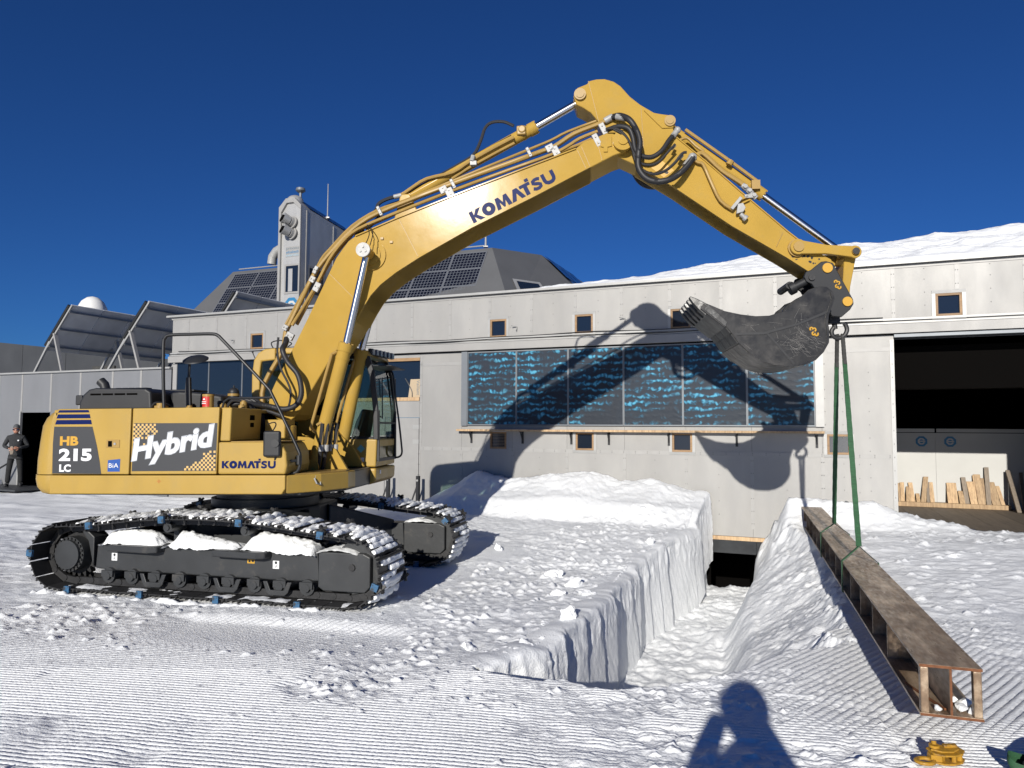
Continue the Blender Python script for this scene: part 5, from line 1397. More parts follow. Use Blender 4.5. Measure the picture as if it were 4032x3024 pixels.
for k in range(6):
    t = (k + 0.5) / 6
    c_ = Vector((1.20, 0.50, 2.90)).lerp(Vector((1.32, 1.22, 2.90)), t) + Vector((0.03, -0.006, 0))
    MB().box(c_.x - 0.01, c_.x + 0.014, c_.y - 0.05, c_.y + 0.05, c_.z - 0.042, c_.z + 0.042).build('lamp_lens', 'lens', lb, smooth=0, bevel=0.006)
MB().tube(smooth_path([(1.16, 0.46, 2.90), (1.12, 0.44, 2.99), (1.06, 0.44, 3.0), (1.03, 0.46, 2.95)]), 0.008, 6).build('lamp_cable', 'black_tube', cb_)
MB().tube(smooth_path([(-0.20, 0.6, 2.96), (-0.24, 0.6, 3.06), (-0.10, 0.6, 3.09), (0.05, 0.6, 3.05), (0.0, 0.6, 3.0)]), 0.008, 6).build('antenna_cable', 'black_tube', cb_)
MB().tube([(-0.43, 0.55, 2.79), (-0.49, 0.55, 2.92)], 0.008, 6).ball((-0.49, 0.55, 2.93), 0.014, 8, 5).build('antenna', 'black_tube', cb_)
MB().prism([(0.35, 1.74), (0.70, 1.74), (0.74, 2.0), (0.62, 2.10), (0.52, 2.55), (0.42, 2.72), (0.33, 2.70), (0.30, 2.10)], 0.68, 1.10).build('seat', 'black', cb_, smooth=0, bevel=0.04, seg=3)
MB().prism([(0.95, 1.72), (1.16, 1.72), (1.22, 2.10), (1.10, 2.12), (1.02, 1.95)], 0.48, 0.72).build('console', 'black', cb_, smooth=0, bevel=0.02)
MB().prism([(-0.25, 1.74), (0.30, 1.74), (0.10, 2.05), (-0.25, 2.10)], CY0 + 0.05, CY1 - 0.05).build('rear_shelf', 'black', cb_, smooth=0)
MB().box(-0.30, 1.30, CY0 + 0.03, CY1 - 0.03, 1.715, 1.735).build('floor', 'black', cb_, smooth=0)
MB().prism([(1.06, 1.585), (1.115, 1.64), (1.17, 1.585), (1.115, 1.53)], CY0 - 0.003, CY0 - 0.001).build('sticker', 'teal', cb_, smooth=0)
MB().box(1.00, 1.16, CY0 - 0.003, CY0 - 0.001, 1.41, 1.465).build('sticker', 'white', cb_, smooth=0)
MB().box(0.90, 1.00, CY0 - 0.024, CY0 - 0.022, 1.23, 1.30).build('sticker', 'white_edge', cb_, smooth=0)
MB().box(1.333, 1.336, 0.56, 0.62, 1.24, 1.29).build('sticker', 'white', cb_, smooth=0)
# mirror bow in front of the cab
MB().tube(smooth_path([(1.20, 1.30, 2.70), (1.28, 1.30, 2.69), (1.315, 1.30, 2.60), (1.35, 1.30, 2.30), (1.40, 1.30, 1.95), (1.44, 1.30, 1.60), (1.445, 1.30, 1.50), (1.42, 1.30, 1.45), (1.36, 1.30, 1.43), (1.27, 1.30, 1.44)], 4), 0.014, 8).build('mirror_bow', 'black_tube', cb_)
MB().box(1.27, 1.30, 1.36, 1.50, 2.30, 2.60).build('cab_mirror', 'black', cb_, smooth=0, bevel=0.012)
# --- boom
BOOM = [(4.562, 5.448), (4.421, 5.47), (4.309, 5.418), (4.141, 5.369), (4.04, 5.286), (3.514, 5.106), (2.724, 4.835), (1.801, 4.505), (1.253, 4.29), (1.16, 4.225), (1.07, 4.11), (0.997, 4.005), (0.832, 3.656), (0.62, 3.216), (0.432, 2.842), (0.24, 2.481), (0.168, 2.324), (0.14, 2.205), (0.15, 2.10), (0.199, 2.02), (0.28, 1.965), (0.36, 1.95), (0.44, 1.97), (0.515, 2.03), (0.59, 2.16), (0.678, 2.302), (0.944, 2.734), (1.132, 2.975), (1.268, 3.19), (1.36, 3.36), (1.46, 3.52), (1.586, 3.655), (1.78, 3.80), (2.083, 3.984), (2.723, 4.326), (3.511, 4.693), (4.22, 5.039), (4.5, 5.176), (4.655, 5.225), (4.70, 5.28), (4.70, 5.345), (4.66, 5.405)]
bm_ = MB().prism(BOOM, -0.28, 0.28).build('boom', 'yellow_boom', ex, smooth=20, bevel=0.012)
def inset_strip(pts, y0, y1, t, name, material, par):
    o = MB()
    for i in range(len(pts) - 1):
        a, b = Vector((pts[i][0], 0, pts[i][1])), Vector((pts[i + 1][0], 0, pts[i + 1][1]))
        d_ = (b - a).normalized(); n_ = Vector((-d_.z, 0, d_.x)) * t
        o.add([(a.x, y0, a.z), (b.x, y0, b.z), (b.x + n_.x, y0, b.z + n_.z), (a.x + n_.x, y0, a.z + n_.z), (a.x, y1, a.z), (b.x, y1, b.z), (b.x + n_.x, y1, b.z + n_.z), (a.x + n_.x, y1, a.z + n_.z)],
              ((0, 1, 2, 3), (7, 6, 5, 4), (0, 4, 5, 1), (1, 5, 6, 2), (2, 6, 7, 3), (3, 7, 4, 0)))
    return o.build(name, material, par, smooth=0)
inset_strip([BOOM[4], BOOM[5], BOOM[6], BOOM[7], BOOM[8]], -0.30, 0.30, 0.014, 'top_flange', 'yellow_boom', bm_)
inset_strip(BOOM[28:37], -0.30, 0.30, 0.014, 'bottom_flange', 'yellow_boom', bm_)
for a, b in (((1.82, 4.47), (2.06, 4.0)), ((4.06, 5.26), (4.16, 5.03)), ((4.11, 5.30), (4.21, 5.05)), ((0.92, 3.81), (1.24, 3.49)), ((4.30, 5.36), (4.36, 5.12))):
    MB().bar((a[0], -0.281, a[1]), (b[0], -0.281, b[1]), 0.006, 0.016, (0, 1, 0)).build('weld_seam', 'yellow_pipe', bm_, smooth=0)
MB().cyl((1.455, -0.300, 4.03), (1.455, -0.275, 4.03), 0.195, 32).cyl((1.455, -0.315, 4.03), (1.455, -0.29, 4.03), 0.13, 28).build('pin_boss', 'yellow_boom', bm_)
MB().cyl((4.616, -0.335, 5.345), (4.616, -0.27, 5.345), 0.125, 28).cyl((4.616, -0.35, 5.345), (4.616, -0.33, 5.345), 0.062, 22).build('tip_pin', 'yellow_boom', bm_)
MB().prism([(4.39, 5.36), (4.435, 5.36), (4.435, 5.40), (4.48, 5.41), (4.48, 5.29), (4.43, 5.28), (4.43, 5.22), (4.38, 5.22), (4.38, 5.28), (4.34, 5.29), (4.34, 5.34)], -0.296, -0.278).build('stop_plate', 'yellow_boom', bm_, smooth=0, bevel=0.004)
for u, z in ((1.72, 4.19), (1.60, 4.24)):
    MB().box(u - 0.018, u + 0.018, -0.30, -0.28, z - 0.014, z + 0.014).build('lug', 'yellow_pipe', bm_, smooth=0)
bl_ = Vector((1.045, 0, 0.508)).normalized(); bp_ = Vector((-bl_.z, 0, bl_.x))
block_letters('lettering', 'navy', bm_, (2.765, -0.2812, 4.392), tuple(bl_), tuple(bp_), 1.165, 0.152)
# --- arm
ARM = [(4.019, 5.989), (4.037, 6.061), (4.07, 6.097), (4.192, 6.141), (4.214, 6.177), (4.307, 6.194), (4.407, 6.192), (4.52, 6.152), (4.604, 6.088), (4.715, 5.95), (4.84, 5.84), (5.006, 5.729), (5.187, 5.683), (5.248, 5.644), (5.268, 5.585), (5.235, 5.514), (5.275, 5.405), (5.617, 5.092), (6.03, 4.689), (6.556, 4.19), (6.80, 3.98), (7.05, 3.83), (7.085, 3.72), (7.03, 3.64), (6.95, 3.61), (6.798, 3.673), (6.526, 3.866), (5.90, 4.27), (5.238, 4.765), (4.785, 5.072), (4.604, 5.168), (4.50, 5.231), (4.424, 5.365), (4.355, 5.515), (4.314, 5.663), (4.23, 5.771), (4.131, 5.842), (4.053, 5.883)]
am = MB().prism(ARM, -0.19, 0.19).build('arm', 'yellow_boom', ex, smooth=20, bevel=0.010)
inset_strip([ARM[16], ARM[17], ARM[18], ARM[19], ARM[20]][::-1], -0.205, 0.205, 0.012, 'top_flange', 'yellow_boom', am)
inset_strip([ARM[25], ARM[26], ARM[27], ARM[28], ARM[29]], -0.215, 0.215, -0.02, 'bottom_flange', 'yellow_boom', am)
for a, b in (((4.205, 6.17), (4.33, 5.63)), ((4.85, 5.80), (4.87, 5.28)), ((6.50, 4.17), (6.42, 4.00))):
    MB().bar((a[0], -0.191, a[1]), (b[0], -0.191, b[1]), 0.006, 0.018, (0, 1, 0)).build('weld_seam', 'yellow_pipe', am, smooth=0)
MB().prism([(5.0, 5.715), (5.187, 5.68), (5.245, 5.64), (5.262, 5.585), (5.23, 5.52), (5.10, 5.52), (4.88, 5.76)], -0.205, -0.19).build('ear_plate', 'yellow_boom', am, smooth=0, bevel=0.004)
for u, z, r_ in ((4.10, 6.003, 0.052), (5.195, 5.605, 0.046), (6.655, 3.975, 0.085)):
    MB().cyl((u, -0.225, z), (u, -0.19, z), r_ + 0.022, 22).cyl((u, -0.235, z), (u, -0.22, z), r_, 20).build('pin', 'yellow_pipe', am)
wd_ = MB().prism([(4.93, 5.06), (5.05, 5.155), (5.235, 4.99), (5.11, 4.905)], -0.1925, -0.190).build('warning_label', 'gold', am, smooth=0)
MB().prism([(5.10, 4.985), (5.135, 5.01), (5.17, 4.965), (5.15, 4.945), (5.12, 4.96)], -0.194, -0.1925).build('warning_symbol', 'black', wd_, smooth=0)
MB().bar((5.95, -0.15, 4.27), (6.9, -0.15, 3.64), 0.10, 0.02, (0, 0, 1)).build('guard_strip', 'yellow_boom', am, smooth=0)
# --- cylinders
def cylinder(name, base, head, rod, rb, rr, y, mat_b='yellow_boom'):
    b = Vector((base[0], y, base[1])); h = Vector((head[0], y, head[1])); r_ = Vector((rod[0], y, rod[1]))
    d_ = (h - b).normalized()
    e_ = empty(name); e_.parent = ex
    MB().cyl(b, h, rb, 24).cyl(h - d_ * 0.10, h, rb * 1.13, 24).cyl(h - d_ * 0.20, h - d_ * 0.17, rb * 1.06, 24).build('barrel', mat_b, e_)
    bt = MB()
    for i in range(8):
        g = 2 * math.pi * i / 8
        s_ = d_.cross(Vector((0, 1, 0))).normalized(); u_ = Vector((0, 1, 0))
        p = h + s_ * rb * 0.98 * math.cos(g) + u_ * rb * 0.98 * math.sin(g)
        bt.cyl(p - d_ * 0.01, p + d_ * 0.014, 0.013, 6)
    bt.build('head_bolts', 'yellow_pipe', e_)['kind'] = 'stuff'
    MB().cyl(h - d_ * 0.02, r_, rr, 22).build('rod', 'chrome', e_)
    MB().cyl(r_ + Vector((0, -rb * 0.9, 0)), r_ + Vector((0, rb * 0.9, 0)), rr * 1.55, 20).build('rod_eye', mat_b, e_)
    MB().cyl(b + Vector((0, -rb * 1.05, 0)), b + Vector((0, rb * 1.05, 0)), rb * 1.0, 20).build('base_eye', mat_b, e_)
    return e_
bc1 = cylinder('boom_cylinder', (0.80, 1.40), (1.193, 2.90), (1.447, 4.03), 0.082, 0.045, -0.42)
bc2 = cylinder('boom_cylinder', (0.80, 1.36), (1.115, 2.91), (1.41, 4.03), 0.082, 0.045, 0.42)
for e_, y_ in ((bc1, -0.42), (bc2, 0.42)):
    MB().tube(smooth_path([(1.08, y_ - 0.02, 2.80), (1.03, y_ - 0.05, 2.76), (1.01, y_ - 0.07, 2.68), (0.80, y_ - 0.08, 1.93), (0.79, y_ - 0.06, 1.86), (0.83, y_ - 0.03, 1.81)], 4), 0.020, 8).build('pipe', 'yellow_pipe', e_)
    MB().cyl((1.447 if y_ < 0 else 1.41, y_ - 0.15 if y_ < 0 else y_ - 0.12, 4.03), (1.447 if y_ < 0 else 1.41, y_ + 0.12, 4.03), 0.06, 20).build('pin', 'black', e_)
MB().cyl((1.447, -0.585, 4.03), (1.447, -0.55, 4.03), 0.088, 24).build('pin_cap', 'zinc', bc1)
for g in (90, 210, 330):
    MB().cyl((1.447 + 0.036 * math.cos(R(g)), -0.597, 4.03 + 0.036 * math.sin(R(g))), (1.447 + 0.036 * math.cos(R(g)), -0.584, 4.03 + 0.036 * math.sin(R(g))), 0.016, 6).build('cap_bolt', 'rivet', bc1)
MB().tube(smooth_path([(1.43, -0.36, 4.40), (1.475, -0.42, 4.26), (1.45, -0.5, 4.11)]), 0.006, 5).tube(smooth_path([(1.44, -0.34, 4.40), (1.52, -0.42, 4.28), (1.51, -0.5, 4.10)]), 0.006, 5).build('grease_line', 'black_tube', bc1)
ac = cylinder('arm_cylinder', (1.84, 4.83), (3.53, 5.70), (4.09, 6.00), 0.076, 0.048, 0.0)
MB().box(3.29, 3.41, -0.105, 0.02, 5.57, 5.69, ).cyl((3.36, -0.12, 5.64), (3.36, -0.05, 5.64), 0.05, 16).build('port_block', 'yellow_pipe', ac, smooth=30, bevel=0.015)
MB().prism([(1.68, 4.44), (2.04, 4.57), (1.91, 4.86), (1.79, 4.86)], -0.12, -0.085).build('cylinder_bracket', 'yellow_boom', ex, smooth=0, bevel=0.015)
MB().tube(smooth_path([(p[0], -0.10, p[1]) for p in [(3.26, 5.54), (3.07, 5.45), (2.7, 5.26), (2.47, 5.12), (2.13, 5.05), (1.92, 4.93), (1.77, 4.83)]], 3), 0.024, 8).build('pipe', 'yellow_pipe', ac)
MB().tube(smooth_path([(p[0], -0.06, p[1] - 0.02) for p in [(3.26, 5.50), (3.07, 5.41), (2.7, 5.22), (2.45, 5.07)]], 3), 0.02, 8).build('pipe', 'yellow_pipe', ac)
MB().tube(smooth_path([(p[0], -0.05, p[1]) for p in [(3.25, 5.71), (3.12, 5.77), (2.97, 5.77), (2.88, 5.7), (2.82, 5.53), (2.73, 5.36), (2.54, 5.24), (2.16, 5.04), (1.91, 4.9), (1.81, 4.86)]], 5), 0.021, 8).build('hose', 'rubber', ac)
MB().tube(smooth_path([(2.75, -0.04, 5.36), (3.05, -0.05, 5.50), (3.22, -0.06, 5.58)], 4), 0.012, 6).build('hose', 'rubber', ac)
for k in range(2):
    MB().tube(smooth_path([(p[0] + 0.03 * k, -0.1 + 0.08 * k, p[1] - 0.05 * k) for p in [(1.80, 4.85), (1.62, 4.81), (1.5, 4.75), (1.45, 4.65), (1.28, 4.49)]], 5), 0.025, 8).build('hose', 'rubber', ac)
MB().cyl((1.80, -0.1, 4.85), (1.70, -0.1, 4.83), 0.03, 10).cyl((1.84, -0.02, 4.80), (1.73, -0.02, 4.78), 0.03, 10).cyl((2.72, -0.14, 5.24), (2.74, -0.14, 5.31), 0.03, 8).box(2.70, 2.78, -0.15, -0.08, 5.19, 5.24).build('fitting', 'zinc', ac)
bk_c = cylinder('bucket_cylinder', (5.195, 5.605), (6.33, 4.695), (7.26, 3.93), 0.070, 0.042, 0.0)
MB().tube([(p[0] + 0.035, -0.10, p[1] + 0.03) for p in [(5.36, 5.50), (5.61, 5.30), (5.91, 5.06), (6.22, 4.80)]], 0.022, 8).cyl((5.90, -0.13, 5.05), (5.93, -0.13, 5.10), 0.04, 8).box(6.17, 6.27, -0.13, -0.04, 4.74, 4.85).build('pipe', 'yellow_pipe', bk_c)
# --- bucket links
def link(name, a, b, ra, rb_, y0, y1, waist):
    d_ = Vector((b[0] - a[0], b[1] - a[1])).normalized(); n_ = Vector((-d_.y, d_.x))
    pts = []
    ang = math.degrees(math.atan2(d_.y, d_.x))
    pts += arc(a[0], a[1], ra, ang + 60, ang + 300, 14)
    mid = (Vector(a) + Vector(b)) / 2
    pts.append(tuple(mid - n_ * waist))
    pts += arc(b[0], b[1], rb_, ang - 120, ang + 120, 14)
    pts.append(tuple(mid + n_ * waist))
    return MB().prism(pts, y0, y1).build(name, 'yellow_boom', ex, smooth=30, bevel=0.008)
for y0, y1 in ((-0.27, -0.20), (0.20, 0.27)):
    l_ = link('side_link', (6.655, 3.975), (7.295, 3.895), 0.092, 0.075, y0, y1, 0.052)
    MB().cyl((6.655, y0 - 0.02, 3.975), (6.655, y1, 3.975), 0.06, 20).cyl((7.295, y0 - 0.03, 3.895), (7.295, y1, 3.895), 0.042, 18).build('pin', 'yellow_pipe', l_)
MB().cyl((7.295, -0.31, 3.895), (7.295, 0.31, 3.895), 0.04, 16).build('link_pin', 'shoe', ex)
MB().prism(arc(7.285, 3.89, 0.07, 0, 180, 10) + [(7.19, 3.60), (7.14, 3.32)] + arc(7.19, 3.31, 0.06, 180, 360, 8) + [(7.27, 3.5)], -0.15, 0.15).build('connecting_link', 'yellow_boom', ex, smooth=30, bevel=0.01)
gm = MB(); rr = random.Random(12)
for k in range(26):
    u, z = rr.uniform(6.60, 6.98), rr.uniform(3.78, 3.92); L_ = rr.uniform(0.01, 0.04)
    if z > 4.02 - 0.30 * (u - 6.6) - 0.06 or z < 3.86 - 0.62 * (u - 6.55): continue
    gm.prism(arc(u, z, L_ * 0.5, 0, 324, 9), -0.1915, -0.1902)
gm.build('grease_marks', 'black', am, smooth=0)['kind'] = 'stuff'
# --- quick coupler
cq = MB().prism([(6.86, 3.75), (6.92, 3.795), (6.974, 3.80), (7.051, 3.774), (7.088, 3.697), (7.264, 3.337), (7.269, 3.282), (7.228, 3.215), (7.13, 3.13), (7.02, 3.14), (6.96, 3.24), (6.90, 3.40), (6.84, 3.46), (6.80, 3.53), (6.74, 3.56), (6.715, 3.62), (6.74, 3.68), (6.80, 3.70)], -0.24, -0.19).prism([(6.86, 3.75), (6.92, 3.795), (6.974, 3.80), (7.051, 3.774), (7.088, 3.697), (7.264, 3.337), (7.269, 3.282), (7.228, 3.215), (7.13, 3.13), (7.02, 3.14), (6.96, 3.24), (6.90, 3.40), (6.84, 3.46), (6.80, 3.53), (6.74, 3.56), (6.715, 3.62), (6.74, 3.68), (6.80, 3.70)], 0.19, 0.24).build('quick_coupler', 'black', ex, smooth=30, bevel=0.008)
MB().prism([(6.90, 3.42), (7.10, 3.55), (7.22, 3.33), (7.12, 3.18), (7.02, 3.2)], -0.189, 0.189).build('coupler_body', 'black', cq, smooth=0, bevel=0.01)
for u, z, r_ in ((6.981, 3.714, 0.058), (7.193, 3.309, 0.056)):
    MB().cyl((u, -0.262, z), (u, -0.238, z), r_, 24).build('pin_cap', 'gold', cq)
    MB().cyl((u, -0.238, z), (u, 0.25, z), r_ * 0.9, 20).build('pin', 'shoe', cq)
MB().cyl((6.80, -0.265, 3.605), (6.80, -0.235, 3.605), 0.036, 18).build('bolt', 'shoe', cq)
MB().cyl((6.80, -0.17, 3.60), (6.60, -0.17, 3.50), 0.05, 18).cyl((6.62, -0.17, 3.51), (6.56, -0.17, 3.48), 0.075, 18).build('lock_cylinder', 'black', cq)
MB().cyl((6.56, -0.20, 3.53), (6.56, 0.2, 3.53), 0.045, 16).build('lock_pin', 'black', cq)
for y_ in (-0.24, 0.20):
    MB().prism([(6.84, 3.46), (6.62, 3.36), (6.50, 3.28), (6.42, 3.16), (6.38, 3.06), (6.52, 3.06), (6.64, 3.16), (6.80, 3.28), (6.92, 3.34)], y_, y_ + 0.04).build('bucket_ear', 'bucket', cq, smooth=30, bevel=0.006)
def es_mark(cu, cz, ang, y, par, s=1.0):
    c_, s_ = math.cos(R(ang)), math.sin(R(ang))
    o = MB()
    def P(x, z): return (cu + s * (x * c_ - z * s_), y, cz + s * (x * s_ + z * c_))
    e3 = [(-0.020, 0.032), (0.0, 0.045), (0.022, 0.032), (0.018, 0.012), (0.0, 0.004), (0.018, -0.004), (0.022, -0.028), (0.0, -0.042), (-0.022, -0.030)]
    for sgn, dx, dz in ((1, 0.022, 0.018), (-1, -0.024, -0.022)):
        o.tube(smooth_path([P(sgn * x * 0.9 + dx, z * 0.85 + dz) for x, z in e3], 3), 0.0105 * s, 6)
    return o.build('emblem', 'gold', par)
es_mark(7.092, 3.515, 62, -0.243, cq, 0.85)
# --- bucket
BK = [(6.682, 3.414), (6.75, 3.437), (6.82, 3.447), (6.885, 3.442), (6.946, 3.387), (6.962, 3.294), (6.925, 3.20), (6.895, 3.12), (6.882, 3.031), (6.892, 2.939), (6.885, 2.80), (6.823, 2.69), (6.733, 2.60), (6.605, 2.545), (6.478, 2.53), (6.288, 2.550), (6.136, 2.60), (6.01, 2.691), (5.885, 2.813), (5.81, 2.93), (5.71, 3.06), (5.557, 3.19), (5.50, 3.25), (5.53, 3.285), (5.60, 3.255), (5.738, 3.19), (5.919, 3.146), (6.086, 3.122), (6.24, 3.125), (6.407, 3.174), (6.564, 3.304)]
bo = MB().prism(BK, -0.50, -0.47).build('bucket', 'bucket', ex, smooth=0, bevel=0.004)
MB().prism(BK, 0.47, 0.50).build('side_plate', 'bucket', bo, smooth=0, bevel=0.004)
sh_c = BK[4:23]
o = MB()
inn_ = []
cen = Vector((6.35, 3.15))
for p in sh_c:
    v = Vector(p) - cen
    inn_.append(tuple(Vector(p) - v.normalized() * 0.03))
vs_ = [(p[0], -0.515, p[1]) for p in sh_c] + [(p[0], 0.515, p[1]) for p in sh_c] + [(p[0], -0.515, p[1]) for p in inn_] + [(p[0], 0.515, p[1]) for p in inn_]
n = len(sh_c); fs_ = []
for i in range(n - 1):
    fs_ += [(i, i + 1, n + i + 1, n + i), (2 * n + i + 1, 2 * n + i, 3 * n + i, 3 * n + i + 1), (i + 1, i, 2 * n + i, 2 * n + i + 1), (n + i, n + i + 1, 3 * n + i + 1, 3 * n + i)]
o.add(vs_, fs_); o.build('shell', 'bucket', bo, smooth=35)
MB().prism([(5.82, 2.93), (6.17, 2.935), (6.55, 3.03), (6.87, 3.165), (6.875, 3.135), (6.55, 3.005), (6.17, 2.905), (5.83, 2.905)], -0.508, -0.50).build('side_rib', 'black', bo, smooth=0)
MB().prism([(6.19, 2.93), (6.215, 2.93), (6.53, 2.54), (6.50, 2.54)], -0.504, -0.50).build('weld_edge', 'black', bo, smooth=0)
for k in range(5):
    i = 13 + k
    a, b = Vector(sh_c[i]), Vector(sh_c[i + 1]) if i + 1 < n else Vector(sh_c[i])
    if i + 1 >= n: break
    d_ = (b - a); nn_ = Vector((-d_.y, d_.x)).normalized()
    if (a - cen).dot(nn_) < 0: nn_ = -nn_
    for y0, y1 in ((-0.50, -0.17), (-0.16, 0.16), (0.17, 0.50)):
        q0 = a + d_ * 0.06; q1 = b - d_ * 0.06
        MB().add([(q0.x, y0, q0.y), (q1.x, y0, q1.y), (q1.x, y1, q1.y), (q0.x, y1, q0.y)] + [(p.x + nn_.x * 0.014, y, p.y + nn_.y * 0.014) for p, y in ((q0, y0), (q1, y0), (q1, y1), (q0, y1))], ((4, 5, 6, 7), (0, 1, 5, 4), (1, 2, 6, 5), (2, 3, 7, 6), (3, 0, 4, 7))).build('wear_plate', 'bucket', bo, smooth=0)
MB().prism([(5.46, 3.22), (5.50, 3.28), (5.76, 3.04), (5.73, 2.99)], -0.52, 0.52).build('cutting_edge', 'bucket', bo, smooth=0, bevel=0.006)
for y_ in (-0.525, 0.49):
    MB().prism([(5.50, 3.21), (5.55, 3.27), (5.76, 3.06), (5.745, 3.0)], y_, y_ + 0.035).build('side_cutter', 'tooth', bo, smooth=0, bevel=0.004)
td = Vector((-0.76, 0.65)).normalized(); tn_ = Vector((-td.y, td.x))
for k in range(5):
    yc = -0.45 + 0.225 * k
    base = Vector((5.56, 3.185))
    secs = []
    for t, hw, hh in ((0.0, 0.055, 0.062), (0.10, 0.052, 0.055), (0.20, 0.045, 0.036), (0.28, 0.036, 0.012)):
        c_ = base + td * t
        secs.append([(c_.x + tn_.x * hh * q, yc + hw * p, c_.y + tn_.y * hh * q) for p, q in ((-1, -1), (1, -1), (1, 1), (-1, 1))])
    tt = MB().loft(secs).build('tooth', 'tooth', bo, smooth=0, bevel=0.008)
    MB().box(-0.02, 0.02, -0.06, 0.06, -0.01, 0.01, Matrix.Translation((base.x + td.x * 0.09, yc, base.y + td.y * 0.09))).build('tooth_pin', 'black', tt, smooth=0)
scr = MB(); rr = random.Random(3)
for k in range(120):
    if k < 95: cu, cz = rr.gauss(6.60, 0.12), rr.gauss(2.80, 0.075)
    else: cu, cz = rr.uniform(5.9, 6.8), rr.uniform(2.70, 3.3)
    g = rr.gauss(-25, 25) if k < 95 else rr.uniform(0, 180); L_ = rr.uniform(0.03, 0.16); t_ = rr.uniform(0.0012, 0.003)
    dx, dz = math.cos(R(g)) * L_ / 2, math.sin(R(g)) * L_ / 2
    okp = all(2.62 + 0.6 * max(0, (6.15 - q_)) < w_ < (3.1 if q_ < 6.5 else 3.38) and 5.85 < q_ < 6.86 for q_, w_ in ((cu - dx, cz - dz), (cu + dx, cz + dz)))
    if okp: scr.bar((cu - dx, -0.5008, cz - dz), (cu + dx, -0.5008, cz + dz), 0.001, t_, (0, 1, 0))
so = scr.build('scratches', 'scratch', bo, smooth=0); so['kind'] = 'stuff'
es_mark(6.727, 2.93, 75, -0.503, bo, 0.9)
# --- lifting hook under the coupler
hk = MB().box(7.05, 7.17, -0.06, 0.06, 3.08, 3.20).cyl((7.12, 0, 3.10), (7.13, 0, 3.02), 0.03, 12)
hk.tube(smooth_path([(7.13, 0, 3.05), (7.09, 0, 3.0), (7.10, 0, 2.94), (7.16, 0, 2.905), (7.23, 0, 2.935), (7.265, 0, 3.0), (7.255, 0, 3.06), (7.235, 0, 3.085)], 5), 0.026, 10)
hk.build('lifting_hook', 'shoe', ex, smooth=30)
# --- pipes and hoses of the boom and arm
def pipe(name, pts, y, r_, material='yellow_pipe', par=bm_, sub=3):
    return MB().tube(smooth_path([(p[0], y, p[1]) for p in pts], sub), r_, 9).build(name, material, par)
pipe('pipe', [(0.03, 2.15), (0.04, 2.42), (0.28, 2.85), (0.32, 3.08), (0.40, 3.25), (0.57, 3.60), (0.73, 3.89), (0.94, 4.14), (1.20, 4.40), (1.54, 4.60), (2.27, 4.86), (3.0, 5.10), (3.66, 5.31), (3.81, 5.37), (4.02, 5.50), (4.33, 5.61), (4.50, 5.68)], -0.21, 0.032)
pipe('pipe', [(0.29, 3.2), (0.50, 3.58), (0.63, 3.78), (0.75, 4.03), (0.87, 4.17), (1.16, 4.46), (1.5, 4.655), (1.84, 4.76), (2.41, 4.97), (3.41, 5.34), (3.73, 5.46), (3.94, 5.56), (4.36, 5.70)], -0.14, 0.018)
pipe('pipe', [(0.42, 3.17), (0.58, 3.42), (0.74, 3.69), (0.90, 4.0), (1.08, 4.23), (1.27, 4.38), (1.69, 4.545), (2.5, 4.83), (3.2, 5.06), (3.73, 5.23), (3.94, 5.33), (4.09, 5.42), (4.31, 5.50)], -0.25, 0.022)
pipe('pipe', [(0.42, 3.2), (0.59, 3.52), (0.79, 3.90), (0.91, 4.09), (1.15, 4.36), (1.25, 4.42), (1.95, 4.70), (2.69, 4.96), (3.87, 5.33), (4.24, 5.47)], -0.10, 0.022)
pipe('pipe', [(0.05, 2.25), (0.10, 2.45), (0.33, 2.82), (0.52, 3.2), (0.70, 3.58), (0.86, 3.92), (1.08, 4.25), (1.3, 4.42), (2.0, 4.68), (2.7, 4.94), (4.2, 5.45)], 0.05, 0.024)
for u, z, w, h in ((1.56, 4.60, .04, .13), (2.38, 4.84, .10, .09), (2.46, 4.80, .10, .12), (2.50, 4.91, .04, .13), (3.46, 5.27, .04, .13), (3.72, 5.31, .10, .09), (3.79, 5.27, .09, .12), (4.30, 5.38, .07, .17), (4.38, 5.52, .07, .15), (0.73, 3.87, .10, .05), (0.69, 3.75, .08, .07), (0.75, 3.65, .12, .08), (0.34, 3.14, .07, .07), (0.40, 3.03, .09, .10)):
    g = -22 if u > 1.2 else -62
    mt = Matrix.Translation((u, -0.262, z)) @ Matrix.Rotation(R(-26 if u > 1.2 else -62), 4, 'Y')
    c_ = MB().box(-w / 2, w / 2, -0.022, 0.022, -h / 2, h / 2, mt).build('pipe_clamp', 'zinc', bm_, smooth=0, bevel=0.006)
    MB().cyl(mt @ Vector((0, -0.034, h * 0.25)), mt @ Vector((0, -0.02, h * 0.25)), 0.011, 6).cyl(mt @ Vector((0, -0.034, -h * 0.25)), mt @ Vector((0, -0.02, -h * 0.25)), 0.011, 6).build('clamp_bolt', 'rivet', c_)
def hose(pts, y, r_, par, ribbed=True, ys=None):
    P3 = [(p[0], (y if ys is None else ys[i]), p[1]) for i, p in enumerate(pts)]
    sp_ = smooth_path(P3, 8)
    if ribbed:
        sp_ = resample(sp_, 0.0085)
        return MB().tube(sp_, r_, 10, rings=(1.06, 0.92)).build('hose', 'rubber', par, smooth=60)
    return MB().tube(resample(sp_, 0.03), r_, 8).build('hose', 'rubber', par)
hose([(0.36, 3.00), (0.38, 2.92), (0.39, 2.83), (0.46, 2.68), (0.58, 2.54), (0.63, 2.39), (0.63, 2.25), (0.56, 2.14), (0.41, 2.1), (0.2, 2.14), (-0.03, 2.17), (-0.18, 2.15)], -0.45, 0.034, bm_, True, [-0.27, -0.35] + [-0.45] * 8 + [-0.6, -0.65])
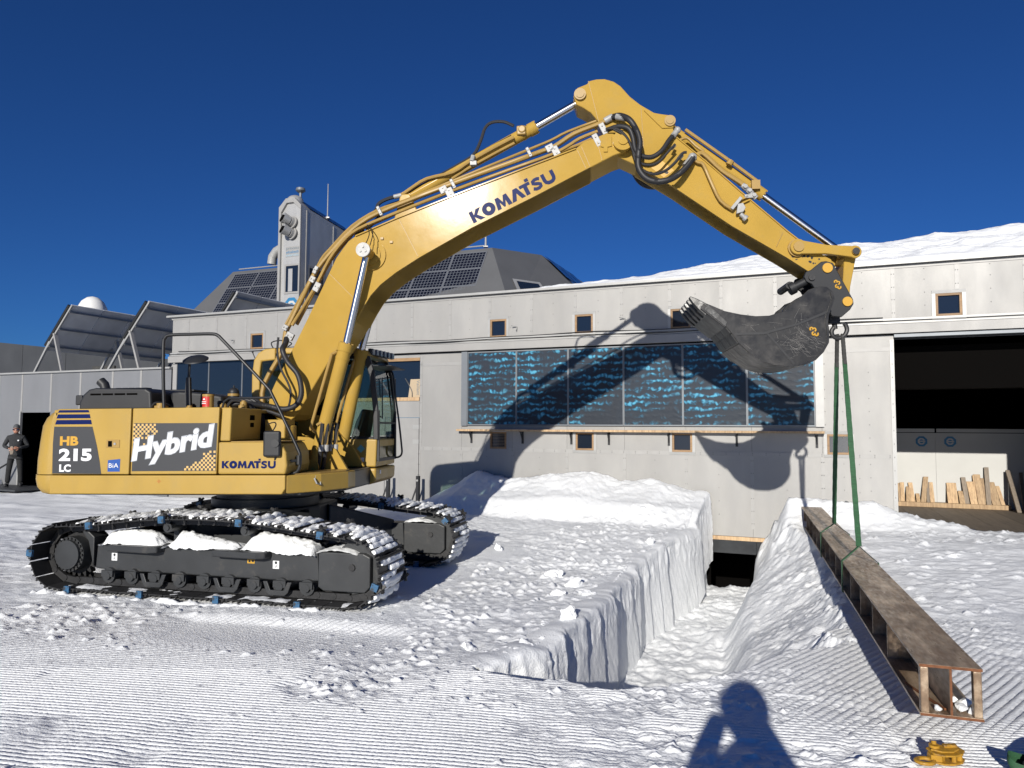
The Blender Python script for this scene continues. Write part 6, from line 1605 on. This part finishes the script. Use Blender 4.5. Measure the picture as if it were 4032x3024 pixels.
hose([(0.31, 3.0), (0.3, 2.8), (0.35, 2.6), (0.44, 2.43), (0.48, 2.31), (0.46, 2.15), (0.40, 2.05)], -0.40, 0.014, bm_, False)
hose([(0.02, 2.12), (0.10, 2.10), (0.25, 2.06), (0.42, 2.0)], -0.42, 0.022, bm_, False)
hose([(4.49, 5.68), (4.58, 5.66), (4.69, 5.56), (4.77, 5.43), (4.81, 5.28), (4.79, 5.11), (4.79, 4.97), (4.86, 4.85), (4.98, 4.79), (5.14, 4.8), (5.28, 4.89), (5.39, 5.01), (5.46, 5.12)], -0.42, 0.037, am, True, [-0.22, -0.30] + [-0.40] * 8 + [-0.35, -0.30, -0.26])
hose([(4.42, 5.5), (4.56, 5.51), (4.68, 5.46), (4.73, 5.35), (4.76, 5.2), (4.84, 5.13), (4.96, 5.12), (5.08, 5.2), (5.18, 5.35), (5.27, 5.46)], -0.38, 0.030, am, True, [-0.27, -0.34, -0.38, -0.38, -0.36, -0.34, -0.32, -0.3, -0.25, -0.2])
hose([(4.42, 5.49), (4.56, 5.47), (4.67, 5.35), (4.74, 5.18), (4.81, 5.05), (4.92, 5.01), (5.03, 5.04), (5.12, 5.13), (5.24, 5.26)], -0.35, 0.015, am, False)
hose([(4.5, 5.48), (4.64, 5.39), (4.72, 5.24), (4.77, 5.05), (4.85, 4.95), (4.99, 4.9), (5.12, 4.94), (5.23, 5.03), (5.32, 5.14), (5.37, 5.15)], -0.34, 0.018, am, False)
hose([(4.70, 5.3), (4.78, 5.19), (4.85, 5.07), (4.94, 5.0), (5.06, 4.98), (5.2, 5.05)], 0.35, 0.037, am)
for a_, b_, r_ in (((4.40, -0.21, 5.64), (4.50, -0.22, 5.69), .042), ((4.55, -0.28, 5.66), (4.66, -0.36, 5.60), .042), ((5.36, -0.27, 5.0), (5.45, -0.245, 5.12), .046), ((5.22, -0.22, 5.40), (5.285, -0.195, 5.49), .036), ((5.20, -0.3, 5.22), (5.24, -0.27, 5.27), .02), ((5.28, -0.3, 5.09), (5.32, -0.28, 5.14), .026)):
    f_ = MB().cyl(a_, b_, r_, 12)
    if r_ in (.046, .036): f_.ball(b_, r_ * 1.2, 12, 8)
    f_.build('hose_fitting', 'zinc', am)
pipe('pipe', [(5.46, 5.10), (5.52, 5.06), (5.58, 5.03), (5.66, 4.83), (5.77, 4.58), (5.92, 4.46)], -0.23, 0.022, par=am)
pipe('pipe', [(5.48, 5.14), (5.56, 5.20), (5.64, 5.15), (5.81, 4.97), (6.03, 4.81), (6.09, 4.74)], -0.16, 0.030, par=am)
pipe('pipe', [(5.27, 5.27), (5.30, 5.36), (5.40, 5.40), (5.50, 5.30), (5.60, 5.22)], -0.16, 0.018, par=am)
v_ = MB()
for p in ((6.07, 4.74), (6.12, 4.69), (6.17, 4.63)):
    v_.cyl((p[0] - 0.03, -0.20, p[1] + 0.03), (p[0] + 0.03, -0.20, p[1] - 0.03), 0.034, 10); v_.cyl((p[0], -0.25, p[1]), (p[0], -0.15, p[1]), 0.024, 8)
v_.box(6.06, 6.18, -0.235, -0.15, 4.60, 4.64)
v_.build('shut_off_valve', 'zinc', am, smooth=30)
v_ = MB()
mt = Matrix.Translation((5.955, -0.24, 4.53)) @ Matrix.Rotation(R(-50), 4, 'Y')
v_.box(-0.09, 0.09, -0.03, 0.03, -0.02, 0.02, mt); v_.prism([(5.95, 4.40), (6.03, 4.42), (6.06, 4.47), (6.03, 4.53), (5.97, 4.52)], -0.27, -0.22); v_.cyl((6.0, -0.245, 4.40), (6.06, -0.245, 4.345), 0.028, 10); v_.cyl((6.04, -0.245, 4.36), (6.07, -0.245, 4.335), 0.04, 10)
v_.build('shut_off_valve', 'zinc', am, smooth=30, bevel=0.004)
MB().bar((5.98, -0.215, 4.57), (6.10, -0.215, 4.62), 0.04, 0.02).bar((5.99, -0.215, 4.52), (6.12, -0.215, 4.58), 0.03, 0.015).build('valve_bracket', 'yellow_boom', am, smooth=0)
# hoses at the foot of the boom cylinders
for k, (u, y_) in enumerate(((0.91, -0.50), (0.96, -0.46), (0.97, -0.34), (1.02, -0.30))):
    MB().tube(smooth_path([(u + 0.02, y_, 1.92), (u, y_, 1.70), (u - 0.02, y_ + 0.03, 1.52), (u - 0.06, y_ + 0.06, 1.36)]), 0.026, 8).build('foot_hose', 'rubber', ex)
    MB().cyl((u + 0.01, y_, 1.66), (u + 0.005, y_, 1.58), 0.03, 10).build('foot_fitting', 'zinc', ex)
    MB().tube(smooth_path([(u + 0.01, y_, 1.66), (u + 0.02, y_, 1.84), (u + 0.0, y_, 1.92), (u - 0.05, y_, 1.90)]), 0.018, 8).build('foot_pipe', 'yellow_pipe', ex)
MB().prism([(0.40, 1.35), (1.20, 1.35), (1.05, 1.60), (0.62, 2.02), (0.30, 2.10), (0.25, 1.7)], 0.30, 0.36).build('boom_bracket', 'yellow_boom', ex, smooth=0, bevel=0.01)
MB().prism([(0.40, 1.35), (1.20, 1.35), (1.05, 1.60), (0.70, 1.75), (0.30, 1.78)], -0.36, -0.30).build('boom_bracket', 'yellow_boom', ex, smooth=0, bevel=0.01)
MB().bar((0.1, -0.3, 1.128), (0.4, -0.3, 1.128), 0.3, 0.02).build('belly_plate', 'under', ex, smooth=0)
# ------------------------------------------------------------------ snow caked on the machine
EXM = Matrix.Translation((-3.16, 9.26, 0.0)) @ Matrix.Rotation(R(-13.5), 4, 'Z')
def snow_cake(name, label, yc, idx, seed, cover=0.9):
    o = MB(); rr = random.Random(seed)
    for i in idx:
        mt = shoe_matrix(i, yc)
        for x0 in (-0.075, -0.005, 0.055):
            if rr.random() > cover: continue
            w = 0.064
            n_ = 26
            a0 = -0.34 + rr.random() * 0.10; a1 = 0.34 - rr.random() * 0.12
            if rr.random() < 0.22: a0, a1 = (a0, a0 + 0.35) if rr.random() < 0.5 else (a1 - 0.35, a1)
            base = rr.uniform(0.030, 0.062)
            rows = []
            for k in range(n_ + 1):
                y = a0 + (a1 - a0) * k / n_
                env = math.sin(math.pi * min(max(k / n_, 0.03), 0.97)) ** 0.25
                h = base * env * (0.55 + 0.9 * float(vnoise(np.array(y * 14 + i * 3.1 + seed), np.array(x0 * 40))))
                row = []
                for q, (fx, fz) in enumerate(((0.0, 0.0), (0.08, 0.75), (0.35, 1.0), (0.65, 1.0), (0.92, 0.75), (1.0, 0.0))):
                    j = 0.012 * (float(vnoise(np.array(y * 30 + q * 9.7), np.array(i * 1.7 + x0 * 50))) - 0.5)
                    row.append(mt @ Vector((x0 + w * fx + j, y, 0.006 + h * fz + (j if 0 < q < 5 else 0))))
                rows.append(row)
            o.loft([[tuple(p) for p in r_] for r_ in rows])
    b = o.build(name, 'snow', None, smooth=75)
    b.matrix_world = EXM.copy()
    tag(b, label, kind='stuff')
top = [i for i in range(NS) if ctr[i].z > 0.60 or (ctr[i].x > 1.75 and ctr[i].z > 0.12)]
topr = [i for i in top if ctr[i].x > -1.55]
snow_cake('track_snow', 'snow packed between the shoes of the near track', -1.19, topr, 2, 0.97)
snow_cake('track_snow', 'snow packed between the shoes of the far track', 1.19, [i for i in topr if ctr[i].x > 0.6], 5, 0.85)
snow_cake('track_snow', 'snow frozen on the rear shoes of the near track', -1.19, [i for i in range(NS) if ctr[i].x < -1.75 and ctr[i].z < 0.3], 9, 0.5)
# snow lying on the bottom run inside the track and on the track frame
def bank(name, label, u0, u1, v0, v1, zf, seed, mtx, step=0.014):
    us = np.arange(u0, u1, step); vv = np.arange(v0, v1, step)
    U, Vv = np.meshgrid(us, vv)
    z = zf(U, Vv)
    b = grid_mesh(name, np.stack([U, Vv, z], -1), 'snow'); b.matrix_world = mtx.copy()
    tag(b, label, kind='stuff'); return b
def frame_snow(U, Vv):
    hh = np.interp(U, [-1.28, -1.22, -0.95, -0.75, -0.60, -0.50, -0.42, -0.30, -0.05, 0.20, 0.42, 0.52, 0.70, 0.95, 1.2, 1.38, 1.43], [-0.05, 0.10, 0.17, 0.15, 0.11, 0.02, 0.0, 0.16, 0.13, 0.09, 0.05, 0.02, 0.18, 0.17, 0.13, 0.10, -0.05])
    cross = 1 - np.abs((Vv + 1.20) / 0.16) ** 2.2
    return 0.535 + hh * np.clip(cross, -0.5, 1) + 0.09 * (fbm(U * 8, Vv * 8, 5, 0.6) - 0.5) + 0.05 * np.abs(fbm(U * 16, Vv * 16, 3) - 0.5)
bank('frame_snow', 'snow heaped on the near track frame under the upper run', -1.30, 1.44, -1.36, -1.05, frame_snow, 1, EXM)
def guard_snow(U, Vv):
    return 0.555 + 0.06 * np.clip(1 - ((U - 1.68) / 0.26) ** 2, -1, 1) * np.clip(1 - ((Vv + 1.2) / 0.2) ** 4, -1, 1) + 0.04 * (fbm(U * 11, Vv * 11, 3) - 0.5)
bank('frame_snow', 'snow on the idler guard of the near track', 1.45, 1.93, -1.36, -1.02, guard_snow, 2, EXM)
bank('frame_snow', 'snow on the idler guard of the far track', 1.45, 1.93, 1.02, 1.36, lambda U, Vv: guard_snow(U, -Vv) + 0.01, 3, EXM)
bank('shoe_snow', 'snow lying inside the lower run of the near track', -1.75, 1.9, -1.52, -1.32, lambda U, Vv: 0.056 + 0.055 * (fbm(U * 7, Vv * 7, 3) - 0.42) * (1 + 0 * U), 4, EXM, 0.02)
bank('shoe_snow', 'crumbled snow pushed up along the near track', -1.95, 2.0, -1.66, -1.50, lambda U, Vv: -0.03 + 0.11 * fbm(U * 9, Vv * 9, 3) * np.clip(1 - np.abs((Vv + 1.585) / 0.075) ** 2, 0, 1), 6, EXM, 0.014)

# ------------------------------------------------------------------ steel beam hanging on two slings
BMX = Vector((2.575, 4.25, 0.21))
_bd = Vector((5.30, 12.66, 0.21)) - BMX
BL = _bd.length
be_ = empty('steel_beam', BMX, -math.atan2(_bd.x, _bd.y))
tag(be_, 'long rusty steel H beam with stiffeners hanging just above the snow', 'beam')
BW, BH = 0.165, 0.30
MB().box(-BW, BW, 0, BL, BH - 0.018, BH).build('top_flange', 'rust', be_, smooth=0, bevel=0.003)
MB().box(-BW, BW, 0, BL, 0, 0.018).build('bottom_flange', 'rust', be_, smooth=0, bevel=0.003)
MB().box(-0.007, 0.007, 0.004, BL, 0.018, BH - 0.018).build('web', 'rust', be_, smooth=0)
MB().box(-BW + 0.002, BW - 0.002, -0.002, 0.0, 0.001, 0.016).box(-BW + 0.002, BW - 0.002, -0.002, 0.0, BH - 0.016, BH - 0.001).box(-0.006, 0.006, -0.002, 0.003, 0.018, BH - 0.018).build('cut_end', 'rust_edge', be_, smooth=0)
for sx in (-1, 1):
    MB().box(sx * (BW - 0.028) - 0.022, sx * (BW - 0.028) + 0.022, 0.0, 0.05, 0.018, BH - 0.018).build('end_post', 'rust', be_, smooth=0, bevel=0.006)
y_ = 1.05
while y_ < BL - 0.2:
    for sx in (-1, 1):
        MB().box(min(sx * 0.007, sx * (BW - 0.012)), max(sx * 0.007, sx * (BW - 0.012)), y_, y_ + 0.012, 0.018, BH - 0.018).build('stiffener', 'rust', be_, smooth=0)
    y_ += 0.62 if y_ < 3 else 0.55
MB().bar((-BW + 0.02, 0.5, 0.022), (-0.02, 0.06, 0.03), 0.012, 0.012).build('loose_rod', 'rust_edge', be_, smooth=0)
for k, (x, y, r_) in enumerate(((0.07, 0.10, 0.045), (0.11, 0.16, 0.05), (0.06, 0.22, 0.04), (-0.06, 0.05, 0.03), (0.12, 0.07, 0.035))):
    o = snow_lump('snow_crumb', r_, 40 + k, (1, 1, 0.8), 0.5, sub=2); o.location = be_.matrix_basis @ Vector((x, y, 0.018 + r_ * 0.45))
    tag(o, ('second snow crumb behind the right end post of the beam', 'largest snow crumb inside the beam end', 'snow crumb furthest inside the beam end', 'small snow crumb left of the beam web', 'snow crumb touching the right end post of the beam')[k], 'snow crumb', 'snow crumbs inside the beam end')
BMW = Matrix.Translation(BMX) @ Matrix.Rotation(-math.atan2(_bd.x, _bd.y), 4, 'Z')
hook_w = Vector((-3.16, 9.26, 0)) + (Matrix.Rotation(_h, 3, 'Z') @ Matrix.Rotation(-_t, 3, 'Y') @ Vector((7.18, 0.0, 2.935)))
def ribbon(mb, a, b, w, wdir, twist=0.0, t=0.006, n_=24):
    a = Vector(a); b = Vector(b); d_ = (b - a).normalized(); L_ = (b - a).length
    w0 = Vector(wdir); w0 = (w0 - d_ * w0.dot(d_)).normalized()
    rings = []
    for i in range(n_ + 1):
        f = i / n_; g = twist * f
        ww = (Matrix.Rotation(g, 3, d_) @ w0); nn_ = d_.cross(ww)
        hw = w / 2 * (1 + 0.05 * math.sin(i * 2.1)); p = a + (b - a) * f
        rings.append([tuple(p + ww * hw * s1 + nn_ * t * s2) for s1, s2 in ((-1, -1), (1, -1), (1, 1), (-1, 1))])
    mb.loft(rings)
def sling(yb, ap_h, label, dx, twist):
    tip = Vector((0, yb, BH + ap_h)); aw = BMW @ tip
    o = MB()
    h0 = hook_w + Vector((dx, 0, 0.02))
    d_ = aw - h0
    s = MB(); ribbon(s, h0, h0 + d_ * 0.16, 0.045, (1, 0.3, 0), 0.2, 0.01)
    m_ = MB(); ribbon(m_, h0 + d_ * 0.14, aw, 0.054, (1, 0.2, 0), twist, 0.005, 40)
    sl_ = m_.build('lifting_sling', 'strap', None, smooth=0)
    tag(sl_, label, 'sling', 'green slings between hook and beam')
    s.build('hook_loop', 'strap_dark', sl_, smooth=0)
    def W(x, y, z): return BMW @ Vector((x, y, z))
    l1 = MB(); ribbon(l1, aw, W(-BW - 0.006, yb - 0.04, BH + 0.006), 0.05, BMW.to_3x3() @ Vector((0, 1, 0)), 0, 0.005, 8)
    ribbon(l1, W(-BW - 0.008, yb - 0.04, BH + 0.01), W(-BW - 0.008, yb - 0.04, -0.01), 0.06, BMW.to_3x3() @ Vector((0, 1, 0)), 0, 0.004, 6)
    ribbon(l1, W(-BW - 0.008, yb - 0.04, -0.008), W(BW + 0.008, yb - 0.04, -0.008), 0.06, BMW.to_3x3() @ Vector((0, 1, 0)), 0, 0.004, 4)
    ribbon(l1, W(BW + 0.008, yb - 0.04, -0.01), W(BW + 0.008, yb - 0.04, BH + 0.01), 0.06, BMW.to_3x3() @ Vector((0, 1, 0)), 0, 0.004, 6)
    l1.build('choker_loop', 'strap', sl_, smooth=0)
    l2 = MB(); ribbon(l2, aw, W(BW + 0.006, yb - 0.04, BH + 0.006), 0.05, BMW.to_3x3() @ Vector((0, 1, 0)), 0, 0.005, 8)
    l2.build('choker_leg', 'strap_dark', sl_, smooth=0)
def along(Y): return (Y - BMX.y) / math.cos(math.atan2(_bd.x, _bd.y))
sling(along(9.5), 0.13, 'left green sling reaching the far half of the beam', -0.03, 1.2)
sling(along(7.5), 0.16, 'right green sling reaching the near half of the beam', 0.035, 0.9)

# ------------------------------------------------------------------ yellow plate clamp in the snow
kc = empty('plate_clamp', (2.42, 4.14, 0.015), R(8))
kc.scale = (1.0, 1.0, 0.72)
tag(kc, 'small yellow plate lifting clamp lying on the snow', 'clamp')
m_ = MB()
ringp = [(-0.095 + 0.048 * math.cos(R(20 * i)), -0.02 + 0.036 * math.sin(R(20 * i)), 0.03) for i in range(19)]
m_.tube(ringp, 0.014, 8); m_.build('lifting_ring', 'yellow_clamp', kc)
bd2 = []
for z0, z1 in ((0.012, 0.026), (0.075, 0.090)):
    MB().slab([(-0.05, -0.03), (-0.01, -0.065), (0.05, -0.075), (0.11, -0.06), (0.155, -0.02), (0.155, 0.03), (0.10, 0.065), (0.03, 0.075), (-0.04, 0.045)], z0, z1).build('cheek_plate', 'yellow_clamp', kc, smooth=0, bevel=0.005)
MB().slab([(-0.06, -0.025), (-0.01, -0.045), (0.02, -0.03), (0.02, 0.03), (-0.05, 0.02)], 0.027, 0.074).cyl((0.06, -0.05, 0.026), (0.06, -0.05, 0.075), 0.012, 10).cyl((0.11, -0.03, 0.026), (0.11, -0.03, 0.075), 0.016, 10).cyl((0.13, 0.02, 0.026), (0.13, 0.02, 0.075), 0.02, 10).build('spacer', 'yellow_clamp', kc, smooth=30)
MB().slab([(-0.045, 0.0), (0.0, -0.04), (0.06, -0.05), (0.12, -0.02), (0.11, 0.03), (0.03, 0.055)], 0.091, 0.104).build('cover', 'yellow_clamp', kc, smooth=0, bevel=0.005)
MB().cyl((-0.005, 0.02, 0.104), (-0.005, 0.02, 0.124), 0.028, 14).cyl((-0.005, 0.02, 0.124), (0.0, 0.03, 0.145), 0.014, 10).build('lock_lever', 'yellow_clamp', kc)
m_ = MB().bar((0.05, 0.02, 0.11), (0.12, 0.0, 0.118), 0.03, 0.022); m_.build('lock_plate', 'yellow_clamp', kc, smooth=0, bevel=0.005)

# heap of slings in the corner
sp_ = empty('sling_heap', (2.97, 3.93, 0.0))
tag(sp_, 'heap of green and black webbing slings at the bottom right corner', 'sling heap')
rr = random.Random(8)
for k in range(11):
    m_ = MB()
    cx_, cy_ = rr.uniform(-0.12, 0.10), rr.uniform(-0.08, 0.06); a = rr.uniform(0.10, 0.20); b = rr.uniform(0.06, 0.12); z_ = 0.03 + 0.008 * k; g0 = rr.uniform(0, 6)
    pts = [(cx_ + a * math.cos(g0 + 0.35 * i), cy_ + b * math.sin(g0 + 0.35 * i), z_ + 0.02 * math.sin(g0 + 0.9 * i)) for i in range(17)]
    rings = []
    for i, p in enumerate(pts):
        w_ = 0.028; rings.append([(p[0], p[1], p[2] - w_), (p[0] + 0.012, p[1] + 0.012, p[2]), (p[0], p[1], p[2] + w_), (p[0] - 0.012, p[1] - 0.012, p[2])])
    m_.loft(rings); m_.build('webbing_loop', 'strap' if k % 3 else 'strap_dark', sp_, smooth=60)

# ------------------------------------------------------------------ post by the entrance, platform by the wing
def post(a, label):
    e_ = empty('door_post', SR @ Vector((a, -0.25, 0.0)), WALL_RZ)
    MB().box(-0.035, 0.035, -0.035, 0.035, -0.1, 0.80).build('upright', 'black', e_, smooth=0)
    MB().bar((0, 0, 0.64), (-0.22, -0.05, 0.0), 0.03, 0.03).build('strut', 'black', e_, smooth=0)
    MB().cyl((0, -0.045, 0.70), (0, -0.03, 0.70), 0.025, 10).build('bolt', 'zinc', e_)
    tag(e_, label, 'post')
post(-7.98, 'short black steel post with strut beside the far track')
post(-8.75, 'short black steel post with strut under the cab')
pf = empty('entrance_platform', SR @ Vector((-21.5, -0.6, 0.0)), WALL_RZ)
tag(pf, 'flat dark grating platform in front of the wing doorway', 'platform')
MB().box(-1.0, 1.35, -0.55, 0.60, 0.05, 0.095).build('deck', 'darkskin', pf, smooth=0)
MB().bar((-0.95, -0.4, 0.09), (-0.30, 0.45, 0.85), 0.05, 0.05).build('brace', 'black_tube', pf)

# ------------------------------------------------------------------ people
def skinned(name, material, nodes, edges, root, parent=None, sub=2):
    """nodes: {key: (x, y, z, rx, ry)}"""
    keys = list(nodes); ix = {k: i for i, k in enumerate(keys)}
    me = bpy.data.meshes.new(name)
    me.from_pydata([nodes[k][:3] for k in keys], [(ix[a], ix[b]) for a, b in edges], [])
    o = bpy.data.objects.new(name, me); COL.objects.link(o)
    sk = o.modifiers.new('skin', 'SKIN')
    for i, k in enumerate(keys):
        me.skin_vertices[0].data[i].radius = (nodes[k][3], nodes[k][4])
        me.skin_vertices[0].data[i].use_root = (k == root)
    sk.use_smooth_shade = True
    s = o.modifiers.new('sub', 'SUBSURF'); s.levels = sub; s.render_levels = sub
    me.materials.append(M[material])
    if parent is not None: o.parent = parent
    return o
def hand(base, fwd, side, up, parent, s=1.0, curl=0.6):
    base = Vector(base); fwd = Vector(fwd).normalized(); side = Vector(side).normalized(); up = Vector(up).normalized()
    nd = {'w': (*base, .028 * s, .020 * s), 'p': (*(base + fwd * .05 * s), .040 * s, .016 * s), 'k': (*(base + fwd * .085 * s), .038 * s, .014 * s)}
    ed = [('w', 'p'), ('p', 'k')]
    palm = skinned('hand', 'skin', nd, ed, 'w', parent, 1)
    m_ = MB()
    for i, (o_, L_) in enumerate(((-.030, .062), (-.010, .072), (.010, .068), (.030, .052))):
        p0 = base + fwd * .085 * s + side * o_ * s
        p1 = p0 + (fwd * math.cos(curl * .5) - up * math.sin(curl * .5)) * L_ * .5 * s
        p2 = p1 + (fwd * math.cos(curl * 1.4) - up * math.sin(curl * 1.4)) * L_ * .5 * s
        m_.tube([p0 - fwd * .02 * s, p0, p1, p2], .0085 * s, 7)
    p0 = base + fwd * .035 * s - side * .035 * s
    m_.tube([p0, p0 + (fwd * .6 - side * .8) * .035 * s, p0 + (fwd * 1.0 - side * .75 - up * .3) * .055 * s], .010 * s, 7)
    m_.build('fingers', 'skin', palm)
    return palm
def person(label, loc, rz, pose, hood=False, bulk=1.0):
    e_ = empty('person', loc, rz)
    tag(e_, label, 'person')
    body = {'hem': (0, 0, .82, .178, .125), 'pel': (0, 0, .95, .172, .120), 'bel': (0, .01, 1.10, .165, .12), 'che': (0, .0, 1.30, .185, .125), 'sho': (0, -.01, 1.44, .15, .10), 'nec': (0, 0, 1.52, .060, .060), 'hed0': (0, .015, 1.58, .062, .072)}
    ed = [('hem', 'pel'), ('pel', 'bel'), ('bel', 'che'), ('che', 'sho'), ('sho', 'nec'), ('nec', 'hed0')]
    for s, sx in (('l', 1), ('r', -1)):
        A = pose['arm_' + s]
        body['sh' + s] = (sx * .175, 0, 1.425, .075, .075); body['el' + s] = (*A[0], .058, .056); body['wr' + s] = (*A[1], .042, .040)
        ed += [('sho', 'sh' + s), ('sh' + s, 'el' + s), ('el' + s, 'wr' + s)]
    body = {k: (*v[:3], v[3] * bulk, v[4] * bulk) for k, v in body.items()}
    skinned('jacket', 'jacket', body, ed, 'pel', e_)
    leg = {'pel': (0, 0, .97, .150, .110)}; le = []
    for s, sx in (('l', 1), ('r', -1)):
        k = pose.get('knee_' + s, (0.02, 0.0))
        leg['hi' + s] = (sx * .095, 0, .88, .092, .098); leg['kn' + s] = (sx * (.11 + k[0]), k[1] + .01, .48, .070, .076); leg['an' + s] = (sx * (.12 + k[0] * 1.6), k[1], .10, .060, .066)
        le += [('pel', 'hi' + s), ('hi' + s, 'kn' + s), ('kn' + s, 'an' + s)]
    skinned('trousers', 'trouser', leg, le, 'pel', e_)
    for s, sx in (('l', 1), ('r', -1)):
        k = pose.get('knee_' + s, (0.02, 0.0)); x = sx * (.12 + k[0] * 1.6)
        skinned('boot', 'black', {'a': (x, k[1] - .02, .12, .060, .060), 'h': (x, k[1] - .03, .055, .050, .048), 't': (x + sx * .02, k[1] + .16, .045, .050, .036)}, [('a', 'h'), ('h', 't')], 'h', e_, 1)
    m_ = MB()
    rings = []
    for z, rx, ry, oy in ((1.545, .045, .05, .02), (1.575, .062, .075, .030), (1.61, .070, .090, .025), (1.65, .076, .098, .015), (1.69, .078, .100, .008), (1.73, .076, .098, .0), (1.765, .060, .080, -.003), (1.785, .03, .04, -.003)):
        rings.append([(rx * math.cos(g), oy + ry * math.sin(g), z) for g in np.linspace(0, 2 * math.pi, 20, endpoint=False)])
    m_.loft(rings)
    hd_ = m_.build('head', 'skin', e_, smooth=70)
    MB().loft([[(x * .016 * w, .098 + d_, 1.615 + z) for x, z in ((-1, 0), (1, 0), (.6, .045), (-.6, .045))] for w, d_ in ((1, 0), (.8, .022))]).build('nose', 'skin', hd_, smooth=60)
    MB().box(-.026, .026, .104, .112, 1.586, 1.592).build('mouth', 'red_lip', hd_, smooth=0)
    for sx in (-1, 1):
        MB().ball((sx * .079, .0, 1.645), .026, 10, 7, (.45, .8, 1.2)).build('ear', 'skin', hd_)
    MB().loft([[(x, .085 + .022 * (1 - (x / .08) ** 2) + d_, z) for x, z in ((-.078, 1.640), (-.03, 1.628), (0, 1.642), (.03, 1.628), (.078, 1.640), (.080, 1.672), (0, 1.676), (-.080, 1.672))] for d_ in (0.0, .012)]).build('sunglasses', 'glass', hd_, smooth=60)
    if hood:
        MB().ball((0, -.015, 1.75), .15, 18, 10, (1, 1.08, 1.15)).build('wool_hat', 'cap', hd_)
    else:
        MB().loft([[(.084 * s_ * math.cos(g), -.005 + .108 * s_ * math.sin(g), z) for g in np.linspace(0, 2 * math.pi, 22, endpoint=False)] for z, s_ in ((1.695, 1.0), (1.745, .98), (1.785, .80), (1.81, .45), (1.815, .1))]).build('cap', 'cap', hd_, smooth=70)
        MB().slab([(-.075, .07), (.075, .07), (.06, .15), (0, .175), (-.06, .15)], 1.697, 1.706).build('cap_peak', 'cap', hd_, smooth=0)
        MB().loft([[(.074 * math.cos(g), .004 + .102 * math.sin(g), z) for g in np.linspace(R(150), R(390), 16)] + [(.066 * math.cos(g), .004 + .094 * math.sin(g), z) for g in np.linspace(R(390), R(150), 16)] for z in (1.625, 1.70)]).build('hair', 'cap', hd_)
    for s in ('l', 'r'):
        A = pose['arm_' + s]
        d_ = (Vector(A[1]) - Vector(A[0])).normalized()
        hand(A[1], A[2], A[3], A[4], e_)
    return e_
M['red_lip'] = mat('lip', (0.30, 0.10, 0.08), 0.5)
pl = SR @ Vector((-21.33, -0.42, 0.097))
pe = person('man in dark jacket and cap on the platform at the wing doorway, holding gloves', pl, R(205),
            {'arm_r': ((-.30, -.02, 1.17), (-.13, .24, 1.13), (0.7, .7, 0), (0, 0, 1), (-.7, .7, 0)), 'arm_l': ((.29, .0, 1.18), (.13, .25, 1.12), (-.7, .7, -.2), (0, 0, 1), (.7, .7, 0)), 'knee_l': (.03, .02), 'knee_r': (.02, -.02)})
gl = MB()
gl.loft([[(x * w, y, z) for x, y in ((-.05, .29), (.05, .29), (.05, .34), (-.05, .34))] for w, z in ((.6, .92), (.9, .98), (1.0, 1.06), (.8, 1.13), (.4, 1.16))])
g_ = gl.build('glove_pair', 'board_grey', None, smooth=60, bevel=0.01); g_.matrix_world = Matrix.Translation(pl) @ Matrix.Rotation(R(205), 4, 'Z') @ Matrix.Translation((.04, -.02, .02))
tag(g_, 'pale work gloves held by the man at the doorway', 'gloves')
MB().cyl((-.075, .128, 1.34), (-.075, .134, 1.34), .022, 12).build('jacket_badge', 'white', pe)
# the photographer, standing at the camera; only the shadow falls into the picture
ph = person('photographer standing behind the camera with hands raised, seen as shadow', (0.0, -0.34, 0.03), 0.0,
            {'arm_r': ((-.25, .12, 1.36), (-.10, .16, 1.66), (0.3, .1, .9), (1, 0, 0), (0, -1, 0)), 'arm_l': ((.25, .12, 1.36), (.10, .16, 1.66), (-.3, .1, .9), (-1, 0, 0), (0, -1, 0))}, hood=True, bulk=1.45)
ph.scale = (1.06, 1.06, 1.06)
